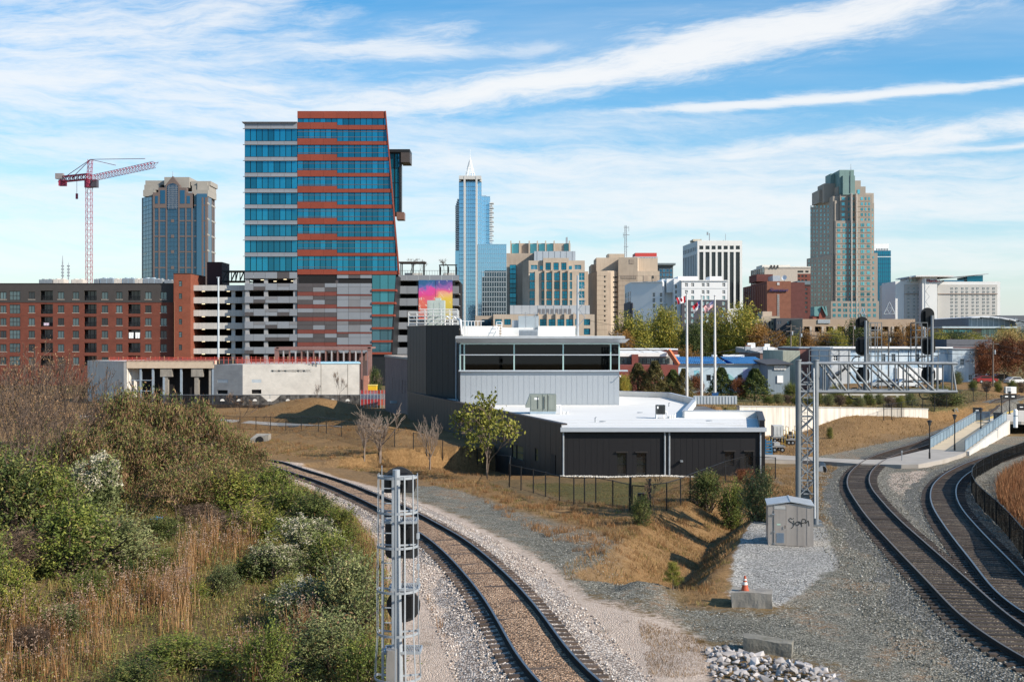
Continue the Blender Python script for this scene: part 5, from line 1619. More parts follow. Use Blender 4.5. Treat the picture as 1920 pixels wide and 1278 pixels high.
b=MB();u=f.U(743);f.box(b,(u,f.Z(755),u+.8,f.Z(751)),.002,.9);b.build('wall_light',GALV,root)
root=thing('rooftop_unit','pale unit on the pink brick building roof','air conditioner',f.P(5,zt1+.2,-4))
b=MB();f.box(b,(10,min(zt0,zt1)+.25,22,min(zt0,zt1)+1.3),-5,-3);b.build('cabinet',GALV,root)
# unfinished white concrete block building
BLKL=BRICKM('white_painted_block',(.52,.495,.455),(.48,.46,.425),(.36,.345,.32),.42,.21)
BLKG=BRICKM('shaded_white_block',(.36,.36,.355),(.33,.33,.325),(.28,.28,.275),.42,.21)  # darker copy of the white block: the wall's shade put into the colour
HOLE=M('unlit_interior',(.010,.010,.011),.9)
def construction():
 d=196.0;zg=-2.0
 root=thing('unfinished_building','unfinished white concrete block building with open bays and orange netting','building',(GX(430,d),d+10,zg))
 zt=GZ(683,d)
 f0=Face(164,206,232,d)
 b=MB();f0.shell(b,(0,zg-1,f0.len,GZ(677,d)),[],.3);f0.box(b,(0,zg-1,f0.len,GZ(677,d)-.02),-20,-.01);b.build('end_block',CONC_L,root)
 f0b=Face(232,d,238,d-.2)
 b=MB();f0b.box(b,(0,zg-1,f0b.len,GZ(677,d)),-3,0);b.build('end_pier',CONC_L,root)
 f1=Face(238,d,401,d)
 b=MB();f1.box(b,(0,zg-1,f1.len,zt+.6),-22,-2.0);b.build('bay_back_wall',HOLE,root)
 b=MB();f1.box(b,(0,f1.Z(690),f1.len,zt+.7),-1.99,.2);b.build('bay_roof',M('bare_plywood_edge',(.50,.40,.30),.85),root)
 for px,w in((237.5,.5),(310,.8),(368,.7),(393.5,.4)):
  u=f1.U(px);b=MB();f1.box(b,(u-w/2,zg-.8,u+w/2,f1.Z(690.5)),-.9,-.1);b.build('pier',CONC,root)
 for px in(312.5,370.5):
  u=f1.U(px);b=MB();f1.box(b,(u-1.1,f1.Z(706),u+.9,f1.Z(690.5)),-1.0,.05);b.build('corbel',CONC,root)
 for px in(263.5,286.5,307,339.5,399):
  u=f1.U(px);b=MB();f1.box(b,(u-.17,zg-.8,u+.17,f1.Z(691)),-.35,.0);b.build('steel_post',M('primed_blue_grey_steel',(.30,.36,.42),.5,.3),root)
 for py in(712,732):
  b=MB();f1.box(b,(.6,f1.Z(py+1.2),f1.U(286.5),f1.Z(py)),-.3,-.05);b.build('steel_beam',M('primed_blue_grey_steel',(.30,.36,.42),.5,.3),root)
 f2=Face(401,d,455,d-2.2)
 h2=[f2.rect(408,717,427,711),f2.rect(407,738,427,731)]
 b=MB();f2.shell(b,(0,zg-1,f2.len,zt),h2,.4);f2.box(b,(0,zg-1,f2.len,zt-.02),-18,-.45);b.build('block_wall',BLKG,root)
 b=MB();f2.box(b,h2[0],-.42,-.02);b.build('blocked_window',M('pale_blue_board',(.36,.41,.45),.7),root)
 b=MB();f2.box(b,h2[1],-.44,-.38);b.build('opening',HOLE,root)
 f3=Face(455,d-2.2,674,d+1.5)
 h3=[f3.rect(472,717,490,711),f3.rect(472,738,490,730)]+[f3.rect(px,697,px+3.6,693.5)for px in(509,521,533,557,568)]
 b=MB();f3.shell(b,(0,zg-1,f3.len,zt+.1),h3,.4);f3.box(b,(0,zg-1,f3.len,zt+.08),-20,-.45);b.build('block_wall',BLKL,root)
 b=MB();f3.box(b,h3[0],-.42,-.02);b.build('blocked_window',M('pale_blue_board',(.36,.41,.45),.7),root)
 for q in h3[1:]:b=MB();f3.box(b,q,-.44,-.38);b.build('opening',HOLE if q is h3[1]else GALV_D,root)
 b=MB();f3.box(b,(f3.U(507),f3.Z(697.5),f3.U(580),f3.Z(692.5)),.005,.03)
 pl=MB();f3.shell(pl,(f3.U(505),f3.Z(698),f3.U(583),f3.Z(692)),h3[2:],.05);pl.build('pale_render_patch',M('pale_render',(.72,.70,.66),.85),root)
 for px in(602,652):u=f3.U(px);b=MB();f3.box(b,(u-.05,zg,u+.05,zt),.003,.02);b.build('control_joint',CONC,root)
 b=MB();f3.box(b,(f3.U(586),zt+.1,f3.U(676),zt+.35),-8,.1);b.build('blue_membrane',M('pale_blue_membrane',(.34,.55,.66),.7),root)
 net=thing('safety_netting','orange red safety netting and guard rails along the unfinished roof edge','safety netting',(GX(400,d),d,zt))
 ORN=M('orange_red_netting',(.42,.07,.05),.7,0,.2,2);ORM=NET('orange_red_mesh',(.55,.10,.08),.35)
 f4=Face(205,d-.3,600,d-.3)
 z0=zt+.72
 n=46
 for k in range(n+1):
  u=f4.len*k/n;h=1.1+rng.uniform(-.1,.15)
  b=MB();f4.box(b,(u-.05,z0-(.6 if u>f4.U(401)else 0),u+.05,z0+h-.55),-.05,.05);b.build('guard_post',ORN if k%3 else M('raw_timber',(.42,.28,.16),.8),net)
 for hh in(.08,.48):
  b=MB();f4.box(b,(0,z0+hh,f4.len,z0+hh+.05),-.03,.03);b.build('guard_rail',ORN,net)
 m=MB();m.quad(f4.P(0,z0-.1,.08),f4.P(f4.len*.52,z0-.1,.08),f4.P(f4.len*.52,z0+.5,.08),f4.P(0,z0+.5,.08));m.build('mesh_panel',ORM,net)
 m=MB();m.quad(f4.P(f4.len*.60,z0-.5,.08),f4.P(f4.len,z0-.5,.08),f4.P(f4.len,z0+.3,.08),f4.P(f4.len*.60,z0+.3,.08));m.build('mesh_panel',ORM,net)
 return zt
ZC=construction()
def steel_frame():
 d=222.0
 root=thing('steel_frame','open reddish steel stud frame rising behind the white block wall','steel frame',(GX(600,d),d,-2))
 st=M('pinkish_primed_steel',(.27,.15,.13),.6,.2,.15,2);gs=M('pale_steel_stud',(.50,.46,.45),.5,.3)
 X=lambda px:GX(px,d);Zp=lambda py:GZ(py,d)
 MB().box(X(518),X(695),d,d+8,Zp(653.5),Zp(650)).build('roof_deck',st,root)
 MB().box(X(518),X(695),d-.1,d,Zp(656),Zp(653.8)).build('edge_beam',st,root)
 for k in range(16):
  px=520+k*11.3
  if px>690:break
  MB().box(X(px)-.12,X(px)+.12,d+.05,d+.3,-2,Zp(654)).build('stud',gs if k%2 else st,root)
 for px in(518.5,693):MB().box(X(px)-.4,X(px)+.4,d,d+.6,-2,Zp(651)).build('column',st,root)
 MB().box(X(530),X(690),d+6,d+6.3,-2,Zp(662)).build('back_wall',M('dim_purlin',(.10,.07,.07),.8),root)
 for k in range(12):MB().box(X(560+k*11),X(566+k*11),d+3,d+3.3,Zp(676),Zp(658+rng.uniform(0,6))).build('bracing',st,root)
 MB().box(X(684),X(693),d-2,d-.5,-2,Zp(704)).build('brick_pier',BRICKM('salmon_brick',(.40,.17,.12),(.36,.15,.11),(.36,.26,.22)),root)
steel_frame()
d=190.0;x0,x1=GX(690,d),GX(706,d);zb=GZ(732,d)
root=thing('storage_bin','small bright yellow bin by the red and white barrier','bin',((x0+x1)/2,d,hz1(x0,d)))
YB=M('bright_yellow_bin',(.70,.42,.02),.5)
MB().box(x0,x1,d,d+1.2,zb,GZ(723,d)).build('body',YB,root);MB().box(x0-.05,x1+.05,d-.05,d+1.25,GZ(723,d),GZ(721,d)).build('lid',M('pale_yellow_lid',(.72,.55,.15),.5),root)
MB().box(x0+.1,x1-.1,d+.1,d+1.1,hz1(x0,d)-.1,zb).build('stand',GALV_D,root)
def screen_fence():
 d=186.0;zb=-2.0
 f=Face(300,d,712,d)
 root=thing('screened_fence','black screened construction fence with white half round wind flaps','fence',f.P(f.len/2,zb))
 zt=f.Z(740);scr=NET('black_privacy_screen',(.020,.020,.022),.86);n=22
 for k in range(n):
  a,c=f.len*k/n,f.len*(k+1)/n
  sag=lambda q:.0
  m=MB();N=6
  for j in range(N):
   p,q=a+(c-a)*j/N,a+(c-a)*(j+1)/N
   dip=lambda u:-1.1*max(0,math.sin(math.pi*(u-f.U(488))/(f.U(527)-f.U(488))))**1.2 if f.U(488)<u<f.U(527)else 0
   m.quad(f.P(p,zb-.3),f.P(q,zb-.3),f.P(q,zt+dip(q)),f.P(p,zt+dip(p)))
  m.build('screen_panel',scr,root)
  MB().tube([f.P(a,zb-.4,-.08),f.P(a,zt+.05,-.08)],.06,6).build('post',GALV_D,root)
 MB().tube([f.P(0,zt,-.08),f.P(f.len,zt,-.08)],.04,6).build('top_rail',GALV_D,root)
 fw=M('white_wind_flap',(.70,.68,.64),.7)
 for px in(417,448,478,505,540,567.5,595,624,652):
  u=f.U(px);z=f.Z(751.5);r=.36
  poly=[(r*math.cos(t),r*.95*math.sin(t))for t in np.linspace(0,math.pi,9)]
  MB().extrude(poly,f.P(u,z,.06),f.u,(0,0,1),f.n*-.03).build('wind_flap',fw,root)
screen_fence()
def red_barrier():
 d=184.0;f=Face(676,d,726,d);root=thing('barrier_fence','red and white construction barrier beside the pink brick building','barrier',f.P(f.len/2,-2))
 RM=NET('red_barrier_mesh',(.55,.04,.05),.55)
 for k in range(9):
  u=f.len*k/8;MB().tube([f.P(u,-2.2),f.P(u,f.Z(731))],.05,6).build('post',GALV,root)
 for y0,y1,m in((759,748,RM),(748,738,NET('blue_white_mesh',(.25,.30,.45),.35)),(738,731,RM)):
  q=MB();q.quad(f.P(0,f.Z(y0)),f.P(f.len,f.Z(y0)),f.P(f.len,f.Z(y1)),f.P(0,f.Z(y1)));q.build('mesh_panel',m,root)
red_barrier()
p=T(485,828)
root=thing('culvert_headwall','small grey concrete culvert headwall in the grass behind the curved track','culvert',p)
w=36*p.y/F
b=MB();b.hexa([p+Vector((-w/2,0,-.3)),p+Vector((w/2,0,-.3)),p+Vector((w/2,1.4,-.3)),p+Vector((-w/2+.4,1.4,-.3)),p+Vector((-w/2,0,.25)),p+Vector((w/2,0,.75)),p+Vector((w/2,1.4,.75)),p+Vector((-w/2+.5,1.4,.75))]);b.build('wing_wall',CONC,root)
MB().tube([p+Vector((.1,-.03,.15)),p+Vector((.1,.3,.15))],.42,14).build('pipe_mouth',HOLE,root)
strip_obj('footpath',[(150,778),(300,779),(420,785),(520,792),(620,797),(720,806),(720,811),(620,803),(520,797.5),(420,790),(300,784),(150,783)],.06,.3,PAVE,'structure')
# town blocks: shared builders
def slab(root,d,x0,y0,x1,y1,depth,mat,holes=(),reveal=.35,name='wall',zbot=None,d1=None):
 """upright block whose front fills the given picture rectangle at distance d; holes are picture rectangles too"""
 f=Face(x0,d,x1,d if d1 is None else d1)
 zt=f.Z(y0);zb=f.Z(y1)if zbot is None else zbot
 hs=[f.rect(*h)for h in holes]
 b=MB()
 if hs:f.shell(b,(0,zb,f.len,zt),hs,reveal);f.box(b,(0.005,zb,f.len-.005,zt-.005),-depth,-reveal-.02);
 else:f.box(b,(0,zb,f.len,zt),-depth,0)
 if hs:
  b.quad(f.P(0,zt),f.P(f.len,zt),f.P(f.len,zt,-reveal-.02),f.P(0,zt,-reveal-.02))
  b.quad(f.P(0,zb),f.P(0,zt),f.P(0,zt,-reveal-.02),f.P(0,zb,-reveal-.02));b.quad(f.P(f.len,zb,-reveal-.02),f.P(f.len,zt,-reveal-.02),f.P(f.len,zt),f.P(f.len,zb))
 b.build(name,mat,root)
 f.hs=hs;f.zt,f.zb=zt,zb
 return f
def panes(f,rects,mat,root,out=-.25,name='window_panes'):
 b=MB()
 for r in rects:f.box(b,r,out-.05,out)
 o=b.build(name,mat,root)
 if o:tag(o,kind='stuff')
 return o
def bars(f,rects,mat,root,o0,o1,name,kind=None):
 b=MB()
 for r in rects:f.box(b,r,o0,o1)
 o=b.build(name,mat,root)
 if kind and o:tag(o,kind=kind)
 return o
def one(f,r,mat,root,o0,o1,name):
 b=MB();f.box(b,r,o0,o1);return b.build(name,mat,root)
def lattice_v(f,us,z0,z1,w):return[(u-w/2,z0,u+w/2,z1)for u in us]
def lattice_h(f,zs,u0,u1,h):return[(u0,z-h/2,u1,z+h/2)for z in zs]
def text(parent,body,f,u,z,out,size,mat,ext=.05,name='lettering',shear=0.0):
 c=bpy.data.curves.new(name,'FONT');c.body=body;c.size=size;c.extrude=ext;c.shear=shear
 c.align_x='CENTER';c.align_y='CENTER'
 tmp=bpy.data.objects.new('tmp',c);me=bpy.data.meshes.new_from_object(tmp);bpy.data.objects.remove(tmp)
 me.materials.clear();me.materials.append(mat)
 o=bpy.data.objects.new(name,me);link(o,parent,f.P(u,z,out));o.rotation_euler=(R(90),0,f.ang)
 return o
def at_px(px,d,z=0.0):return(GX(px,d),d,z)
TEAL=GLASS('teal_curtain_glass',(.012,.175,.275),.05,.6,.6,rnd=.36,wob=.04)
SKYG=GLASS('sky_blue_curtain_glass',(.25,.46,.62),.05,.75,.6,rnd=.16,wob=.008)
DEEP=GLASS('deep_blue_glass',(.035,.13,.22),.06,.6,.6,rnd=.25)
NIGHT=GLASS('near_black_window',(.018,.022,.028),.06,.1,.7,rnd=.4)
GREYW=GLASS('grey_green_window',(.09,.13,.14),.08,.35,.6,rnd=.45)
AQUA=GLASS('aqua_window',(.10,.32,.36),.08,.45,.6,rnd=.4)
TERRA=M('terracotta_metal_panel',(.25,.052,.028),.55,.15,.08,.5,rnd=.06)
PGL=M('light_grey_panel',(.245,.26,.285),.55,.2,.05,.5,rnd=.05)
PGM=M('mid_grey_panel',(.20,.20,.21),.6,.15,.08,.5,rnd=.08)
PGD=M('brown_grey_panel',(.085,.075,.076),.6,.15,.08,.5,rnd=.08)
MULL=M('dark_mullion',(.02,.022,.025),.5,.3)
PCONC=M('precast_garage_concrete',(.47,.46,.44),.85,0,.10,.5,streak=.2)
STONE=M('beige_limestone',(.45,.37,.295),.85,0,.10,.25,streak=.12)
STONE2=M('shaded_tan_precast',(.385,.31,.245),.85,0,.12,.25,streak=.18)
BRK=BRICKM('red_apartment_brick',(.165,.048,.031),(.14,.041,.028),(.17,.085,.062),.4,.12)
BRKD=M('charcoal_fibre_panel',(.052,.046,.044),.8,0,.10,.5)
# red brick apartments on the left
def apartments():
 d=280.0
 root=thing('apartment_building','long red brick apartment block with a dark top storey and rows of windows','apartment building',at_px(160,d,-2))
 xs_win=[6,59.3,114.2,142,196.4,223.5,277.9,306.5]
 xs_big=[27.8];xs_bal=[87.5,169.4,251.6]
 left=[-25,-54,-106,-135];leftbal=[-80,-165]
 rows=[554,579.3,603,626.7,651.8,676]
 f=Face(-190,d,325,d)
 split=f.Z(566)
 hol={}
 allw=[]
 for j,y in enumerate(rows):
  for x in xs_win+left:allw.append(('w',(x-6,y-6.9,x+6,y+6.9),j))
  for x in xs_big:allw.append(('b',(x-10.3,y-8.5,x+10.3,y+8.5),j))
  for x in xs_bal+leftbal:allw.append(('d',(x-11.7,y-9.3,x+11.7,y+8.8),j))
 fr=M('dark_bronze_window_frame',(.035,.03,.028),.5,.2)
 lower=[f.rect(*r)for k,r,j in allw if j>0];upper=[f.rect(*r)for k,r,j in allw if j==0]
 b=MB();f.shell(b,(0,-3,f.len,split),lower,.35);f.box(b,(0,-3,f.len,split),-24,-1.9);b.build('wall',BRK,root)
 b=MB();f.shell(b,(0,split,f.len,f.Z(532)),upper,.35);f.box(b,(0,split,f.len,f.Z(532.3)),-24,-1.9);b.build('upper_wall',BRKD,root)
 one(f,(-.1,f.Z(532),f.len,f.Z(530.8)),M('dark_cap_metal',(.06,.05,.048),.45,.3),root,-1.9,.12,'parapet_cap')
 one(f,(-.1,split-.1,f.len,split+.12),BRKD,root,.004,.1,'band_course')
 soldier=M('dark_brick_band',(.14,.045,.03),.85)
 for y in(591.5,615,639):one(f,(0,f.Z(y+.5),f.len,f.Z(y-.5)),soldier,root,.004,.03,'brick_band')
 for kind,r,j in allw:
  q=f.rect(*r)
  if kind=='w':
   f.window(root,q,fr,GREYW if rng.random()<.75 else NIGHT,-.2,.09,2,1)
   one(f,(q[0]-.1,q[1]-.14,q[2]+.1,q[1]-.005),M('pale_sill',(.42,.36,.31),.8),root,.003,.08,'sill')
  elif kind=='b':f.window(root,q,fr,GREYW,-.2,.09,3,2)
  else:
   o=f.window(root,(q[0]+.02,q[1],q[2]-.02,q[3]),fr,NIGHT,-1.4,.12,3,1,name='balcony_door')
   rl=MB();f.box(rl,(q[0],q[1]+1.02,q[2],q[1]+1.08),-.15,-.08)
   for k in range(14):u=q[0]+(q[2]-q[0])*(k+.5)/14;f.box(rl,(u-.02,q[1],u+.02,q[1]+1.02),-.13,-.1)
   rl.build('balcony_railing',BLACKM,root)
   side=MB();f.box(side,(q[0]-.01,q[1]-.02,q[2]+.01,q[1]),-1.5,-.30);side.build('balcony_floor',BRKD,root)
 for px,y,w,c,nm in((87,609,10,M('flag_cloth_faded',(.55,.45,.55),.8),'a small faded flag hung on a third floor balcony rail of the brick apartments'),(246,627,9,WHITE,'white sheet hung over the left half of an apartment balcony'),(258,627,9,WHITE,'white sheet hung over the right half of an apartment balcony')):
  r=f.rect(px-w/2,y-4,px+w/2,y+(1 if y<615 else 7));t=thing('hung_cloth',nm,'cloth',f.P((r[0]+r[2])/2,r[1],-.04))
  m=MB();n=7
  for k in range(n):
   a,c2=r[0]+(r[2]-r[0])*k/n,r[0]+(r[2]-r[0])*(k+1)/n
   m.quad(f.P(a,r[1],-.04+.04*math.sin(k*2)),f.P(c2,r[1],-.04+.04*math.sin(k*2+2)),f.P(c2,r[3],-.04),f.P(a,r[3],-.04))
  m.build('cloth',c,t)
 g=Face(325.6,d-2,356.5,d-2)
 hs=[g.rect(335,y-5.2,341.3,y+5.2)for y in(531.6,555,579,603,627,651,675)]
 b=MB();g.shell(b,(0,-3,g.len,g.Z(513)),hs,.3);g.box(b,(0,-3,g.len,g.Z(513.2)),-14,-.34);b.build('stair_tower_wall',BRICKM('orange_red_brick',(.225,.064,.036),(.195,.056,.032),(.21,.11,.08),.4,.12),root)
 for h in hs:g.window(root,h,fr,GREYW,-.2,.09,1,2)
 one(g,(-.1,g.Z(513),g.len+.1,g.Z(512)),M('dark_cap_metal',(.06,.05,.048),.45,.3),root,-14,.1,'parapet_cap')
 b=MB();b.tube([g.P(.2,-2,.15),g.P(.2,g.Z(566),.15)],.09,8);b.build('downpipe',M('copper_brown_pipe',(.22,.10,.06),.5,.3),root)
 k=0
 for px0,px1,y,nm in((73,98,524,'grey'),(99,120,523.5,'pale'),(133,155,524,'pale'),(176,185,523,'silver'),(187,213,521.5,'tank'),(213,228,523,'pale'),(229,252,521.5,'tank'),(252,267,523,'pale'),(268,290,521.5,'tank'),(290,304,523,'silver'),(308,322,525,'grey')):
  k+=1
  lab={'grey':'grey','pale':'pale beige','silver':'silver','tank':'blue grey round topped'}[nm]
  where=['near the left end','second from the left','before the crane mast','right of the crane mast','first of the three round ones','between the first two round ones','middle of the three round ones','between the last two round ones','last of the three round ones','right of the last round one','next to the stair tower'][k-1]
  t=thing('rooftop_unit',f'{lab} rooftop unit on the brick apartments, {where}','air conditioner',at_px((px0+px1)/2,d+8,f.Z(532)),'rooftop units on the brick apartments')
  mt={'grey':GALV_D,'pale':M('pale_beige_unit',(.55,.50,.45),.6),'silver':GALV,'tank':M('pale_blue_unit',(.40,.48,.54),.45,.4)}[nm]
  a,c=GX(px0,d+8),GX(px1,d+8);zt=GZ(y,d+8)
  MB().box(a,c,d+8,d+11,f.Z(534),zt).build('cabinet',mt,t)
  for q in range(2):MB().box(a+(c-a)*(.06+q*.47),a+(c-a)*(.47+q*.47),d+7.95,d+8,f.Z(530),zt-.12).build('louvre_panel',GALV_D if nm!='pale' else mt,t)
  for q in(.25,.75):MB().tube([(a+(c-a)*q,d+9.5,zt),(a+(c-a)*q,d+9.5,zt+.22)],min(.7,(c-a)*.2),12).build('fan_ring',mt,t)
apartments()
d=215.0;x=GX(409.5,d);z=hz1(x,d)
t=thing('mast_pole','tall pale grey pole in front of the parking garage','pole',(x,d,z));MB().tube([(x,d,z),(x,d,GZ(520,d))],[.24,.15],12).build('pole',M('pale_blue_grey_pole',(.50,.55,.58),.45,.3),t);MB().box(x-.3,x+.25,d-.1,d+.1,GZ(521,d),GZ(519,d)).build('cap',GALV,t)
# office tower over the garage
def garage_left():
 d=281.0
 root=thing('parking_garage','open parking garage with pale concrete spandrels beside the brick apartments','parking garage',at_px(410,d,-2))
 f=Face(356.6,d,459,d)
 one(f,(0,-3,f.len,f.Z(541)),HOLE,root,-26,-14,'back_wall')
 for y0,y1 in((534.6,544.8),(557,568.5),(581,592.5),(605,616.5),(629,639.4),(653,663)):
  one(f,(0,f.Z(y1),f.len,f.Z(y0)),PCONC,root,-.5,0,'spandrel')
  one(f,(0,f.Z(y1-.5),f.len,f.Z(y1-3.5)),M('garage_slab',(.22,.21,.20),.9),root,-14,-.5,'floor_slab')
  for px in(378,425):
   q=f.P(f.U(px),f.Z(y1+1.2),-1.5);MB().box(q.x-.35,q.x+.35,q.y,q.y+.3,q.z,q.z+.12).build('ceiling_lamp',LAMP,root)
 for px in(358,436.4,457):u=f.U(px);one(f,(u-.45,-3,u+.45,f.Z(545)),PCONC,root,-1.1,-.51,'column')
 return root
def lampm():
 m,g,b=new_mat('lit_ceiling_lamp');b.inputs['Emission Color'].default_value=(1,.82,.5,1);b.inputs['Emission Strength'].default_value=1.6;return m
LAMP=lampm()
garage_left()
t=thing('roof_house','dark maroon stair house on the parking garage roof','roof structure',at_px(402,300,GZ(541,290)))
MB().box(GX(388,300),GX(416,300),300,308,GZ(541,290),GZ(492,300)).build('wall',M('maroon_panel',(.060,.018,.018),.7,0,.08,.4),t);MB().box(GX(387.6,300),GX(416.4,300),299.9,308.1,GZ(492,300),GZ(491.2,300)).build('cap',BLACKM,t)
t=thing('roof_truss_bridge','black steel truss canopy between the maroon stair house and the office tower','truss',at_px(437,296,GZ(541,290)))
for nm,y0,y1 in(('chord',507,508.6),('chord',526,528)):
 MB().box(GX(416,296),GX(466,296),296,302,GZ(y1,296),GZ(y0,296)).build(nm,BLACKM,t)
for k in range(6):
 px=418+k*8
 MB().bar(at_px(px,296,GZ(526,296)),at_px(px+(4 if k%2 else 8),296,GZ(508,296)),.28,.28).build('diagonal',BLACKM,t);MB().bar(at_px(px+8,296,GZ(526,296)),at_px(px+8,296,GZ(508,296)),.2,.2).build('upright',BLACKM,t)
def office_tower():
 d=278.0
 root=thing('office_tower','blue glass office tower with terracotta bands and a leaning right edge','office tower',at_px(600,d,-2))
 s=d/F
 X=lambda px:GX(px,d);Zp=lambda py:GZ(py,d)
 edge=lambda py:722.0+(747.0-722.0)*(py-208.5)/(515-208.5)
 f=Face(458.5,d,557.6,d);g=Face(557.6,d,747,d)
 U,V=f.U,g.U
 one(f,(0,Zp(512),f.len,Zp(232)),MULL,root,-24,-.20,'tower_core')
 b=MB();ztop,zbot=Zp(210),Zp(517);k=(d+24)/d
 b.hexa([(X(557.7),d+.2,zbot),(X(edge(517)),d+.2,zbot),(X(edge(517))*k-.4,d+24,zbot),(X(557.7),d+24,zbot),(X(557.7),d+.2,ztop),(X(edge(210)),d+.2,ztop),(X(edge(210))*k-.4,d+24,ztop),(X(557.7),d+24,ztop)])
 b.build('tower_core',MULL,root)
 wy=[(242,264.5),(272,294.2),(301.9,323.8),(331.7,353.7),(361.5,383.3),(391,413),(421,442.8),(450.8,473),(481,508)]
 n=9
 for y0,y1 in wy:
  for k in range(n):
   a,c=f.len*k/n,f.len*(k+1)/n
   f.panel(root,(a,Zp(y1),c,Zp(y0)),TEAL,-.16,-.10,'pane',.15)
 sp=[(230.5,242)]+[(a[1],b_[0])for a,b_ in zip(wy[:-1],wy[1:])]
 for y0,y1 in sp:
  for k in range(4):
   a,c=f.len*k/4,f.len*(k+1)/4
   f.panel(root,(a,Zp(y1-.3),c,Zp(y0+.3)),PGL,0,.12,'panel',.05)
  one(f,(-.35,Zp(y1),f.len,Zp(y1-1)),PGL,root,-.1,.35,'ledge')
 one(f,(-.5,Zp(230.5),f.len,Zp(229)),PGL,root,-24,.7,'cornice')
 left_b=[(229.7,242.2),(259.7,271.8),(289.2,301.4),(319.2,331),(348.8,361.2),(378.4,390.9),(408.7,420.5),(438.3,450.1),(468,480),(504.6,514.7)]
 right_b=[(234.8,243.2),(265,271.8),(295,301.4),(324.6,331.3),(354.2,361),(384,390.9),(414.4,420.5),(444,450.1),(474.3,480),(508,514.7)]
 xm=631.9
 def leaning(name,mat,xa,y0,y1,xb,o0,o1,gap=.03):
  """panel whose right end may follow the leaning edge"""
  zb_,zt_=Zp(y1)+gap/2,Zp(y0)-gap/2
  xr1=X(min(xb,edge(y1)))-gap/2;xr0=X(min(xb,edge(y0)))-gap/2
  xa_=X(xa)+gap/2
  if xr0-xa_<.05:return
  b=MB().hexa([(xa_,d-o1,zb_),(xr1,d-o1,zb_),(xr1,d-o0,zb_),(xa_,d-o0,zb_),(xa_,d-o1,zt_),(xr0,d-o1,zt_),(xr0,d-o0,zt_),(xa_,d-o0,zt_)])
  return b.build(name,mat,root)
 cols_t=[557.7,582,606.5,xm,653.7,675.8,697.7,719.6,760]
 for x0_,x1_ in zip(cols_t[:-1],cols_t[1:]):leaning('panel',TERRA,x0_,208.5,222,x1_,0,.14)
 for j in range(10):
  bands=(left_b[j],right_b[j])
  for x0_,x1_ in zip(cols_t[:-1],cols_t[1:]):
   y0,y1=bands[0]if x1_<=xm+.1 else bands[1]
   leaning('panel',TERRA,x0_,y0,y1,x1_,0,.14)
 lp=[557.7+(xm-557.7)*k/7 for k in range(8)];rp=[xm+10.95*k for k in range(12)]
 tl,tr=222,222
 for j in range(10):
  yl0=222 if j==0 else left_b[j-1][1];yr0=222 if j==0 else right_b[j-1][1]
  for a,c in zip(lp[:-1],lp[1:]):leaning('pane',TEAL,a,yl0,left_b[j][0],c,-.16,-.10,.14)
  for a,c in zip(rp[:-1],rp[1:]):leaning('pane',TEAL,a,yr0,right_b[j][0],c,-.16,-.10,.14)
  if j:
   for yy in(.25,.82):
    leaning('transom',M('pale_bronze_transom',(.16,.12,.10),.5,.3),557.7,yl0+(left_b[j][0]-yl0)*yy,yl0+(left_b[j][0]-yl0)*yy+.8,760,-.10,-.04,0)
 b=MB()
 for y0,y1 in((208.5,515),):
  b.hexa([(X(edge(y1)),d-.3,Zp(y1)),(X(edge(y1))+.35,d-.3,Zp(y1)),(X(edge(y1))+.35,d+.5,Zp(y1)),(X(edge(y1)),d+.5,Zp(y1)),(X(edge(y0)),d-.3,Zp(y0)),(X(edge(y0))+.2,d-.3,Zp(y0)),(X(edge(y0))+.2,d+.5,Zp(y0)),(X(edge(y0)),d+.5,Zp(y0))])
 b.build('edge_trim',TERRA,root)
 e=290.0
 XE=lambda px:GX(px,e);ZE=lambda py:GZ(py,e)
 h=Face(729,e,752,e)
 one(h,(0,ZE(398),h.len-.4,ZE(287)),MULL,root,-3,-.3,'side_box_core')
 for j in range(4):
  for k in range(2):h.panel(root,(h.len*k/2,ZE(288+27.4*(j+1)),h.len*(k+1)/2-.2,ZE(288+27.4*j)),TEAL,-.28,-.2,'pane',.15)
 one(h,(h.len-.5,ZE(404),h.len,ZE(282)),BLACKM,root,-3,.1,'side_frame')
 b=MB().hexa([(XE(728),e-1,ZE(286.5)),(XE(768.5),e-1,ZE(306)),(XE(768.5),e+9,ZE(306)),(XE(728),e+9,ZE(286.5)),(XE(728),e-1,ZE(280.5)),(XE(769),e-1,ZE(281.5)),(XE(769),e+9,ZE(281.5)),(XE(728),e+9,ZE(280.5))])
 one(h,(0,ZE(287),GX(769,e)-h.p0.x,ZE(281)),BLACKM,root,-5,1,'canopy')
 one(h,(XE(752.5)-h.p0.x,ZE(305.5),XE(769)-h.p0.x,ZE(287.2)),M('bronze_canopy_end',(.075,.06,.055),.5,.2),root,-5,.98,'canopy_end')
 one(h,(0,ZE(404),XE(757)-h.p0.x,ZE(398)),BLACKM,root,-3,.6,'floor_edge')
 one(h,(XE(744)-h.p0.x,ZE(412),XE(758)-h.p0.x,ZE(398.2)),M('copper_underside',(.20,.11,.085),.5,.2),root,-3,.62,'floor_end')
# parking levels under the tower, in panels
 q=random.Random(5)
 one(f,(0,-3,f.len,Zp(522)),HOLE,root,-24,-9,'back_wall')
 lv=[(510,522),(531,544),(555.5,568),(578.8,592),(602.5,615.5),(626,639),(650,663)]
 cA=[458.8,475.5,497.5,520,542.5,557.5]
 tones=['llldl','ldlml','ldmll','dlmdl','lmdlm','llddl','dlldm']
 mm={'l':PGL,'m':PGM,'d':PGD}
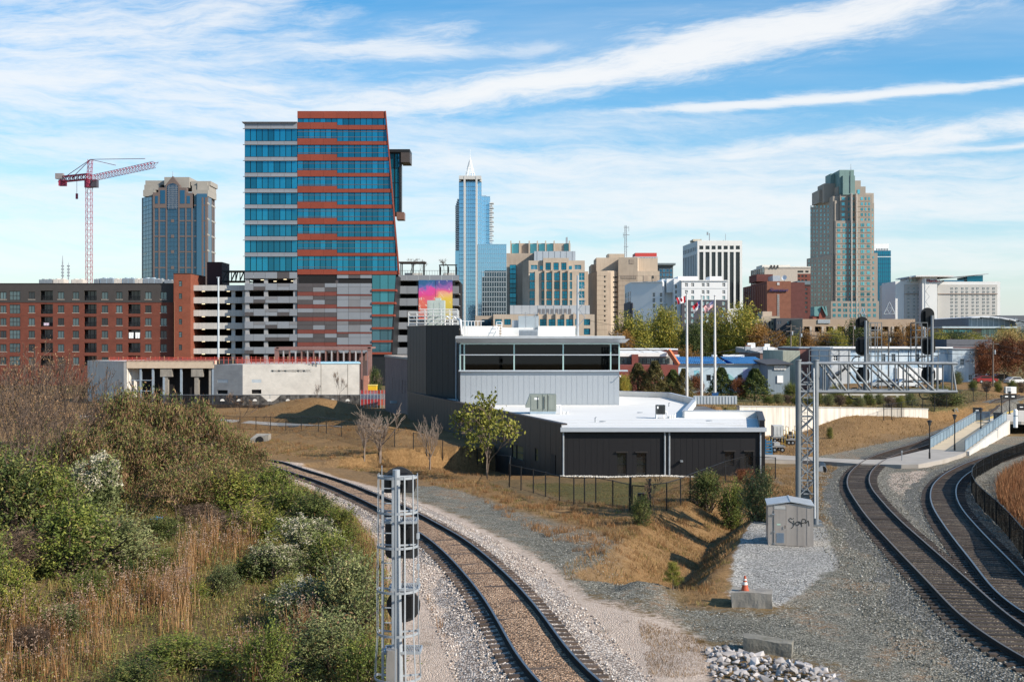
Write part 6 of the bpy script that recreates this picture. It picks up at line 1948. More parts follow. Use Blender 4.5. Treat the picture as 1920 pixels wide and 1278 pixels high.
 for j,(y0,y1)in enumerate(lv):
  one(f,(0,Zp(y1)-.05,f.len,Zp(y1-1.5)),M('garage_slab',(.22,.21,.20),.9),root,-9,-.2,'floor_slab')
  for a,c,tn in zip(cA[:-1],cA[1:],tones[j]):
   if tn=='d' and j:f.panel(root,(U(a),Zp((y0+y1)/2),U(c),Zp(y0)),PGL,0,.12,'panel',.06);f.panel(root,(U(a),Zp(y1),U(c),Zp((y0+y1)/2)),PGD,0,.12,'panel',.06)
   elif tn=='m' and j:f.panel(root,(U(a),Zp(y0+6),U(c),Zp(y0)),PGM,0,.12,'panel',.06);f.panel(root,(U(a),Zp(y1),U(c),Zp(y0+6)),PGL,0,.12,'panel',.06)
   else:f.panel(root,(U(a),Zp(y1),U(c),Zp(y0)),mm[tn],0,.12,'panel',.06)
 for px in(463,498,553):one(f,(U(px)-.45,-3,U(px)+.45,Zp(510)),M('grey_garage_column',(.30,.30,.31),.85),root,-1.2,-.25,'column')
 for px,py in((489,524.5),(513,527),(532,523.5),(546,526.5),(600,524),(663,524),(656,528)):
  p=Vector((X(px),d+1.6,Zp(py)));MB().box(p.x-.35,p.x+.35,p.y,p.y+.3,p.z,p.z+.12).build('ceiling_lamp',LAMP,root)
 one(g,(0,-3,g.U(697),Zp(514.7)),PGD,root,-24,-.25,'garage_core')
 one(g,(V(561),Zp(531),V(629),Zp(517)),HOLE,root,-.24,-.1,'opening');one(g,(V(636),Zp(531),V(696),Zp(517.5)),HOLE,root,-.24,-.1,'opening')
 cB=[557.7,587,609,631.5];cC=[631.9,653.5,675.5,697.2]
 for a,c,m_ in zip(cC[:-1],cC[1:],(PGL,PGD,PGL)):g.panel(root,(V(a),Zp(521.8),V(c),Zp(515.4)),m_,0,.12,'panel',.05)
 for j in range(6):
  y=531+23.6*j
  for i,(a,c)in enumerate(zip(cB[:-1],cB[1:])):
   for(ya,yb,kind)in((y,y+7.5,'a'),(y+7.5,y+16,'b'),(y+16,y+23.6,'r')):
    m_=TERRA if kind=='r' else(PGL if(i==2 and kind=='a' and j%2==0)or(i==1 and kind=='b' and j%2==1)or(i==0 and kind=='a' and j%2==0 and j)else q.choice((PGD,PGD,PGD,PGM)))
    if kind=='r' and j==5:m_=PGD
    g.panel(root,(V(a),Zp(yb),V(c),Zp(ya)),M('dark_terracotta_panel',(.17,.046,.034),.6,.1,.08,.5,rnd=.08)if m_ is TERRA else m_,0,.12,'panel',.05)
  for i,(a,c)in enumerate(zip(cC[:-1],cC[1:])):
   for(ya,yb,kind)in((y,y+7,'a'),(y+7,y+20.5,'b'),(y+20.5,y+23.6,'r')):
    m_=PGL if kind=='b' else q.choice((PGL,PGM,PGD,PGL));
    if i==1 and kind=='b' and j%2:m_=PGM
    if kind=='r':m_=M('dark_terracotta_panel',(.17,.046,.034),.6,.1,.08,.5,rnd=.08)
    g.panel(root,(V(a),Zp(yb),V(c),Zp(ya)),m_,0,.12,'panel',.05)
 edge2=lambda py:742.5-(742.5-733)*(py-515)/(652-515)
 yy=[(515.7,542),(546.5,566),(570.5,589),(593,613),(617,637.5),(641,660)]
 for j,(y0,y1)in enumerate(yy):
  for k in range(3):
   xa=697.6+15*k;xb=697.6+15*(k+1)
   x1a,x1b=X(min(xb,edge2(y0))),X(min(xb,edge2(y1)))
   MB().hexa([(X(xa)+.06,d-.02,Zp(y1)),(x1b-.06,d-.02,Zp(y1)),(x1b-.06,d+.06,Zp(y1)),(X(xa)+.06,d+.06,Zp(y1)),(X(xa)+.06,d-.02,Zp(y0)),(x1a-.06,d-.02,Zp(y0)),(x1a-.06,d+.06,Zp(y0)),(X(xa)+.06,d+.06,Zp(y0))]).build('pane',GLASS('teal_stair_glass',(.05,.22,.27),.06,.5,.6,rnd=.3)if j<3 else GLASS('dim_stair_glass',(.05,.13,.16),.06,.3,.6),root)
  MB().box(X(697.4),X(edge2(y1))+.3,d-.4,d+3,Zp(y1+4),Zp(y1)).build('floor_edge',TERRA,root)
 b=MB();b.hexa([(X(697.5),d+.1,-3),(X(733),d+.1,-3),(X(733),d+20,-3),(X(697.5),d+20,-3),(X(697.5),d+.1,Zp(515)),(X(742.5),d+.1,Zp(515)),(X(742.5),d+20,Zp(515)),(X(697.5),d+20,Zp(515))]);b.build('stair_core',MULL,root)
office_tower()
def garage_right():
 d=290.0
 root=thing('parking_garage','panelled parking garage with a bright painted mural right of the office tower','parking garage',at_px(800,d,-2))
 f=Face(744,d,861,d)
 U=f.U
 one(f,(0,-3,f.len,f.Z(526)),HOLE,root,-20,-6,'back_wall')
 cols=[745,763,784.5,806,828,848.5,861]
 q=random.Random(8)
 for y0,y1 in((515.5,526),(536,550.5),(559,573),(581.5,594.5),(604,617),(628,640.5),(651,664)):
  for a,c in zip(cols[:-1],cols[1:]):f.panel(root,(U(a),f.Z(y1),U(c),f.Z(y0)),PGL if y0<520 else q.choice((PGL,PGL,PGM)),0,.15,'panel',.05)
  one(f,(0,f.Z(y1+.8),f.len,f.Z(y1-1)),M('garage_slab',(.22,.21,.20),.9),root,-6,-.05,'floor_slab')
 for px in(745,784,850):one(f,(U(px)-.4,-3,U(px)+.4,f.Z(526)),MULL,root,-.9,-.06,'column')
 m,g,b=new_mat('mural_print')
 x,y,z=g.sep(wpos(g))
 u=g.rng(x,f.P(U(785),0).x,f.P(U(848.5),0).x,0,1);v=g.rng(z,f.Z(590),f.Z(525),0,1)
 nz=g.noise(g.xyz(g.mul(u,2.6),g.mul(v,3.2),1.7),1.0,5,.6,1.0)
 t=g.add(v,g.mul(g.sub(nz,.5),.55))
 ca_=g.ramp(t,[(.15,(.55,.10,.06)),(.38,(.62,.14,.10)),(.58,(.62,.05,.22)),(.72,(.60,.06,.30)),(.82,(.10,.12,.36)),(.95,(.02,.10,.24))])
 cb_=g.ramp(t,[(.15,(.52,.40,.05)),(.40,(.66,.46,.06)),(.58,(.70,.38,.20)),(.68,(.66,.10,.22)),(.82,(.30,.10,.34)),(.95,(.05,.07,.24))])
 cc=g.mix(g.step(g.add(u,g.mul(g.sub(nz,.5),.4)),.44,.62),ca_,cb_)
 wisp=g.noise(g.xyz(g.add(g.mul(u,5),g.mul(v,3)),g.mul(v,2),4.2),1.6,5,.65,1.6)
 cc=g.mix(g.mul(g.step(wisp,.60,.70),.75),cc,(.75,.70,.62))
 g.put(b.inputs['Base Color'],cc);b.inputs['Roughness'].default_value=.6
 for a,c in((785,816.4),(816.8,848.5)):f.panel(root,(U(a),f.Z(598),U(c),f.Z(525)),m,.17,.3,'mural_board',.02)
 zt=f.Z(515.5)
 for px0,px1,dk in((750,795,True),(823,856,False)):
  t2=thing('pergola',('dark roofed timber pergola on the garage roof garden' if dk else 'open slatted pergola at the right end of the garage roof'),'pergola',at_px((px0+px1)/2,d+6,zt))
  a,c=GX(px0,d+6),GX(px1,d+6);zz=GZ(493 if dk else 498,d+6)
  for xx in(a+.2,(a+c)/2,c-.2):
   for yy_ in(d+6,d+10):MB().box(xx-.12,xx+.12,yy_,yy_+.24,zt,zz).build('post',BLACKM,t2)
  if dk:MB().box(a-.3,c+.3,d+5.6,d+10.6,zz,zz+.35).build('roof',M('dark_timber_roof',(.04,.03,.025),.8),t2)
  else:
   for k in range(9):MB().box(a,c,d+6+k*.5,d+6.15+k*.5,zz+k*.04,zz+.25+k*.04).build('slat',BLACKM,t2)
  MB().box(a+1,c-.6,d+8,d+8.6,zt,zt+1.0).build('bench',M('white_planter',(.55,.55,.53),.7),t2)
 rl=thing('roof_railing','thin black railing round the garage roof garden','railing',at_px(800,d,zt))
 for k in range(24):u_=f.len*k/23;one(f,(u_-.03,zt+.0,u_+.03,zt+1.1),BLACKM,rl,-.3,-.24,'baluster')
 one(f,(0,zt+1.1,f.len,zt+1.18),BLACKM,rl,-.32,-.22,'top_rail')
garage_right()
# tower crane
def crane():
 d=330.0
 x=GX(167,d);zb=0.0
 zj=GZ(331,d)
 root=thing('tower_crane','red and white lattice tower crane behind the brick apartments','crane',(x,d,zb))
 RD,WH=M('crane_red',(.30,.028,.065),.55),M('crane_faded_red',(.34,.075,.11),.6)
 def lattice(name,p,q,w,n,mat,tri=False,r=.062):
  p,q=Vector(p),Vector(q);t=(q-p).normalized();a=t.cross(Vector((0,0,1)))
  if a.length<.1:a=Vector((1,0,0));c=Vector((0,1,0))
  else:a.normalize();c=a.cross(t).normalized()*-1
  cor=[(-.5,0),(.5,0),(0,1)]if tri else[(-.5,-.5),(.5,-.5),(.5,.5),(-.5,.5)]
  b=MB();P=lambda k,i:p.lerp(q,k)+a*cor[i][0]*w+c*cor[i][1]*w
  for i in range(len(cor)):b.bar(P(0,i),P(1,i),r*1.5,r*1.5)
  for s in range(n):
   for i in range(len(cor)):
    j=(i+1)%len(cor)
    b.bar(P(s/n,i),P((s+1)/n,j),r,r);b.bar(P(s/n,i),P(s/n,j),r,r)
  return b.build(name,mat,root)
 for k in range(5):
  z0,z1=zb+(zj-3-zb)*k/5,zb+(zj-3-zb)*(k+1)/5
  lattice('mast_section',(x,d,z0),(x,d,z1),1.5,6,RD if k%2==0 else WH)
 MB().tube([(x,d,zj-3.2),(x,d,zj-1.2)],1.3,14).build('slewing_ring',RD,root)
 tip=Vector((GX(292,303),303,GZ(305,303)));back=Vector((GX(113,336),336,GZ(334.5,336)))
 tip.z=back.z=zj
 st=Vector((x,d,zj))
 lattice('jib',st+(tip-st)*.03,tip,1.6,22,RD,True);lattice('counter_jib',st,back,1.5,7,RD,False,.16)
 lattice('apex',(x,d,zj-1),(x+.4,d,GZ(299,d)),1.1,5,RD)
 ap=Vector((x+.4,d,GZ(299,d)))
 for tgt in(st.lerp(tip,.42)+Vector((0,0,1.5)),st.lerp(tip,.85)+Vector((0,0,1.5)),st.lerp(back,.95),st.lerp(back,.6)):MB().bar(ap,tgt,.14,.14).build('tie_bar',RD,root)
 MB().box(x+.9,x+2.6,d-1.2,d+.6,zj-3.2,zj-1.0).build('cab',M('crane_cab',(.06,.05,.06),.4),root)
 c=st.lerp(back,.9);MB().box(c.x-1.1,c.x+.9,c.y-.7,c.y+.7,zj-2.0,zj-.2).build('counterweight',RD,root)
 c=st.lerp(back,.82);MB().box(c.x-2.8,c.x-.5,c.y-.6,c.y+.6,zj,zj+1.6).build('winch',M('crane_winch',(.25,.22,.22),.6),root)
 c=st.lerp(back,.42);MB().tube([c,c-Vector((0,0,5))],.06,5).build('hoist_line',BLACKM,root);MB().box(c.x-.3,c.x+.3,c.y-.2,c.y+.2,zj-6.2,zj-4.6).build('hook_block',RD,root)
crane()
for px,y0,nm in((117.5,478,'taller'),(128.5,492,'shorter')):
 d=420.0;x=GX(px,d);t=thing('radio_mast',f'{nm} thin grey radio mast beyond the brick apartments','antenna',(x,d,0))
 MB().tube([(x,d,0),(x,d,GZ(y0+14,d)),(x,d,GZ(y0,d))],[.35,.25,.05],6).build('pole',GALV,t)
 for k in range(4):z=GZ(500+k*6,d);MB().box(x-.5,x+.5,d-.2,d,z,z+.5).build('aerial',GALV,t)
# granite and glass tower with gabled crown
def gabled_tower():
 d=900.0;root=thing('skyscraper','blue glass tower with pink granite piers and a gabled beige stone crown','skyscraper',at_px(330,d,5))
 GRAN=M('pink_granite',(.135,.102,.092),.7,0,.08,.2);CRN=M('beige_crown_stone',(.29,.27,.24),.8,0,.08,.15)
 BL=GLASS('slate_blue_glass',(.055,.13,.20),.06,.6,.6,rnd=.12)
 main=Face(287,d,361,d);lf=Face(266.4,d+22,287,d);rf=Face(363.6,d+4,388,d+4);sd=Face(388,d+4,403,d+36)
 one(main,(0,0,main.len,main.Z(363)),BL,root,-34,0,'glass_body')
 one(lf,(0,0,lf.len,lf.Z(368)),BL,root,-12,0,'glass_body');one(rf,(0,0,rf.len,rf.Z(367)),BL,root,-14,0,'glass_body');one(sd,(0,0,sd.len,sd.Z(368)),BL,root,-8,0,'glass_body')
 for px in(288.7,298.7,312.3,335.5,348.6,360.2):u=main.U(px);one(main,(u-.55,0,u+.55,main.Z(366)),GRAN,root,.01,.5,'granite_pier')
 for px in(380,386.5):u=rf.U(px);one(rf,(u-.7,0,u+.7,rf.Z(370)),GRAN,root,.01,.4,'granite_pier')
 for k in range(5):u=sd.len*(k+.3)/5;one(sd,(u-1.5,0,u+1.5,sd.Z(372)),GRAN,root,.01,.4,'granite_pier')
 for px in(266.9,286):u=lf.U(px);one(lf,(max(0,u-.4),0,u+.4,lf.Z(368)),GRAN,root,.01,.3,'granite_pier')
 for py in(385,414,443,472,501.6):
  for a,c in((288,312),(336,361)):one(main,(main.U(a),main.Z(py+1.3),main.U(c),main.Z(py-1.3)),GRAN,root,.02,.3,'granite_band')
  if py>400:one(main,(main.U(320.8),main.Z(py+2.8),main.U(326.4),main.Z(py-2.8)),GRAN,root,.02,.3,'granite_square')
  one(rf,(0,rf.Z(py+1),rf.len,rf.Z(py-1)),GRAN,root,.01,.2,'granite_band');one(sd,(0,sd.Z(py+1.6),sd.len,sd.Z(py-1.6)),CRN,root,.05,.5,'granite_band')
  one(lf,(lf.U(268.5),lf.Z(py+4.5),lf.U(275),lf.Z(py+1.5)),NIGHT,root,.01,.1,'dark_louvre')
 gx=M('slate_mullion',(.045,.075,.10),.5,.3)
 zt=main.Z(366)
 bars(main,lattice_v(main,np.linspace(1,main.len-1,28),0,zt,.22)+lattice_h(main,np.linspace(40,zt,26),0,main.len,.22),gx,root,.005,.12,'mullion_grid','stuff')
 bars(rf,lattice_v(rf,np.linspace(.5,rf.len,9),0,rf.Z(370),.22)+lattice_h(rf,np.linspace(40,rf.Z(370),26),0,rf.len,.22),gx,root,.005,.12,'mullion_grid','stuff')
 bars(lf,lattice_v(lf,np.linspace(.5,lf.len,8),0,lf.Z(370),.25)+lattice_h(lf,np.linspace(40,lf.Z(370),26),0,lf.len,.25),gx,root,.005,.12,'mullion_grid','stuff')
 prof=[(287,390),(287,361),(297.3,361),(297.3,352),(311,352),(311,347),(324,330.3),(337,347),(337,352),(350,352),(350,361),(361,361),(361,390)]
 P=[(main.U(x),main.Z(y))for x,y in prof]
 b=MB();b.extrude(P,main.P(0,0,.6),main.u,(0,0,1),-main.n*5);b.build('gable_front',GRAN,root)
 for x0,y0,x1,y1 in((291.3,367.5,296.5,382),(301,357,310,382),(338.2,357,346.8,382),(350.7,367.5,356.7,382)):one(main,main.rect(x0,y0,x1,y1),DEEP,root,.61,.75,'crown_window')
 arch=[(314,392),(314,351)]+[(324-10*math.cos(t),351-7*math.sin(t))for t in np.linspace(.2,math.pi-.2,7)]+[(334,351),(334,392)]
 b=MB();b.extrude([(main.U(x),main.Z(y))for x,y in arch],main.P(0,0,.8),main.u,(0,0,1),-main.n*.15);ar=b.build('arched_window',GLASS('dark_arch_glass',(.02,.055,.10),.06,.5,.6,rnd=.1),root)
 bars(main,lattice_v(main,[main.U(314+2.5*k)for k in range(1,8)],main.Z(392),main.Z(347),.16)+lattice_h(main,[main.Z(352+4*k)for k in range(10)],main.U(314),main.U(334),.16),GALV,ar,.81,.95,'mullion_grid','stuff')
 for(x0,y0,x1,y1,dd,dep)in((308,332,355,352,8,26),(272.5,338.5,308,346.5,14,20),(270.5,346.5,300,356,11,22),(268.3,356,290,368,8,24),(358,339.5,395,348,10,22),(360,348,392,358,8,22),(360,356,390,368,5,26)):
  slab(root,d+dd,x0,y0,x1,y1,dep,CRN,name='crown_block')
 sdc=Face(389,d+8,399.5,d+32);one(sdc,(0,sdc.Z(375),sdc.len,sdc.Z(345)),CRN,root,-8,0,'crown_block')
 MB().tube([at_px(324,d+1,main.Z(331)),at_px(324,d+1,main.Z(320))],[.3,.1],6).build('finial',GALV,root)
gabled_tower()
# tall blue glass tower with a spire
def spire_tower():
 d=1000.0;root=thing('skyscraper','slender sky blue glass tower with a white spire and stacked balconies','skyscraper',at_px(885,d,6))
 PIER=M('pale_tower_stone',(.50,.49,.47),.7)
 f=Face(860.5,d,903,d)
 one(f,(0,0,f.len,f.Z(341)),SKYG,root,-30,0,'glass_shaft')
 s2=Face(896,d+3,919,d+3);one(s2,(0,0,s2.len,s2.Z(368)),SKYG,root,-26,0,'glass_shoulder')
 s2b=Face(902.5,d+4,916,d+4);one(s2b,(0,s2b.Z(368),s2b.len-2,s2b.Z(366.5)),GALV,root,-10,0,'roof_edge')
 s3=Face(896,d-4,949.5,d-4);one(s3,(0,0,s3.len,s3.Z(457.5)),SKYG,root,-34,0,'glass_podium_block')
 s4=Face(853.5,d+6,861,d+6);one(s4,(0,0,s4.len,s4.Z(470)),SKYG,root,-20,0,'glass_wing')
 for px in(871.5,893.8):u=f.U(px);one(f,(u-.8,0,u+.8,f.Z(332)),PIER,root,.02,5.2,'stone_pier')
 mg=M('pale_blue_mullion',(.30,.46,.58),.5,.3)
 for fc,zt,nu,nz in((f,f.Z(341),13,38),(s2,s2.Z(368),8,35),(s3,s3.Z(457.5),16,22)):
  bars(fc,lattice_v(fc,np.linspace(.3,fc.len-.3,nu),0,zt,.25)+lattice_h(fc,np.linspace(10,zt-.5,nz),0,fc.len,.4),mg,root,.01,.18 if fc is not s3 else .2,'mullion_grid','stuff')
 dk=GLASS('reflected_building_dark',(.03,.06,.085),.05,.5,.6,rnd=.35)  # another building's reflection, put into the colour of dark glass sheets
 one(s3,(s3.U(904),s3.Z(596),s3.U(949),s3.Z(520)),dk,root,.21,.3,'painted_reflection');one(s3,(s3.U(909),s3.Z(520),s3.U(949),s3.Z(507)),dk,root,.21,.3,'painted_reflection')
 bars(s3,lattice_v(s3,[s3.U(904+4.5*k)for k in range(11)],s3.Z(596),s3.Z(508),.35)+lattice_h(s3,[s3.Z(510+9.3*k)for k in range(10)],s3.U(904),s3.U(949),.55),M('reflected_grid_grey',(.38,.42,.45),.6),root,.31,.5,'reflection_grid','stuff')  # pale lines of the reflected facade, built as bars
 one(f,(f.U(861),f.Z(341),f.U(864),f.Z(336)),PIER,root,-6,4,'crown_post');one(f,(f.U(900),f.Z(341),f.U(902.5),f.Z(336)),PIER,root,-6,4,'crown_post')
 one(f,(f.U(861),f.Z(337.5),f.U(902.5),f.Z(331)),PIER,root,-26,5,'crown_slab');one(f,(f.U(872),f.Z(341),f.U(893),f.Z(337.6)),NIGHT,root,-4,.1,'crown_louvre')
 b=MB();ap=Vector(at_px(881.5,d+8,f.Z(297)))
 for k in range(12):
  a=2*math.pi*k/12;c=Vector(at_px(881.5,d+8,f.Z(331)));p=c+Vector((5.0*math.cos(a),5.0*math.sin(a),0));b.bar(p,ap+Vector((.5*math.cos(a),.5*math.sin(a),0)),.38,.38)
 for q in(.25,.5,.75):
  for k in range(12):
   a,a2=2*math.pi*k/12,2*math.pi*(k+1)/12;r=5+(.5-5)*q;z=f.Z(331)+(ap.z-f.Z(331))*q;c=Vector(at_px(881.5,d+8,0))
   b.bar((c.x+r*math.cos(a),c.y+r*math.sin(a),z),(c.x+r*math.cos(a2),c.y+r*math.sin(a2),z),.2,.2)
 b.build('spire',WHITE,root);MB().tube([ap,ap+Vector((0,0,9))],[.25,.08],6).build('needle',WHITE,root)
 BAL=M('pale_balcony',(.55,.56,.56),.7)
 for k in range(24):
  z=f.Z(468-4.05*k);MB().box(GX(853.6+max(0,k-20)*1.2,d+1),GX(860.6,d+1),d+1,d+12,z,z+1.0).build('balcony',BAL,root)
 for k in range(18):
  z=f.Z(455-4.35*k);x0=GX(917.5,d);w=2.6+1.2*(k%2);MB().box(x0,x0+w,d+1,d+10,z,z+.9).build('balcony',BAL,root)
spire_tower()
# beige courthouse with blue green windows
def courthouse():
 d=600.0;root=thing('courthouse','beige stone courthouse with tall piers and blue green windows','courthouse',at_px(1030,d,4))
 k=4.5643
 C=lambda x,y:(880+x/k,420+y/k)
 def cr(x0,y0,x1,y1):a,b=C(x0,y0),C(x1,y1);return(a[0],a[1],b[0],b[1])
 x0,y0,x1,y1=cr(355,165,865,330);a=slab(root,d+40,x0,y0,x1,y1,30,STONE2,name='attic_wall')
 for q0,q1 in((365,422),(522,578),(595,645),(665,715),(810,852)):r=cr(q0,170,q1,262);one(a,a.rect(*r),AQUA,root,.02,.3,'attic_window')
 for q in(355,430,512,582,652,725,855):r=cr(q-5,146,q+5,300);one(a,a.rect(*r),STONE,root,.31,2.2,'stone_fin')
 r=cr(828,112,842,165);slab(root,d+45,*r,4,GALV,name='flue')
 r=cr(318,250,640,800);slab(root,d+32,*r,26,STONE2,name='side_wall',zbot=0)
 r=cr(345,348,400,712);sw=Face(r[0],d+31.5,r[2],d+31.5)
 for j in range(9):y=348+40.5*j;q=cr(345,y,400,y+38);sw.window(root,sw.rect(*q),MULL,TEAL,.4,.12,2,1,pane=True)
 r=cr(555,232,908,320);mp=slab(root,d+20,*r,18,M('pale_blue_metal_penthouse',(.38,.42,.46),.5,.25,.06,.3),name='penthouse')
 for j in range(7):u=mp.len*(j+.5)/7;one(mp,(u-.12,mp.zb,u+.12,mp.zt),GALV_D,root,.01,.1,'panel_joint')
 front=cr(508,312,988,695)
 rows_w=[(350,388),(415,482),(492,555),(572,635),(650,692)]
 holes=[cr(525,350,583,388),cr(900,350,958,388)]
 for y0,y1 in rows_w[1:]:holes+=[cr(510,y0,560,y1),cr(937,y0,986,y1)]
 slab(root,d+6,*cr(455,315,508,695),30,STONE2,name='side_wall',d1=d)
 f=slab(root,d,*front,34,STONE,holes,.5)
 for h in f.hs:f.window(root,h,GALV,TEAL,-.35,.18,2,2)
 cb=cr(632,290,850,400);g=slab(root,d-1.5,*cb,20,STONE,[cr(652,330,698,394),cr(720,330,765,394),cr(786,330,831,394)],.5)
 for h in g.hs:g.window(root,h,MULL,TEAL,-.35,.15,2,2)
 for q0,q1 in((604,630),(852,878)):r=cr(q0,358,q1,388);one(f,f.rect(*r),TEAL,root,.02,.1,'small_window')
 bay=cr(562,402,935,695)
 cols=[(617,640),(658,705),(725,772),(793,838),(858,880)]
 hb=[cr(x0,y0,x1,y1)for y0,y1 in((415,482),(492,557),(573,637),(650,693))for x0,x1 in cols]
 h=slab(root,d-3,*bay,6,STONE,hb,.6,name='bay_wall')
 for q in h.hs:h.window(root,q,M('bronze_green_frame',(.16,.13,.08),.5,.2),TEAL,-.4,.16,2,2)
 for q in(649,715,783,848):r=cr(q-6.5,392,q+6.5,695);one(h,h.rect(*r),STONE,root,.005,1.6,'stone_pier')
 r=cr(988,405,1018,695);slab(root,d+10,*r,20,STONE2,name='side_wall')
 r=cr(348,695,1030,770);m=slab(root,d-6,*r,30,M('pale_grey_metal_storey',(.42,.44,.46),.5,.25,.06,.3),name='plant_storey')
 for q in(590,625,663,700,740,775,812,850):r=cr(q-3,725,q+22,765);one(m,m.rect(*r),M('dark_louvre_metal',(.16,.16,.17),.6,.2),root,.01,.15,'louvre')
 for j in range(10):u=m.len*(j+.5)/10;one(m,(u-.1,m.zb,u+.1,m.zt),GALV_D,root,.005,.06,'panel_joint')
 pod=cr(205,772,1072,960)
 hp=[cr(220,812,278,862),cr(298,812,356,862)]+[cr(q,812,q+58,873)for q in(602,678,753,828)]+[cr(905,812,935,865),cr(980,812,1035,865),cr(980,893,1035,945),cr(905,893,935,945)]
 p=slab(root,d-12,*pod,30,STONE,hp,.6,name='podium_wall',zbot=0)
 for q in p.hs:p.window(root,q,MULL,TEAL,-.4,.16,2,2)
 for q in(592,668,743,818,895):r=cr(q-6,760,q+6,875);one(p,p.rect(*r),STONE,root,.01,1.2,'stone_pier')
 r=cr(50,785,200,960);slab(root,d+2,*r,20,STONE2,name='podium_wing',zbot=0)
 r=cr(105,815,190,890);q=Face(r[0],d+1.9,r[2],d+1.9);q.window(root,q.rect(*r),MULL,DEEP,.3,.2,3,2)
courthouse()
def jail():
 d=650.0;root=thing('detention_tower','windowless beige precast tower with stepped blocks and slit windows','tower block',at_px(1170,d,4))
 k=4.5643
 def cr(x0,y0,x1,y1):return(880+x0/k,420+y0/k,880+x1/k,420+y1/k)
 P2=M('tan_precast',(.46,.375,.29),.85,0,.09,.25,streak=.14)
 slab(root,d+14,*cr(1045,345,1440,900),22,P2,zbot=0)
 slab(root,d+8,*cr(1087,288,1280,900),22,P2,zbot=0)
 slab(root,d+16,*cr(1185,255,1330,320),12,P2,name='roof_block')
 a=slab(root,d,*cr(1275,285,1440,900),30,P2,zbot=0,d1=d-2)
 b_=slab(root,d+6,*cr(1438,290,1612,900),26,P2,zbot=0)
 c=slab(root,d-2,*cr(1440,402,1628,900),26,P2,zbot=0)
 sl=[cr(1152,y,1166,y+17)for y in(442,482,528,566,612,648,695,732,777,815)]
 e=slab(root,d-6,*cr(1092,400,1182,905),14,P2,sl,.7,zbot=0)
 for h in e.hs:e.window(root,h,STONE2,NIGHT,-.5,.06,1,1,name='slit_window')
 lw=Face(*[cr(1018,0,0,0)[0],d+18],cr(1092,0,0,0)[0],d-6)
 one(lw,(0,0,lw.len,lw.Z(420+418/k)),STONE2,root,-8,0,'side_wall')
 g=Face(cr(1182,0,0,0)[0],d-1,cr(1285,0,0,0)[0],d+3);one(g,(0,0,g.len,g.Z(420+400/k)),P2,root,-8,0,'recess_wall')
 for y in(450,492,535,578,620,663,705,748,790,830):
  for q0,q1 in((1230,1262),(1270,1283)):r=cr(q0,y,q1,y+11);one(g,g.rect(*r),NIGHT,root,.01,.1,'slit_window')
 for fc in(a,b_,c,e):
  for j in range(9):z=fc.Z(420+(330+62*j)/k);
  for j in range(12):
   z=fc.Z(420+(440+42*j)/k)
   one(fc,(0,z-.12,fc.len,z+.12),STONE2,root,.005,.06,'panel_joint')
 r=cr(1370,300,1408,340);one(a,a.rect(*r),STONE2,root,.07,.15,'blank_panel')
 r=cr(1300,435,1435,470)
 for j in range(9):q=cr(1302+15*j,437,1312+15*j,468);one(a,a.rect(*q),STONE2,root,.07,.2,'vent_panel')
 for q in(1490,1566):r=cr(q,440,q+40,490);one(c,c.rect(*r),STONE2,root,.07,.2,'blank_panel');
 r=cr(1566,442,1578,465);one(c,c.rect(*r),NIGHT,root,.21,.3,'slit_window')
 t=thing('antenna_mast','grey lattice antenna mast on the beige precast tower','antenna',at_px(1173,d+10,a.Z(480)))
 z0,z1=GZ(482,d+10),GZ(423,d+10);b=MB();x=GX(1173,d+10)
 for s in(-.6,.6):
  for y in(d+9.4,d+10.6):b.bar((x+s,y,z0),(x+s*.7,y,z1),.22,.22)
 for j in range(12):za,zb_=z0+(z1-z0)*j/12,z0+(z1-z0)*(j+1)/12;b.bar((x-.6,d+9.4,za),(x+.6,d+9.4,zb_),.16,.16);b.bar((x-.6,d+9.4,zb_),(x+.6,d+9.4,zb_),.14,.14)
 b.build('lattice',GALV_D,t)
 for py,w in((441,2.2),(427,1.6),(463,1.5)):MB().box(x-w*.7,x+w,d+9.3,d+9.6,GZ(py,d+10),GZ(py-1,d+10)).build('cross_arm',GALV_D,t)
 for s,py in((1.8,424),(-1.4,436)):MB().tube([(x+s,d+9.4,GZ(py+10,d+10)),(x+s,d+9.4,GZ(py,d+10))],.12,5).build('aerial',GALV_D,t)
jail()
def red_top():
 d=720.0;root=thing('office_building','grey office building with a flat red rooftop screen behind the precast tower','office building',at_px(1215,d,4))
 f=slab(root,d,1188,481,1233,530,20,M('pale_grey_office',(.45,.46,.47),.7),zbot=0)
 one(f,(f.U(1191),f.Z(480.8),f.len-.5,f.Z(474)),M('red_roof_screen',(.52,.06,.05),.6),root,-16,-.2,'roof_screen')
 for j in range(6):
  q=f.rect(1200+5.3*j,489,1204+5.3*j,483);one(f,q,DEEP,root,.02,.2,'window')
  q=f.rect(1200+5.3*j,500,1204+5.3*j,494);one(f,q,DEEP,root,.02,.2,'window')
 root=thing('office_building','small dark glass office block with an overhanging flat roof','office building',at_px(1250,d-30,4))
 d2=690.0
 g=slab(root,d2,1233,497,1262,530,14,M('dark_slate_cladding',(.09,.11,.12),.6,.1),zbot=0)
 for i in range(4):
  for j in range(3):q=g.rect(1236+6.4*i,504+8*j,1241.4+6.4*i,510.5+8*j);g.window(root,q,GALV_D,DEEP,.25,.12,1,1)
 one(g,(-.3,g.Z(497),g.U(1266),g.Z(493.5)),M('slate_roof_edge',(.16,.19,.20),.5,.2),root,-15,2,'flat_roof')
red_top()
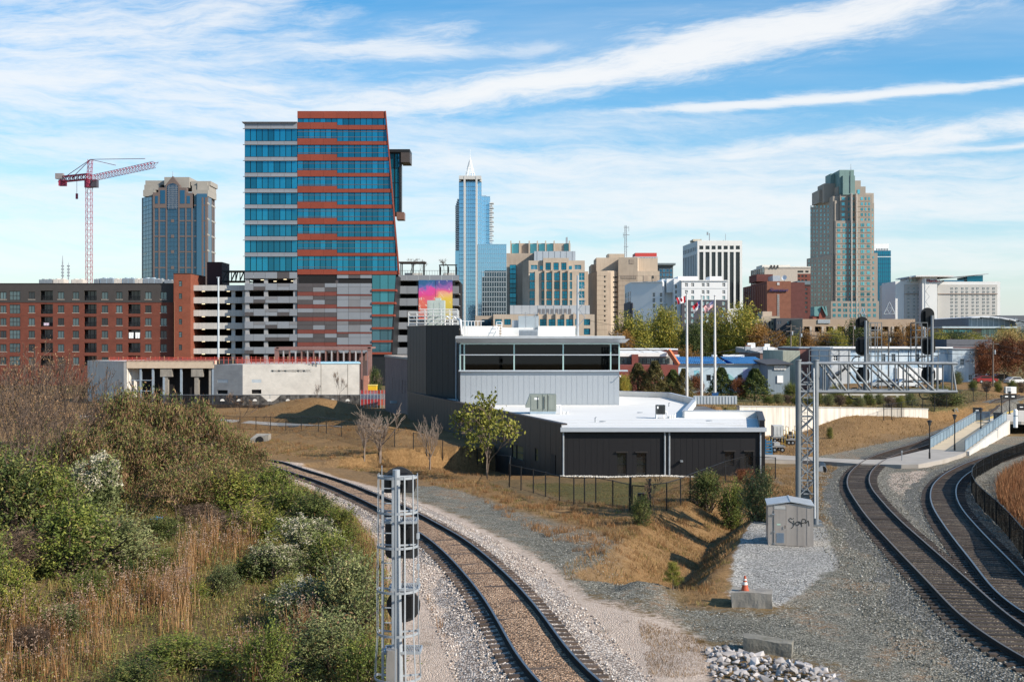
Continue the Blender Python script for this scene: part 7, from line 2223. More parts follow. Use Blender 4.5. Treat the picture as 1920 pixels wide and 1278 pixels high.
def striped_tower():
 d=800.0;root=thing('office_tower','white office tower with dark vertical window stripes','office tower',at_px(1335,d,5))
 k=4.26
 cx=lambda x:1080+x/k
 cy=lambda y:400+y/k
 W=M('white_precast_tower',(.70,.69,.66),.8,0,.06,.2,streak=.08)
 cols=[(985,1017),(1034,1067),(1083,1115),(1131,1163),(1179,1212),(1228,1260),(1276,1309)]
 holes=[(cx(a),cy(258),cx(b),cy(288))for a,b in cols]+[(cx(a),cy(308),cx(b),cy(760))for a,b in cols]
 f=slab(root,d,cx(970),cy(218),cx(1328),cy(770),60,W,holes,.9,zbot=0)
 for h in f.hs[:7]:f.window(root,h,MULL,NIGHT,-.6,.2,2,1)
 for h in f.hs[7:]:f.window(root,h,MULL,GLASS('charcoal_strip_glass',(.03,.036,.04),.08,.2,.6,rnd=.3),-.6,.18,2,26,name='window_strip')
 g=Face(cx(853),d+46,cx(970),d)
 n=9;hs=[]
 for j in range(n):
  u0,u1=g.len*(j+.28)/n,g.len*(j+.82)/n
  hs+=[(u0,g.Z(cy(315)),u1,g.Z(cy(282))),(u0,0,u1,g.Z(cy(342)))]
 b=MB();g.shell(b,(0,0,g.len,f.zt),hs,.8);b.build('side_wall',W,root)
 for i,h in enumerate(hs):g.window(root,h,MULL,NIGHT,-.5,.2,1,1 if i%2==0 else 24,name='window' if i%2==0 else 'window_strip')
 slab(root,d+10,cx(935),cy(206),cx(1003),cy(222),14,M('beige_roof_house',(.48,.42,.33),.8),name='roof_house')
 t=thing('antenna','dark antenna on the roof of the white striped tower','antenna',at_px(cx(1066),d+8,f.zt));MB().tube([at_px(cx(1066),d+8,f.zt),at_px(cx(1066),d+8,GZ(cy(150),d))],.3,6).build('pole',GALV_D,t);MB().box(GX(cx(1060),d),GX(cx(1072),d),d+7.6,d+8.4,GZ(cy(165),d),GZ(cy(140),d)).build('panel_aerial',GALV_D,t)
 t=thing('antenna','thin rod antenna at the right of the striped tower roof','antenna',at_px(cx(1194),d+8,f.zt));MB().tube([at_px(cx(1194),d+8,f.zt),at_px(cx(1194),d+8,GZ(cy(155),d))],.16,6).build('pole',GALV_D,t);MB().box(GX(cx(1190),d),GX(cx(1198),d),d+7.8,d+8.2,f.zt,f.zt+1).build('base',GALV_D,t)
striped_tower()
def white_hotel():
 d=450.0;root=thing('hotel','white rendered hotel with a dark grey lower half on its right wing','hotel',at_px(1280,d,3))
 k=4.26
 cx=lambda x:1080+x/k
 cy=lambda y:400+y/k
 W=M('white_render',(.74,.74,.74),.75,0,.04,.2);DG=M('dark_grey_render',(.075,.072,.085),.8,0,.06,.3);GRYW=M('pale_shadow_render',(.66,.69,.74),.75,0,.04,.2)
 fr=M('white_window_surround',(.62,.62,.62),.6)
 xw=[881,931,1015,1053,1180];rw=[570,628];rd=[673,718,765,812,858]
 rect=lambda x,y:(cx(x-12),cy(y-15),cx(x+12),cy(y+15))
 up=Face(cx(843),d,cx(1210),d)
 hu=[up.rect(*rect(x,y))for y in rw for x in xw];hd=[up.rect(*rect(x,y))for y in rd for x in xw]
 zs_=up.Z(cy(690))
 hu+=[h for h in hd[:5]]
 b=MB();up.shell(b,(0,zs_,up.len,up.Z(cy(540))),hu,.4);up.box(b,(0,zs_,up.len,up.Z(cy(541))),-26,-.45);b.build('upper_wall',W,root)
 b=MB();up.shell(b,(0,0,up.len,zs_),hd,.4);up.box(b,(0,0,up.len,zs_),-26,-.45);b.build('lower_wall',DG,root)
 for h in hu[:10]:up.window(root,h,fr,NIGHT,-.2,.14,2,2)
 for h in hd:up.window(root,h,fr,AQUA,-.2,.14,2,2)
 one(up,(-.3,up.Z(cy(540)),up.len+.3,up.Z(cy(533))),W,root,-26,.4,'cornice')
 one(up,(0,up.Z(cy(600)),up.len,up.Z(cy(598))),GALV,root,.01,.08,'joint_line')
 slab(root,d+8,cx(815),cy(503),cx(970),cy(545),14,W,name='roof_house');slab(root,d+9,cx(1070),cy(503),cx(1165),cy(545),10,W,name='roof_house')
 l3=slab(root,d+2,cx(782),cy(522),cx(845),cy(900),20,W,zbot=0,name='wing_wall')
 for y in(585,628,672,715,760,800):q=l3.rect(cx(793),cy(y-15),cx(804),cy(y+12));one(l3,q,NIGHT,root,.02,.15,'window')
 l2=Face(cx(685),d+8,cx(785),d+8);one(l2,(0,0,l2.len,l2.Z(cy(525))),W,root,-18,0,'wing_wall')
 bx=Face(cx(725),d+5,cx(785),d+5);one(bx,(0,bx.Z(cy(632)),bx.len,bx.Z(cy(522))),W,root,-4,0,'projecting_box')
 lw=Face(cx(440),d+10,cx(690),d+4)
 hl=[lw.rect(cx(x-11),cy(y-17),cx(x+11),cy(y+17))for y in(650,693,738)for x in(621,678)]
 b=MB();lw.shell(b,(0,0,lw.len,lw.Z(cy(552))),hl,.4);lw.box(b,(0,0,lw.len,lw.Z(cy(553))),-22,-.45);b.build('wing_wall',W,root)
 for h in hl:lw.window(root,h,fr,NIGHT,-.2,.12,2,2)
 one(lw,(-.3,lw.Z(cy(552)),lw.len,lw.Z(cy(546))),W,root,-22,.3,'cornice')
 sl=Face(cx(390),d+36,cx(440),d+10);b=MB();sl.box(b,(0,0,sl.len,sl.Z(cy(562))),-4,0);b.build('end_wall',W,root)
 for j in range(3):
  for i in range(4):u=sl.len*(i+.5)/4;z=sl.Z(cy(650+43*j));one(sl,(u-.6,z-1,u+.6,z+1),NIGHT,root,.02,.15,'window')
 one(sl,(0,0,sl.len,sl.Z(cy(712))),DG,root,.16,.4,'lower_wall');one(lw,(0,0,lw.U(cx(455)),lw.Z(cy(712))),DG,root,.02,.3,'lower_wall')
white_hotel()
def brick_hotel():
 d=600.0;root=thing('hotel','red brick hotel with a blue slanted name sign and a strip of narrow windows','hotel',at_px(1440,d,4))
 k=6.083
 cx=lambda x:1380+x/k
 cy=lambda y:470+y/k
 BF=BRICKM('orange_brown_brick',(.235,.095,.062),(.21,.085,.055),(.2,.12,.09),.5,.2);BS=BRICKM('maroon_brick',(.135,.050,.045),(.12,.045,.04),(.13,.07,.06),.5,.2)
 f=slab(root,d,cx(353),cy(347),cx(626),cy(800),40,BF,zbot=0)
 q=f.rect(cx(470),cy(760),cx(494),cy(492))
 for j in range(12):
  z0=q[1]+(q[3]-q[1])*j/12;f.window(root,(q[0],z0,q[2],z0+(q[3]-q[1])/12-.3),M('pale_window_surround',(.45,.43,.42),.7),GREYW,.15,.15,2,1)
 one(f,f.rect(cx(468),cy(392),cx(495),cy(362)),M('pale_plaque',(.5,.48,.47),.7),root,.01,.2,'plaque')
 BLU=M('dark_blue_sign_letters',(.035,.035,.13),.5)
 text(root,'Sheraton',f,f.U(cx(480)),f.Z(cy(448)),.6,2.75,BLU,.2,'sign_lettering',.35)
 one(f,(f.U(cx(385)),f.Z(cy(463)),f.U(cx(575)),f.Z(cy(459))),BLU,root,.3,.5,'sign_rail')
 g=Face(cx(80),d+60,cx(353),d)
 n=11;hs=[];rows=[cy(440+40*j)for j in range(9)]
 for j,y in enumerate(rows):
  for i in range(n):u=g.len*(i+.55)/n;z=g.Z(y);hs.append((u-1.5,z-1.5,u+1.5,z+1.5))
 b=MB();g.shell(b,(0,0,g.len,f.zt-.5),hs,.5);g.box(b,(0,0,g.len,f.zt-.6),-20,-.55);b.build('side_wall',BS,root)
 for h in hs:g.window(root,h,M('grey_window_frame',(.25,.24,.25),.6),GREYW,-.3,.25,2,1)
 t=thing('satellite_dish','white satellite dish on the brick hotel roof','satellite dish',at_px(cx(553),d+6,f.zt));b=MB()
 p=Vector(at_px(cx(553),d+6,f.zt+2));N=14;tl=Vector((-.55,-.75,.36)).normalized();a=tl.cross(Vector((0,0,1))).normalized();c=a.cross(tl)
 for j in range(N):
  w0,w1=2*math.pi*j/N,2*math.pi*(j+1)/N;e=lambda w:p+(a*math.cos(w)+c*math.sin(w))*1.5+tl*.5
  b.tri(p,e(w0),e(w1))
 b.build('dish',WHITE,t);MB().tube([p-Vector((0,0,2)),p],.25,6).build('mount',GALV,t)
 slab(root,d+12,cx(420),cy(285),cx(505),cy(347),12,M('silver_roof_house',(.42,.46,.50),.5,.4),name='roof_house')
 slab(root,d+26,cx(235),cy(268),cx(420),cy(350),20,BS,name='roof_house')
 root2=thing('office_building','brick office block with a beige top floor and roof letters behind the brick hotel','office building',at_px(1465,d+90,4))
 d2=d+90
 BG=M('beige_top_storey',(.46,.40,.34),.8)
 h=[(cx(a),cy(227),cx(b),cy(249))for a,b in((333,395),(420,520),(545,642),(668,768),(790,828))]
 p=slab(root2,d2,cx(325),cy(195),cx(850),cy(262),30,BG,h,.6)
 for q in p.hs:p.window(root2,q,MULL,NIGHT,-.4,.2,4,1)
 one(p,(-.3,p.Z(cy(195)),p.len,p.Z(cy(180))),M('cream_parapet',(.62,.58,.52),.8),root2,-30,.4,'parapet')
 for a,c in((388,410),(425,445),(462,482)):one(p,p.rect(cx(a),cy(198),cx(c),cy(165)),M('dark_roof_letters',(.05,.045,.045),.6),root2,.45,.7,'roof_letter')
 one(p,(p.U(cx(332)),p.Z(cy(180)),p.U(cx(655)),p.Z(cy(152))),M('cream_parapet',(.62,.58,.52),.8),root2,-25,-8,'plant_screen')
 lw=Face(cx(168),d2+40,cx(325),d2);one(lw,(0,0,lw.len,lw.Z(cy(205))),BG,root2,-20,0,'side_wall')
 for j in range(3):
  for i in range(7):u=lw.len*(i+.5)/7;z=lw.Z(cy(250+50*j));one(lw,(u-1.3,z-2,u+1.3,z+2),GREYW,root2,.02,.2,'window')
 hb=[(cx(505+40*i),cy(y),cx(530+40*i),cy(y+24))for y in(277,327)for i in range(8)]
 q=slab(root2,d2,cx(325),cy(262),cx(850),cy(800),30,BS if False else BRICKM('mid_red_brick',(.20,.07,.05),(.18,.06,.045),(.19,.1,.08),.5,.2),hb,.5,zbot=0)
 for h in q.hs:q.window(root2,h,MULL,NIGHT,-.3,.15,1,1)
 root3=thing('office_building','dark maroon brick block with rows of small windows beside the brick hotel','office building',at_px(1500,d+20,4))
 hd=[(cx(650+46*i),cy(y),cx(676+46*i),cy(y+24))for y in(425,475,528,580,632,684)for i in range(4)]
 r=slab(root3,d+20,cx(626),cy(400),cx(850),cy(800),30,BS,hd,.5,zbot=0)
 for h in r.hs:r.window(root3,h,MULL,GREYW,-.3,.15,2,1)
 one(r,(0,r.zt,r.len,r.zt+.8),BRKD,root3,-30,.3,'parapet');slab(root3,d+26,cx(700),cy(345),cx(850),cy(402),12,M('slate_blue_house',(.14,.18,.20),.6),name='roof_house')
brick_hotel()
def stepped_tower():
 d=820.0;root=thing('skyscraper','tall beige stepped tower with a green copper top','skyscraper',at_px(1580,d,5))
 k=3.7586
 cx=lambda x:1490+x/k
 cy=lambda y:300+y/k
 S1=M('beige_tower_stone',(.30,.26,.22),.8,0,.07,.2);GRN=M('copper_green_top',(.16,.25,.235),.6,.1,.08,.2,streak=.12)
 fr=[]
 f=Face(cx(245),d,cx(582),d)
 steps=[(320,245,545,1110,0),(283,430,533,1110,2.2),(245,995,582,1110,4),(545,300,566,1110,-2),(533,655,582,1110,.8)]
 wins=[]
 def face_part(x0,y0,x1,out,dep=26,name='wall'):
  one(f,(f.U(cx(x0)),0,f.U(cx(x1)),f.Z(cy(y0))),S1,root,out-dep,out,name)
 for x0,y0,x1,y1,o in steps:face_part(x0,y0,x1,o)
 def add(x0,x1,y0,y1,o):wins.append((f.rect(cx(x0),cy(y0),cx(x1),cy(y1)),o))
 rows=[262+37.4*j for j in range(23)]
 for j,y in enumerate(rows):
  lo=y>430
  o=2.2 if lo else 0
  if y>1000:o=4
  add(398,408,y,y+22,o);add(412,421,y,y+22,o);add(376,386,y,y+22,o);add(430,439,y,y+22,o)
  if lo:
   add(333,344,y,y+22,o);add(348,359,y,y+22,o);add(459,470,y,y+22,o);add(473,484,y,y+22,o)
   add(295,315,y,y+20,o);add(503,523,y,y+20,o)
  else:
   add(331,352,y,y+20,o);add(466,482,y,y+20,o);add(495,506,y,y+20,o);add(519,531,y,y+20,o)
  if y>310:add(547,557,y+4,y+20,-2 if y<655 else .8)
  if 1000<y:add(258,278,y,y+20,o);add(542,560,y,y+20,o)
 b=MB()
 for r,o in wins:f.box(b,r,o+.01,o+.12)
 tag(b.build('window_panes',AQUA,root),kind='stuff')
 b=MB()
 for x in(391,426):
  f.box(b,(f.U(cx(x-3)),0,f.U(cx(x+3)),f.Z(cy(240))),.01,4.3)
 b.build('stone_rib',M('pale_rib_stone',(.55,.48,.42),.8),root)
 sill=MB()
 for j,y in enumerate(rows):
  z=f.Z(cy(y+25));o=2.2 if y>430 else 0
  f.box(sill,(f.U(cx(284 if y>430 else 321)),z-.3,f.U(cx(533)),z),o+.005,o+.25)
 tag(sill.build('sill_course',STONE2,root),kind='stuff')
 g=Face(cx(98),d+46,cx(285),d+.5)
 def fl(x0,y0,x1,out):
  one(g,(g.U(cx(x0)),0,g.U(cx(x1)),g.Z(cy(y0))),S1,root,out-22,out,'side_wall')
 fl(98,680,283,1.5);fl(110,312,283,0);fl(132,275,283,-4);fl(160,255,283,-8)
 one(f,(f.U(cx(275)),0,f.U(cx(322)),f.Z(cy(252))),S1,root,-24,-2,'side_wall')
 wb=MB()
 cols=[112,134,155,182,207,232,258]
 for j,y in enumerate([320+29.5*i for i in range(27)]):
  for x in cols:
   o=1.5 if y>680 else 0
   wdt=7 if x<160 else 9
   r=g.rect(cx(x),cy(y),cx(x+wdt),cy(y+17));g.box(wb,r,o+.01,o+.12)
 tag(wb.build('window_panes',GLASS('dim_aqua_window',(.06,.18,.20),.08,.45,.6,rnd=.5),root),kind='stuff')
 for x0,y0,x1,y1,dd,dep,m in((303,187,500,300,3,22,S1),(172,210,330,300,18,20,S1),(208,165,330,300,12,18,S1),(425,145,466,300,8,14,S1),(253,96,330,200,12.7,14,GRN),(316,70,418,240,1.5,18,GRN),(340,110,425,245,-.8,10,GRN)):
  q=slab(root,d+dd,cx(x0),cy(y0),cx(x1),cy(y1),dep,m,name='crown_block' if m is S1 else 'copper_top')
 for x in(320,450):one(f,f.rect(cx(x),cy(235),cx(x+18),cy(205)),AQUA,root,-2.9,-2.7,'crown_window')
 one(f,f.rect(cx(384),cy(235),cx(390),cy(80)),NIGHT,root,.85,1.0,'slot_window')
 MB().tube([at_px(cx(396),d+6,f.Z(cy(72))),at_px(cx(396),d+6,f.Z(cy(20)))],[.25,.1],6).build('aerial',GALV_D,root)
 root2=thing('office_tower','blue glass tower with a white top beside the tall beige tower','office tower',at_px(1660,d+120,5))
 d2=d+120
 h=slab(root2,d2,cx(560),cy(640),cx(678),cy(1060),28,TEAL,zbot=0,name='glass_body');slab(root2,d2+3,cx(560),cy(590),cx(664),cy(642),22,WHITE,name='white_top')
 one(h,(0,h.Z(cy(684)),h.len+.4,h.Z(cy(680))),WHITE,root2,.01,.4,'white_band')
 bars(h,lattice_v(h,np.linspace(.5,h.len-.5,9),0,h.zt,.3)+lattice_h(h,np.linspace(10,h.zt,22),0,h.len,.5),DEEP,root2,.01,.15,'mullion_grid','stuff')
 for j in range(8):one(h,h.rect(cx(574+11*j),cy(637),cx(580+11*j),cy(624)),NIGHT,root2,.1,.4,'louvre')
 one(h,(0,0,h.len,h.Z(cy(860))),GLASS('shaded_teal_glass',(.012,.085,.15),.05,.55,.6,rnd=.3),root2,.16,.2,'lower_glass')
 slab(root2,d2-20,cx(583),cy(975),cx(668),cy(1110),8,DEEP,name='podium_glass',zbot=0)
 for x,w,y0,y1,nm in((668,40,1000,1085,'larger'),(478,24,1035,1105,'smaller')):
  t=thing('skylight_frame',f'{nm} white steel pyramid frame on a low roof below the beige tower','roof frame',at_px(cx(x),560,GZ(cy(y1),560)));b=MB();dd=560.0
  ap=Vector(at_px(cx(x),dd,GZ(cy(y0),dd)));base=[Vector(at_px(cx(x-w),dd-5,GZ(cy(y1),dd))),Vector(at_px(cx(x+w),dd-5,GZ(cy(y1),dd))),Vector(at_px(cx(x+w*.8),dd+6,GZ(cy(y1),dd))),Vector(at_px(cx(x-w*.8),dd+6,GZ(cy(y1),dd)))]
  for i in range(4):
   b.bar(base[i],ap,.22,.22);b.bar(base[i],base[(i+1)%4],.22,.22);b.bar(base[i].lerp(ap,.5),base[(i+1)%4].lerp(ap,.5),.14,.14);b.bar(base[i].lerp(ap,.5),base[i].lerp(base[(i+1)%4],.5),.14,.14);b.bar(base[(i+1)%4].lerp(ap,.5),base[i].lerp(base[(i+1)%4],.5),.14,.14)
  b.build('steel_frame',GALV,t)
stepped_tower()
def white_chain_hotel():
 d=700.0;root=thing('hotel','long white hotel slab with a central tower and red name sign','hotel',at_px(1780,d,5))
 k=5.5577
 cx=lambda x:1660+x/k
 cy=lambda y:500+y/k
 W=M('white_hotel_render',(.66,.66,.65),.8,0,.04,.15);CR=M('cream_hotel_panel',(.47,.455,.43),.8,0,.05,.15)
 f=slab(root,d,cx(540),cy(155),cx(1198),cy(610),26,W,zbot=0)
 one(f,f.rect(cx(545),cy(610),cx(1165),cy(185)),CR,root,.01,.35,'cream_panel')
 cols=[(682,705),(730,752),(793,815),(840,862),(903,925),(950,972),(1013,1036),(1060,1082),(1118,1142)]
 rows=[213,250,287,323,358,395,432,468,505,540,577]
 fr=M('pale_hotel_frame',(.52,.53,.52),.6)
 for y in rows:
  for a,c in cols:
   if y>500 and a>860:continue
   f.window(root,f.rect(cx(a),cy(y),cx(c),cy(y+22)),fr,AQUA if rng.random()<.6 else GREYW,.48,.18,2,1,pane=False);
 panes(f,[f.rect(cx(a),cy(y),cx(c),cy(y+22))for y in rows for a,c in cols if not(y>500 and a>860)],GREYW,root,.40)
 one(f,f.rect(cx(545),cy(285),cx(1165),cy(279)),M('brown_string_course',(.32,.24,.20),.8),root,.36,.9,'string_course')
 g=slab(root,d+4,cx(105),cy(152),cx(400),cy(620),26,W,zbot=0)
 one(g,g.rect(cx(197),cy(620),cx(385),cy(182)),CR,root,.01,.35,'cream_panel')
 for y in rows:
  for a,c in((227,250),(286,308),(333,355)):g.window(root,g.rect(cx(a),cy(y),cx(c),cy(y+22)),fr,AQUA,.48,.18,2,1,pane=False)
 panes(g,[g.rect(cx(a),cy(y),cx(c),cy(y+22))for y in rows for a,c in((227,250),(286,308),(333,355))],GREYW,root,.40)
 one(g,g.rect(cx(197),cy(285),cx(385),cy(279)),M('brown_string_course',(.32,.24,.20),.8),root,.36,.9,'string_course')
 s=slab(root,d+40,cx(45),cy(182),cx(105),cy(620),20,CR,zbot=0,name='side_wall')
 for j in range(9):
  for i in range(2):one(s,s.rect(cx(62+20*i),cy(215+40*j),cx(72+20*i),cy(235+40*j)),GREYW,root,.01,.2,'window')
 t=slab(root,d-3,cx(385),cy(105),cx(540),cy(620),30,W,zbot=0,name='tower_wall')
 one(t,(-5,t.Z(cy(106)),t.len+9,t.Z(cy(92))),W,root,-30,3,'tower_roof')
 slab(root,d+3,cx(270),cy(107),cx(390),cy(160),20,W,name='roof_house');one(t,(t.U(cx(255)),t.Z(cy(112)),t.U(cx(385)),t.Z(cy(103))),M('grey_roof_slab',(.38,.39,.40),.6),root,-26,-1,'roof_slab')
 for j in range(5):one(t,t.rect(cx(280+20*j),cy(150),cx(290+20*j),cy(122)),GREYW,root,-5.9,-5.6,'window')
 text(root,'Marriott',t,t.U(cx(498)),t.Z(cy(146)),.8,2.35,M('dark_red_letters',(.20,.02,.05),.5),.25,'sign_lettering')
 b=MB();x0,x1=GX(cx(610),d),GX(cx(1090),d)
 b.hexa([(x0,d+2,f.Z(cy(118))),(x1,d+2,f.Z(cy(74))),(x1,d+24,f.Z(cy(74))),(x0,d+24,f.Z(cy(118))),(x0,d+2,f.Z(cy(114))),(x1,d+2,f.Z(cy(68))),(x1,d+24,f.Z(cy(68))),(x0,d+24,f.Z(cy(114)))]);b.build('wing_roof',M('grey_roof_slab',(.38,.39,.40),.6),root)
 b=MB();b.hexa([(GX(cx(880),d),d+4,f.Z(cy(155))),(GX(cx(1045),d),d+4,f.Z(cy(155))),(GX(cx(1045),d),d+20,f.Z(cy(155))),(GX(cx(880),d),d+20,f.Z(cy(155))),(GX(cx(880),d),d+4,f.Z(cy(100))),(GX(cx(1045),d),d+4,f.Z(cy(84))),(GX(cx(1045),d),d+20,f.Z(cy(84))),(GX(cx(880),d),d+20,f.Z(cy(100)))]);b.build('roof_lounge_glass',TEAL,root)
 slab(root,d+3,cx(612),cy(140),cx(820),cy(165),16,DEEP,name='roof_lounge_glass')
 root2=thing('convention_hall','low grey convention hall with a sweeping curved white roof','convention hall',at_px(1880,560,5))
 d2=560.0
 X=lambda x:GX(cx(x),d2);Z=lambda y:GZ(cy(y),d2)
 h=slab(root2,d2,cx(870),cy(535),cx(1380),cy(760),60,M('slate_hall_wall',(.17,.20,.22),.6,.1),zbot=0)
 for j in range(9):u=h.len*(j+.5)/9;one(h,(u-.2,4,u+.2,h.zt),GALV_D,root2,.01,.2,'wall_rib')
 P=[(865,527),(950,517),(1050,516),(1150,524),(1250,540),(1350,562),(1460,585)];b=MB()
 for(a,y0),(c,y1)in zip(P[:-1],P[1:]):b.hexa([(X(a),d2-4,Z(y0+7)),(X(c),d2-4,Z(y1+16)),(X(c),d2+60,Z(y1+16)),(X(a),d2+60,Z(y0+7)),(X(a),d2-4,Z(y0)),(X(c),d2-4,Z(y1)),(X(c),d2+60,Z(y1)),(X(a),d2+60,Z(y0))])
 b.build('curved_roof',M('white_hall_roof',(.62,.63,.65),.5,.2),root2)
 slab(root2,d2+20,cx(1200),cy(507),cx(1600),cy(560),50,M('dark_hall_roof',(.10,.11,.13),.6),name='rear_roof')
 slab(root2,d2-4,cx(1360),cy(560),cx(1600),cy(760),30,M('slate_hall_wall',(.17,.20,.22),.6,.1),zbot=0,name='side_wall')
 e=slab(root2,d2-14,cx(590),cy(640),cx(1230),cy(770),14,M('tan_hall_base',(.33,.27,.23),.8),zbot=0,name='base_wall')
 one(e,(-1,e.Z(cy(640)),e.len+6,e.Z(cy(622))),M('pale_blue_canopy',(.42,.50,.54),.5,.2),root2,-16,3,'canopy')
 for j in range(16):one(e,e.rect(cx(600+19*j),cy(685),cx(615+19*j),cy(655)),AQUA,root2,.01,.2,'window')
 for j in range(7):one(e,e.rect(cx(1000+25*j),cy(742),cx(1023+25*j),cy(648)),GLASS('pale_green_hall_glass',(.16,.26,.25),.08,.4,.6,rnd=.3),root2,.02,.3,'tall_pane')
 for j in range(12):one(e,e.rect(cx(620+22*j),cy(745),cx(634+22*j),cy(722)),NIGHT,root2,.01,.2,'window')
white_chain_hotel()
def near_rows():
 """lower buildings between the trees and the towers"""
 d=400.0;k=6.083
 cx=lambda x:1380+x/k
 cy=lambda y:470+y/k
 root=thing('apartment_building','beige flats with dark vertical strips next to the charcoal block','apartment building',at_px(1440,d,3))
 h=[(cx(262+36*i),cy(y),cx(278+36*i),cy(y+34))for y in(812,882,952,1030)for i in range(5)]
 f=slab(root,d,cx(228),cy(782),cx(458),cy(1120),20,M('beige_flats_stone',(.36,.30,.23),.85),h,.4,zbot=0)
 for q in f.hs:f.window(root,q,MULL,NIGHT,-.25,.12,1,1)
 for x in(290,326,380):one(f,f.rect(cx(x),cy(1100),cx(x+10),cy(800)),BRKD,root,.01,.12,'dark_strip')
 slab(root,d+6,cx(303),cy(692),cx(410),cy(785),8,M('tan_roof_house',(.45,.36,.28),.85),name='roof_house');slab(root,d+4,cx(290),cy(745),cx(500),cy(785),8,M('beige_flats_stone',(.36,.30,.23),.85),name='roof_house')
 root=thing('apartment_building','charcoal grey block of flats with a few pale windows','apartment building',at_px(1480,d,3))
 h=[(cx(x),cy(y),cx(x+w),cy(y+hh))for x,y,w,hh in((474,800,14,36),(500,800,14,36),(583,800,26,36),(676,800,40,38),(583,950,22,34),(676,950,22,34),(490,880,14,32))]
 f=slab(root,d-4,cx(459),cy(768),cx(762),cy(1120),24,M('charcoal_brick_wall',(.070,.070,.078),.85,0,.1,.3),h,.4,zbot=0)
 for i,q in enumerate(f.hs):f.window(root,q,GALV_D,AQUA if i in(2,3)else NIGHT,-.25,.12,2,1)
 d=380.0
 root=thing('parking_deck','long low tan parking deck with square openings under the beige tower','parking deck',at_px(1600,d,3))
 hs=[(1507+21*i,612,1519+21*i,622)for i in range(10)]
 f=slab(root,d,1504.8,598,1716,660,30,M('tan_deck_concrete',(.37,.275,.20),.85,0,.1,.3),hs,2.0,zbot=0)
 for q in f.hs:one(f,q,HOLE,root,-1.95,-1.9,'opening')
 for q in((1533,599,1556,606),):one(f,f.rect(q[0],q[3],q[2],q[1]),GALV,root,.02,.3,'metal_vent')
 for i in range(9):u=f.U(1520+22*i);one(f,(u-.35,0,u+.35,f.Z(612)),M('pale_deck_column',(.46,.40,.34),.85),root,.01,.25,'column')
 d=470.0
 root=thing('brick_gable','small red brick gable with a green roof peeping over the tan deck','house',at_px(1540,d,4));f=Face(1522,d,1550,d)
 f.P0=f.P;b=MB();pts=[(f.U(1524),0),(f.U(1524),f.Z(590)),(f.U(1537),f.Z(590)),(f.U(1539),f.Z(577)),(f.U(1543.5),f.Z(592)),(f.U(1549),f.Z(592)),(f.U(1549),0)]
 b=MB();b.extrude([(f.U(1535),0),(f.U(1535),f.Z(592)),(f.U(1540.5),f.Z(575)),(f.U(1547),f.Z(592)),(f.U(1547),0)],f.P(0,0,.5),f.u,(0,0,1),-f.n*6);b.build('gable_wall',BRICKM('bright_red_brick',(.26,.075,.055),(.23,.07,.05),(.24,.13,.1),.5,.2),root)
 one(f,(f.U(1524),0,f.U(1536),f.Z(592)),BRICKM('bright_red_brick',(.26,.075,.055),(.23,.07,.05),(.24,.13,.1),.5,.2),root,-6,0,'wall')
 GR=M('green_tile_roof',(.13,.27,.27),.7,0,.1,.3)
 b=MB().hexa([f.P(f.U(1526.5),f.Z(592),.3),f.P(f.U(1535),f.Z(593),.3),f.P(f.U(1535),f.Z(593),-6),f.P(f.U(1526.5),f.Z(592),-6),f.P(f.U(1526.5),f.Z(575),.3),f.P(f.U(1540),f.Z(574),.3),f.P(f.U(1540),f.Z(574),-6),f.P(f.U(1526.5),f.Z(575),-6)]);b.build('roof_slope',GR,root)
 b=MB();b.bar(f.P(f.U(1540.5),f.Z(574),.6),f.P(f.U(1549),f.Z(592),.6),1.2,.5);b.bar(f.P(f.U(1547),f.Z(574),.2),f.P(f.U(1549.5),f.Z(592),.2),1.6,.6);b.build('roof_edge',GR,root)
near_rows()
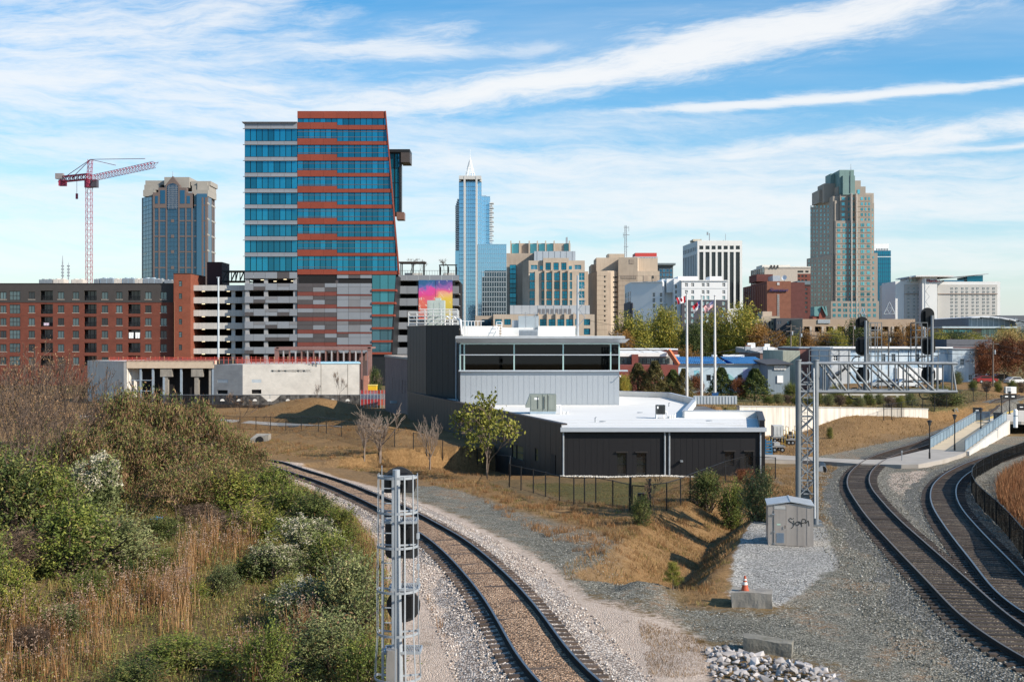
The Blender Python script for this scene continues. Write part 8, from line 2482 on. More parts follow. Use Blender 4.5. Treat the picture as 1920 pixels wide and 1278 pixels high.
def warehouses():
 d=225.0;root=thing('brick_workshop','brick workshop with a bright white sawtooth roof and an orange roof edge','workshop',at_px(1215,d,-1))
 RB=BRICKM('deep_red_brick',(.20,.055,.045),(.175,.05,.04),(.19,.1,.085),.4,.14)
 f=slab(root,d,1150,685,1272,740,20,RB,[(1233,701,1245,712)],.3,zbot=-3)
 one(f,f.hs[0],WHITE,root,-.25,-.2,'white_window')
 g=Face(1152,d+10,1262,d+10);wr=M('white_sheet_roof',(.74,.73,.70),.7,0,.06,.3,streak=.1)
 b=MB();b.hexa([g.P(0,g.Z(668),0),g.P(g.U(1253),g.Z(668),0),g.P(g.U(1262),g.Z(668),-12),g.P(0,g.Z(668),-12),g.P(0,g.Z(662),0),g.P(g.U(1252),g.Z(661),0),g.P(g.U(1252),g.Z(658),-12),g.P(0,g.Z(658),-12)]);b.build('white_roof',wr,root)
 one(g,(0,g.Z(690),g.len,g.Z(668)),M('dim_clerestory_wall',(.30,.29,.27),.8),root,-8,-.5,'clerestory_wall')
 for i in range(14):
  if i in(4,5):continue
  q=g.rect(1156+7.2*i,682,1162.2+7.2*i,671);g.window(root,q,MULL,GREYW,-.3,.06,2,2)
 one(g,(g.U(1184),g.Z(690),g.U(1196),g.Z(664)),RB,root,-.4,.8,'brick_pier')
 OR=M('orange_ridge_metal',(.48,.15,.06),.6)
 b=MB();b.bar(g.P(g.U(1253),g.Z(657),.5),g.P(g.U(1268),g.Z(684),3),.5,.9);b.build('roof_edge',OR,root)
 h=slab(root,d+26,1150,655.5,1271,690,16,RB,zbot=-2,name='rear_wall');one(h,(0,h.zt,h.len,h.zt+.25),WHITE,root,-16,.2,'coping')
 one(f,(f.U(1150),f.Z(690),f.U(1262),f.Z(686)),M('dark_equipment',(.05,.05,.05),.7),root,-6,-2,'roof_duct')
 d=240.0;root=thing('warehouse','pale blue painted warehouse with a bright blue ribbed metal roof','warehouse',at_px(1355,d,-1))
 PB=BRICKM('pale_blue_painted_brick',(.44,.55,.62),(.42,.53,.60),(.36,.46,.53),.4,.14);BR=M('bright_blue_roof_metal',(.010,.14,.42),.9,0,.08,.4,rnd=.03,spec=0)
 k=5.818
 cx=lambda x:1150+x/k
 cy=lambda y:640+y/k
 h=[(cx(x),cy(362),cx(x+52),cy(432))for x in(1013,1355)]+[(cx(1600),cy(365),cx(1628),cy(420))]
 f=slab(root,d,cx(706),cy(245),cx(1682),cy(470),22,PB,h,.3,zbot=-3)
 for q in f.hs:f.window(root,q,M('blue_grey_door',(.14,.18,.22),.7),NIGHT,-.2,.12,1,1,name='door')
 for xa,xb in((660,1205),(1258,1640)):
  zb_,zt_=f.Z(cy(240)),GZ(cy(168),d+9)
  b=MB();b.hexa([f.P(f.U(cx(xa+52)),zb_-.1,.5),f.P(f.U(cx(xb+20)),zb_-.1,.5),f.P(f.U(cx(xb+20)),zb_-.1,-9),f.P(f.U(cx(xa+52)),zb_-.1,-9),f.P(f.U(cx(xa+52)),zb_,.5),f.P(f.U(cx(xb+20)),zb_,.5),f.P(f.U(cx(xb)),zt_,-9),f.P(f.U(cx(xa)),zt_,-9)]);b.build('blue_roof',BR,root)
  n=int((xb-xa)/22)
  for i in range(n+1):
   t=i/n;p=f.P(f.U(cx(xa+52))+(f.U(cx(xb+20))-f.U(cx(xa+52)))*t,zb_+.05,.5);q=f.P(f.U(cx(xa))+(f.U(cx(xb))-f.U(cx(xa)))*t,zt_+.05,-9)
   MB().bar(p,q,.14,.07).build('roof_rib',M('pale_blue_rib',(.10,.32,.60),.7,0),root)
 one(f,(0,f.Z(cy(250)),f.len,f.Z(cy(240))),GALV_D,root,.02,.5,'gutter')
 for x in(1170,1520):one(f,(f.U(cx(x))-.1,-3,f.U(cx(x))+.1,f.Z(cy(245))),GALV_D,root,.02,.25,'downpipe')
 one(f,f.rect(cx(880),cy(400),cx(938),cy(315)),M('turquoise_wall_paint',(.20,.47,.58),.8,0,.4,3),root,.002,.01,'painted_patch');one(f,f.rect(cx(1415),cy(450),cx(1500),cy(300)),M('lilac_wall_paint',(.30,.33,.52),.8,0,.4,3),root,.002,.01,'painted_patch')
 t=thing('awning','green sloped awning over the warehouse door','awning',f.P(f.U(cx(1275)),f.Z(cy(420)),.6));b=MB();b.hexa([f.P(f.U(cx(1225)),f.Z(cy(415)),.02),f.P(f.U(cx(1325)),f.Z(cy(415)),.02),f.P(f.U(cx(1325)),f.Z(cy(418)),1.2),f.P(f.U(cx(1225)),f.Z(cy(418)),1.2),f.P(f.U(cx(1230)),f.Z(cy(350)),.02),f.P(f.U(cx(1260)),f.Z(cy(350)),.02),f.P(f.U(cx(1325)),f.Z(cy(412)),1.2),f.P(f.U(cx(1225)),f.Z(cy(412)),1.2)]);b.build('canopy',M('sea_green_awning',(.13,.26,.27),.7),t)
 for x,nm in((740,'left'),(1235,'middle'),(1380,'long right')):
  zz=GZ(cy(160),d+9);t=thing('rooftop_unit',f'{nm} white rooftop unit on the blue warehouse ridge','air conditioner',f.P(f.U(cx(x)),zz,-10));w=2.2 if 'long' not in nm else 6
  q=f.P(f.U(cx(x)),zz-1.4,-10);MB().box(q.x-w/2,q.x+w/2,q.y,q.y+2,q.z,q.z+1.7).build('cabinet',WHITE,t);MB().box(q.x-w/3,q.x+w/3,q.y-.05,q.y,q.z+.4,q.z+1.3).build('grille',BLACKM,t)
 d=232.0;root=thing('shed','grey blue timber shed with a strip of four windows right of the blue roof','shed',at_px(1455,d,-1))
 f=slab(root,d,cx(1686),cy(250),cx(1925),cy(470),14,M('grey_blue_boards',(.20,.25,.29),.8,0,.1,.5,streak=.15),zbot=-3)
 for i in range(4):f.window(root,f.rect(cx(1752+34*i),cy(308),cx(1780+34*i),cy(264)),WHITE,NIGHT,.15,.1,2,1)
 b=MB();b.hexa([f.P(-.5,f.Z(cy(252)),.8),f.P(f.len+.5,f.Z(cy(252)),.8),f.P(f.len+.5,f.Z(cy(250)),-14),f.P(-.5,f.Z(cy(250)),-14),f.P(-.5,f.Z(cy(247)),.8),f.P(f.len+.5,f.Z(cy(240)),.8),f.P(f.len+.5,f.Z(cy(200)),-14),f.P(-.5,f.Z(cy(205)),-14)]);b.build('roof',M('dark_shed_roof',(.06,.06,.065),.8),root)
 one(f,f.rect(cx(1785),cy(450),cx(1850),cy(370)),WHITE,root,.02,.2,'white_door')
 k=3.455
 cx2=lambda x:1450+x/k
 cy2=lambda y:640+y/k
 d=235.0;root=thing('brick_row_building','old brick building with peeling pale blue paint behind the gantry arm','old building',at_px(1660,d,1))
 m,g,b_=new_mat('peeling_blue_white_paint');p=wpos(g)
 n=g.noise(p,.55,7,.7);n2=g.noise(g.vscale(p,(1,1,.3)),1.8,5,.6)
 c=g.mix(g.step(n,.40,.56),(.30,.44,.58),(.60,.68,.74));c=g.mix(g.mul(g.step(n2,.60,.70),.7),c,(.20,.24,.30));g.put(b_.inputs['Base Color'],c);b_.inputs['Roughness'].default_value=.85
 a=slab(root,d,cx2(368),cy2(45),cx2(500),cy2(330),20,M('pale_cream_paint',(.52,.54,.56),.85,0,.12,.5,streak=.2),[(cx2(388),cy2(88),cx2(418),cy2(125))],.3,zbot=-2);a.window(root,a.hs[0],WHITE,NIGHT,-.2,.1,2,2)
 hh=[(cx2(x),cy2(80),cx2(x+26),cy2(130))for x in(600,700,765,920)]
 f=slab(root,d+.5,cx2(500),cy2(36),cx2(1160),cy2(330),20,m,hh,.3,zbot=-2)
 for q in f.hs:f.window(root,q,GALV_D,GREYW,-.2,.1,2,2)
 one(a,(0,a.zt,a.len+f.len,a.zt+.3),WHITE,root,-20,.2,'coping')
 e=slab(root,d-2,cx2(1160),cy2(52),cx2(1305),cy2(260),20,M('pale_blue_stucco',(.46,.54,.60),.85,0,.12,.5,streak=.25),[(cx2(1210),cy2(112),cx2(1238),cy2(155)),(cx2(1265),cy2(215),cx2(1290),cy2(250))],.3,zbot=-2,name='end_wall')
 for q in e.hs:e.window(root,q,GALV,GREYW,-.2,.12,2,2)
 one(e,(-.1,e.zt,e.len+.1,e.zt+.25),GALV_D,root,-20,.2,'coping')
 t=thing('fire_stair','dark iron outside stair on the pale painted building','stairs',at_px(cx2(450),d-1,0));b=MB();b.bar(at_px(cx2(385),d-1.2,GZ(cy2(240),d)),at_px(cx2(480),d-1.2,GZ(cy2(160),d)),.9,.3);b.build('flight',BLACKM,t);MB().bar(at_px(cx2(480),d-1.2,GZ(cy2(160),d)),at_px(cx2(505),d-1.2,GZ(cy2(160),d)),.9,.2).build('landing',BLACKM,t)
 for i in range(6):x_=cx2(388+18*i);MB().tube([at_px(x_,d-1.6,GZ(cy2(238-15*i),d)),at_px(x_,d-1.6,GZ(cy2(238-15*i)-8,d))],.06,5).build('baluster',BLACKM,t)
 RB2=BRICKM('dusty_red_brick',(.24,.105,.085),(.21,.09,.075),(.23,.14,.12),.4,.14)
 d=250.0;root=thing('brick_store','dusty red brick building left of the peeling blue one','old building',at_px(1530,d,1))
 f=slab(root,d,1498,653,1557,720,20,RB2,[(1538,665,1546,674)],.3,zbot=-2);f.window(root,f.hs[0],GALV_D,NIGHT,-.2,.1,2,2)
 g2=slab(root,d-.5,1468,657,1500,700,20,M('mouldy_green_render',(.36,.37,.30),.85,0,.15,.5,streak=.25),zbot=-2,name='side_wall');one(f,(0,f.zt,f.len,f.zt+.3),GALV,root,-20,.2,'coping')
 d=275.0;root=thing('flat_roof_building','low building with a pale cluttered flat roof above the grey shed','old building',at_px(1455,d,1))
 f=slab(root,d,1425,662,1500,700,25,M('dull_brick_side',(.20,.12,.10),.85),zbot=-2);b=MB();b.hexa([f.P(0,f.zt,.2),f.P(f.len,f.zt,.2),f.P(f.len,f.zt,-30),f.P(0,f.zt,-30),f.P(0,f.zt+.2,.2),f.P(f.len,f.zt+.2,.2),f.P(f.len,GZ(650,d+30),-30),f.P(0,GZ(650,d+30),-30)]);b.build('roof',M('pale_gravel_roof',(.42,.40,.38),.9,0,.2,.6),root)
 for i in range(9):
  u=f.len*rng.random();o=-3-22*rng.random();q=f.P(u,f.zt,o);w=rng.uniform(.4,1.1);z=f.zt+.1+.11*-o*.3
  MB().box(q.x-w,q.x+w,q.y,q.y+1,f.zt,z+rng.uniform(.8,1.7)).build('roof_box',rng.choice((WHITE,GALV,M('rusty_box',(.25,.13,.09),.8))),root)
 d=300.0;root=thing('store_building','long low brown brick store with a dark roof left of the rust coloured trees','old building',at_px(1830,d,1))
 f=slab(root,d,1775,651,1850,700,20,BRICKM('brown_store_brick',(.20,.085,.06),(.18,.08,.055),(.2,.12,.1),.4,.14),zbot=-1);slab(root,d+10,1775,636,1860,652,20,M('slate_shed_roof',(.12,.13,.15),.8),name='roof')
 for i in range(5):f.window(root,f.rect(1780+14*i,657,1788+14*i,666),GALV_D,NIGHT,.1,.1,2,1)
warehouses()
# vehicles in the far car park
def make_car(name,label,body,x,y,L=4.4,van=False,heading=0.0):
 z=hz1(x,y)
 root=thing(name,label,'car' if not van else 'van',(0,0,0))
 hL,w=L/2,.88
 prof=[(-hL,.35),(hL,.35),(hL,.75),(hL*.95,.88),(hL*.45,.98),(hL*.18,1.42),(-hL*.55,1.45),(-hL*.85,1.0),(-hL,.95)]if not van else[(-hL,.4),(hL,.4),(hL,1.0),(hL*.8,1.2),(hL*.62,2.0),(-hL,2.05)]
 MB().extrude(prof,(0,w,0),(1,0,0),(0,0,1),(0,-2*w,0)).build('body',body,root)
 gl=[(hL*.40,1.0),(hL*.16,1.36),(-hL*.52,1.38),(-hL*.76,1.02)]if not van else[(hL*.74,1.25),(hL*.58,1.85),(hL*.25,1.85),(hL*.25,1.25)]
 for s in(-1,1):MB().extrude(gl,(0,s*(w+.004),0),(1,0,0),(0,0,1),(0,s*.012,0)).build('side_window',NIGHT,root)
 for s in(-1,1):
  for q in(-.6,.6):wh=MB().tube([(q*hL,s*(w-.15),.33),(q*hL,s*(w+.02),.33)],.33,14).build('wheel',BLACK,root);MB().tube([(q*hL,s*(w+.02),.33),(q*hL,s*(w+.03),.33)],.2,10).build('rim',GALV,wh)
 for s in(-.6,.6):MB().box(hL-.02,hL+.02,s-.15,s+.15,.62,.76).build('headlight',WHITE,root);MB().box(-hL-.02,-hL+.02,s-.15,s+.15,.7,.85).build('tail_light',RED,root)
 root.location=(x,y,z);root.rotation_euler=(0,0,heading);WLOC[root.name]=Vector((x,y,z))
 return root
paints={n:M(n+'_car_paint',c,.3,.2,.03,1)for n,c in(('silver',(.42,.44,.46)),('white',(.72,.72,.72)),('black',(.02,.02,.022)),('blue',(.05,.10,.22)),('red',(.28,.03,.03)))}
for px,dd,nm,lab,hd in((1838,236,'silver','silver car parked under the rust coloured trees, right of the painted building',0),(1862,242,'white','white car parked behind the utility pole',.1),(1880,238,'black','black car parked beneath the rusty trees',0),(1905,230,'white','white car at the far end of the car park',.2),(1655,214,'silver','silver car parked in front of the peeling blue building',0),(1702,212,'white','white car half hidden behind the gantry arm',.05),(1690,218,'blue','dark blue car in front of the white trailer',0),(1848,225,'red','dark red car at the end of the row',.1)):
 make_car('parked_car',lab,paints[nm],GX(px,dd),dd,4.4,False,hd)
d=224.0;x0,x1=GX(1682,d),GX(1768,d);z=hz1(x0,d)
t=thing('truck_trailer','long white trailer parked before the peeling blue building','trailer',((x0+x1)/2,d,z))
MB().box(x0,x1,d,d+2.4,z+1.0,z+3.3).build('box',WHITE,t);MB().box(x0,x1,d+.2,d+2.2,z+.75,z+1.0).build('chassis',BLACKM,t)
for q in(.1,.2,.8,.9):MB().tube([(x0+(x1-x0)*q,d-.05,z+.45),(x0+(x1-x0)*q,d+.3,z+.45)],.45,14).build('wheel',BLACK,t)
for k in range(8):MB().box(x0+(x1-x0)*k/8-.03,x0+(x1-x0)*k/8+.03,d-.03,d,z+1.05,z+3.25).build('rib',GALV,t)
d=205.0;x0=GX(1886,d);z=hz1(x0,d)
t=thing('utility_cabinet','white utility cabinet standing on the grass near the car park','cabinet',(x0+.9,d,z));MB().box(x0,x0+1.9,d,d+.9,z,z+1.2).build('body',WHITE,t);MB().box(x0+.2,x0+.9,d-.03,d,z+.1,z+1.1).build('door',GALV,t)
# utility poles and wires
def upole(label,px,d,ytop,arms=1):
 x=GX(px,d);z=hz1(x,d);zt=GZ(ytop,d)
 t=thing('utility_pole',label,'utility pole',(x,d,z))
 MB().tube([(x,d,z),(x,d,zt)],[.17,.11],8).build('pole',M('grey_brown_pole_wood',(.17,.135,.11),.9,0,.15,1),t)
 for k in range(arms):MB().box(x-1.1,x+1.1,d-.06,d+.06,zt-.5-k*1.1,zt-.36-k*1.1).build('cross_arm',M('grey_brown_pole_wood',(.17,.135,.11),.9,0,.15,1),t)
 MB().tube([(x+.3,d,zt-2.4),(x+.3,d,zt-1.6)],.2,8).build('transformer',GALV,t)
 return Vector((x,d,zt-.36))
ps=[upole('utility pole beside the rust coloured trees',1862,215,640),upole('utility pole behind the left part of the gantry arm',1666,225,618),upole('utility pole in front of the charcoal flats',1483,260,608,2),upole('utility pole near the tan deck columns',1500,262,612),upole('utility pole rising above the brick workshop',1158,240,622),upole('utility pole left of the dark evergreen by the deck',1600,300,600,2)]
def wire(label,pts,sag=1.2,r=.035):
 t=None;b=MB()
 for p,q in zip(pts[:-1],pts[1:]):
  P=[p.lerp(q,s/10)-Vector((0,0,sag*4*(s/10)*(1-s/10)))for s in range(11)]
  b.tube(P,r,4,caps=False)
 o=b.build('overhead_wire',M('black_wire',(.03,.03,.032),.6),None,loc=pts[0]);tag(o,label,'cable','overhead wires')
W0=[ps[4],Vector((GX(1330,236),236,GZ(662,236))),ps[2],ps[1],ps[0],Vector((GX(2060,200),200,GZ(650,200)))]
for k,nm in enumerate(('highest overhead wire strung between the utility poles','middle overhead wire strung between the utility poles','lowest overhead wire strung between the utility poles')):wire(nm,[p-Vector((0,.3*k,.9*k))for p in W0])
wire('long overhead wire crossing the white hotel and the car park',[Vector((GX(1100,330),330,GZ(600,330))),Vector((GX(1500,300),300,GZ(628,300))),Vector((GX(1960,260),260,GZ(600,260)))],2.0,.04)
# plants
G1=LEAF('olive_shrub_leaves',[(.05,(.020,.026,.007)),(.4,(.055,.070,.018)),(.7,(.105,.110,.030)),(1,(.17,.15,.045))],k=1.75)
G5=LEAF('sparse_yellow_green_leaves',[(.05,(.05,.06,.010)),(.45,(.16,.165,.028)),(.8,(.28,.25,.05)),(1,(.36,.30,.08))],k=1.1)
G2=LEAF('yellow_green_leaves',[(.05,(.030,.042,.008)),(.4,(.075,.10,.018)),(.75,(.14,.155,.028)),(1,(.22,.20,.05))],k=1.5)
G3=LEAF('dark_green_leaves',[(.05,(.008,.014,.005)),(.45,(.024,.036,.011)),(.8,(.055,.066,.020)),(1,(.10,.10,.03))],k=2.1)
G4=LEAF('grey_green_leaves',[(.05,(.035,.045,.016)),(.4,(.090,.105,.040)),(.75,(.16,.17,.068)),(1,(.25,.235,.11))],k=1.5)
GB=LEAF('brown_pods',[(.05,(.055,.030,.014)),(.5,(.15,.085,.042)),(1,(.30,.195,.11))],k=1.35)
GD=LEAF('dry_brown_twigs',[(.05,(.05,.032,.022)),(.5,(.12,.08,.055)),(1,(.22,.16,.11))])
GW=LEAF('cream_white_seed_tufts',[(.1,(.30,.255,.165)),(.5,(.46,.41,.29)),(1,(.62,.57,.44))])
GA=LEAF('autumn_green_gold_leaves',[(.05,(.035,.040,.008)),(.4,(.085,.088,.016)),(.7,(.17,.145,.025)),(1,(.30,.20,.04))],k=2.3)
GO=LEAF('orange_autumn_leaves',[(.05,(.07,.035,.010)),(.4,(.17,.085,.022)),(.75,(.27,.145,.04)),(1,(.36,.22,.07))],k=1.3)
GR_=LEAF('rust_red_leaves',[(.05,(.035,.014,.008)),(.4,(.10,.036,.016)),(.75,(.18,.065,.026)),(1,(.26,.11,.045))],k=1.35)
GY=LEAF('straw_yellow_leaves',[(.1,(.22,.15,.05)),(.5,(.38,.27,.10)),(1,(.52,.40,.18))])
GE=LEAF('bronze_evergreen_leaves',[(.05,(.014,.015,.006)),(.45,(.045,.040,.014)),(.8,(.095,.075,.026)),(1,(.15,.11,.045))],k=2.2)
BARK=M('grey_brown_bark',(.14,.105,.08),.9,0,.25,3)
BARKL=M('pale_smooth_bark',(.19,.145,.115),.85,0,.2,2)
TWIG=M('thin_brown_twig',(.095,.066,.050),.9,0,.25,2)
def leaves(q,pts,size,asp=.5,droop=0.0,flat=0.0):
 """one small pointed blade at every point, turned at random"""
 n=len(pts)
 d=q.normal(size=(n,3));d[:,2]=d[:,2]*(1-flat)-droop
 d/=np.linalg.norm(d,axis=1)[:,None]
 e=q.normal(size=(n,3));e-=d*(d*e).sum(1)[:,None];e/=np.linalg.norm(e,axis=1)[:,None]+1e-9
 s=size*q.uniform(.6,1.35,n)[:,None]
 a=pts-d*s*.5;b=pts+e*s*asp*.5;c=pts+d*s*.5;g=pts-e*s*asp*.5
 V=np.stack([a,b,c,g],1).reshape(-1,3)
 return V,np.arange(4*n).reshape(n,4)
def lobes(q,n,R_,H_,k=9,shell=.55,low=.12,cone=False):
 """points spread through a lumpy crown standing on the origin"""
 C=[]
 for i in range(k):
  t=q.uniform(low,.86);r=(1-t)*.75 if cone else math.sqrt(max(.05,1-(2*t-.85)**2))*.62
  a=q.uniform(0,6.283);C.append((R_*r*math.cos(a)*q.uniform(.3,1),R_*r*math.sin(a)*q.uniform(.3,1),H_*t,q.uniform(.28,.5)*(1-.55*t if cone else 1)))
 C=np.array(C);w=q.choice(len(C),n)
 v=q.normal(size=(n,3));v/=np.linalg.norm(v,axis=1)[:,None]
 rad=(shell+(1-shell)*q.uniform(0,1,n))*(1+.22*np.sin(v[:,0]*7+w)*np.sin(v[:,1]*6+w*2))
 out=C[w,:3]+v*(rad*C[w,3])[:,None]*np.array([R_,R_,H_*.62])
 out[:,2]=np.abs(out[:,2])+.02
 return out,C
def skeleton(q,H_,spread=.5,levels=4,kids_=3,trunks=1,up=.35,thick=.045,bare=.25):
 """branching limbs; returns segments (p, q, r0, r1) and the tips"""
 segs,tips=[],[]
 def grow(p,d,L,r,lev):
  n=3
  for i in range(n):
   d=(d+Vector(q.normal(size=3))*.13+Vector((0,0,up*.12))).normalized()
   e=p+d*L/n
   r1=r*.86;segs.append((p,e,r,r1));p,r=e,r1
  if lev==0:tips.append((p,d));return
  for i in range(kids_ if lev>1 else kids_+1):
   a=Vector(q.normal(size=3));a-=d*a.dot(d)
   if a.length<1e-3:continue
   a.normalize();nd=(d+a*spread*q.uniform(.6,1.3)+Vector((0,0,up*.3))).normalized()
   grow(p,nd,L*q.uniform(.58,.82),r*.66,lev-1)
 for t in range(trunks):
  a=6.283*t/trunks+q.uniform(0,1);lean=(.14 if up>.7 else .34)if trunks>1 else .05
  grow(Vector((.05*math.cos(a)*(trunks>1),.05*math.sin(a)*(trunks>1),-.1)),Vector((lean*math.cos(a),lean*math.sin(a),1)).normalized(),H_*bare,H_*thick/(1 if trunks==1 else 1.6),levels)
 zmax=max(max(s[1].z for s in segs),.01);k=H_/zmax
 segs=[(a*k,b*k,c,d)for a,b,c,d in segs];tips=[(p*k,d)for p,d in tips]
 return segs,tips
def vase(q,n1=11):
 S_=[];top=.34
 S_.append((Vector((0,0,-.1)),Vector((.01,.01,top)),.026,.020))
 def limb(p,d,L,r,lev):
  pts=[p]
  for i in range(4):
   d=(d+Vector((0,0,.10))+Vector(q.normal(size=3))*.05).normalized();pts.append(pts[-1]+d*L/4)
  for i in range(4):S_.append((pts[i],pts[i+1],r*(1-.18*i),r*(1-.18*(i+1))))
  if lev:
   for k in range(5 if lev==2 else 3):
    t=q.uniform(.3,1)*4;i=min(3,int(t));b=pts[i].lerp(pts[i+1],t-i);a=Vector(q.normal(size=3));a-=d*a.dot(d);a.normalize()
    limb(b,(d+a*q.uniform(.45,.85)).normalized(),L*q.uniform(.42,.62),r*.42,lev-1)
 for k in range(n1):
  a=2.4*k;t=q.uniform(.5,1);e=q.uniform(.35,.95);limb(Vector((0,0,top*t)),Vector((math.cos(a)*e,math.sin(a)*e,1)).normalized(),q.uniform(.46,.66),.0105,2)
 zm=max(s_[1].z for s_ in S_);return[(a/zm,b/zm,c,d)for a,b,c,d in S_]
def limb_mesh(name,segs,mat,rmin=.006):
 b=MB()
 for p,e,r0,r1 in segs:
  r0,r1=max(r0,rmin),max(r1,rmin)
  b.tube([p,e],[r0,r1],6 if r0>.05 else(4 if r0>.02 else 3),caps=False)
 return b.mesh(name,mat)
PROTO={}
def proto(kind,v):
 """parts (name, mesh) of one plant, 1 m wide-ish and built at its true size class"""
 key=(kind,v)
 if key in PROTO:return PROTO[key]
 q=np.random.RandomState(abs(hash(kind))%1+sum(map(ord,kind))*7+v*131)
 P=[]
 def fol(name,pts,size,mat,**k):
  V,Fc=leaves(q,pts,size,**k);P.append((name,np_mesh(name,V,Fc,mat)))
 def stems(C,n,mat=TWIG,r=.018):
  b=MB()
  for i in range(n):
   c=C[i%len(C)];t=Vector((c[0]+q.normal()*.15,c[1]+q.normal()*.15,c[2]*q.uniform(.8,1.15)))
   m=t*.5+Vector((q.normal()*.08,q.normal()*.08,.06));b.tube([Vector((q.normal()*.06,q.normal()*.06,-.15)),m,t],[r,r*.7,r*.3],4,caps=False)
  P.append(('stem',b.mesh('stem',mat)))
 if kind in('olive','bright','dark','grey'):
  mat=dict(olive=G1,bright=G2,dark=G3,grey=G4)[kind]
  pts,C=lobes(q,4200,.56,.92,20,.35)
  m=420;b0,_=lobes(q,m,.46,.86,20,.5);dr=b0-np.array([0,0,.25]);dr/=np.linalg.norm(dr,axis=1)[:,None];dr=dr+q.normal(size=(m,3))*.35+np.array([0,0,.45]);dr/=np.linalg.norm(dr,axis=1)[:,None]
  L_=q.uniform(.12,.36,m);t=q.uniform(.1,1,(m,13));sp=b0[:,None]+dr[:,None]*(L_[:,None]*t)[...,None]+q.normal(size=(m,13,3))*.016
  fol('foliage',pts,.040,mat,asp=.45);fol('sprigs',sp.reshape(-1,3),.040,dict(olive=G2,bright=G5,dark=G1,grey=G4)[kind],asp=.4);b=MB()
  for i in range(0,m,5):b.tube([b0[i],b0[i]+dr[i]*L_[i]*1.1],[.006,.003],3,caps=False)
  P.append(('twigs',b.mesh('twigs',TWIG)));k=q.choice(len(pts),300);fol('withered_leaves',pts[k]*1.04,.05,GB,asp=.4,droop=.8);stems(C,34)
 elif kind=='plume':
  pts,C=lobes(q,6500,.6,.95,15);fol('foliage',pts,.050,G4,asp=.42)
  top=pts[pts[:,2]>.5];top=top[q.rand(len(top))<.0+.75]
  cl=top[q.choice(len(top),130)];cl=np.repeat(cl,26,0)+q.normal(size=(130*26,3))*.026;cl[:,2]+=.03
  fol('seed_tufts',cl,.026,GW,asp=.7);stems(C,24)
 elif kind=='pods':
  segs,tips=skeleton(q,1.0,.75,4,3,4,.1,.022,.30)
  P.append(('stem',limb_mesh('stem',segs,TWIG,.004)))
  tp=np.array([list(t[0])for t in tips])
  a=np.repeat(tp[q.rand(len(tp))<.75],10,0);a=a+q.normal(size=(len(a),3))*np.array([.07,.07,.05]);a=a[a[:,2]>.1]
  fol('foliage',a,.046,G1,asp=.36)
  sel=tp[q.rand(len(tp))<.95]
  b=np.repeat(sel,8,0)+q.normal(size=(len(sel)*8,3))*.065;b[:,2]-=.03
  fol('seed_pods',b,.062,GB,asp=.24,droop=1.8)
 elif kind=='thicket':
  segs,tips=skeleton(q,1.0,.5,5,2,6,.45,.012,.26)
  P.append(('stem',limb_mesh('stem',segs,TWIG,.0022)))
  tp=np.array([list(t[0])for t in tips]);s=tp[q.rand(len(tp))<.5]
  s=np.repeat(s,3,0)+q.normal(size=(len(s)*3,3))*.02
  fol('withered_leaves',s,.020,GB,asp=.45,droop=1.0)
  g_=tp[tp[:,2]<.62];g_=np.repeat(g_,5,0)+q.normal(size=(len(g_)*5,3))*.035
  fol('foliage',g_,.022,G1,asp=.5)
 elif kind=='twiggy':
  pts,C=lobes(q,5000,.62,.9,12);fol('dry_stalks',pts,.10,GD,asp=.09,flat=.2);stems(C,40)
 elif kind=='bare':
  P.append(('trunk',limb_mesh('trunk',vase(q),BARKL,.0034)))
 elif kind=='sapling':
  segs,tips=skeleton(q,1.0,.5,4,3,1,.4,.016,.34);P.append(('trunk',limb_mesh('trunk',segs,TWIG,.004)))
  tp=np.array([list(t[0])for t in tips]);s=np.repeat(tp,2,0)+q.normal(size=(len(tp)*2,3))*.03;fol('withered_leaves',s,.028,GB,asp=.5,droop=.6)
 elif kind=='leafy':
  segs,tips=skeleton(q,1.0,.62,4,3,2,.25,.022,.27);P.append(('trunk',limb_mesh('trunk',segs,BARK,.004)))
  tp=np.array([list(t[0])for t in tips]);s=np.repeat(tp,5,0)+q.normal(size=(len(tp)*5,3))*.04;pts,C=lobes(q,115,.52,.80,14,.3,.2);pts[:,2]+=.2;pts=np.repeat(pts,8,0)+q.normal(size=(len(pts)*8,3))*.026;fol('foliage',np.concatenate([s,pts]),.042,G5,asp=.8,droop=.3)
 elif kind in('autumn','orange','rust','willow','evergreen_round'):
  mat=dict(autumn=GA,orange=GO,rust=GR_,willow=GY,evergreen_round=G3)[kind]
  segs,tips=skeleton(q,.86,.55,4,3,1,.25,.022,.24);P.append(('trunk',limb_mesh('trunk',segs,BARK,.004)))
  pts,C=lobes(q,1900,.54,1.0,26,.4,.26)
  pts=np.repeat(pts,7,0)+q.normal(size=(len(pts)*7,3))*.020;fol('foliage',pts,.026,mat,asp=.6,droop=2.0 if kind=='willow' else .2)
 elif kind in('cone','bronze_cone'):
  mat=G3 if kind=='cone' else GE
  b=MB();b.tube([(0,0,-.1),(0,0,.9)],[.03,.006],6);P.append(('trunk',b.mesh('trunk',BARK)))
  n=9000;t=q.uniform(.04,1,n)**.8;a=q.uniform(0,6.283,n);r=.38*(1-t)**.9*(.62+.38*q.uniform(0,1,n))*(1+.28*np.sin(a*5+t*21)+.22*np.sin(a*3-t*13+v))+.012+.05*q.rand(n)
  fol('foliage',np.stack([r*np.cos(a),r*np.sin(a),t],1),.040,mat,asp=.4,droop=-.4)
  if kind=='cone':
   m=t>.1;k=q.rand(n)<.22;fol('new_growth',np.stack([r*np.cos(a)*1.03,r*np.sin(a)*1.03,t],1)[k&m],.036,G2,asp=.4)
 elif kind=='pine':
  b=MB();b.tube([(0,0,-.1),(0,0,.95)],[.03,.01],6);P.append(('trunk',b.mesh('trunk',BARK)))
  tips_=[]
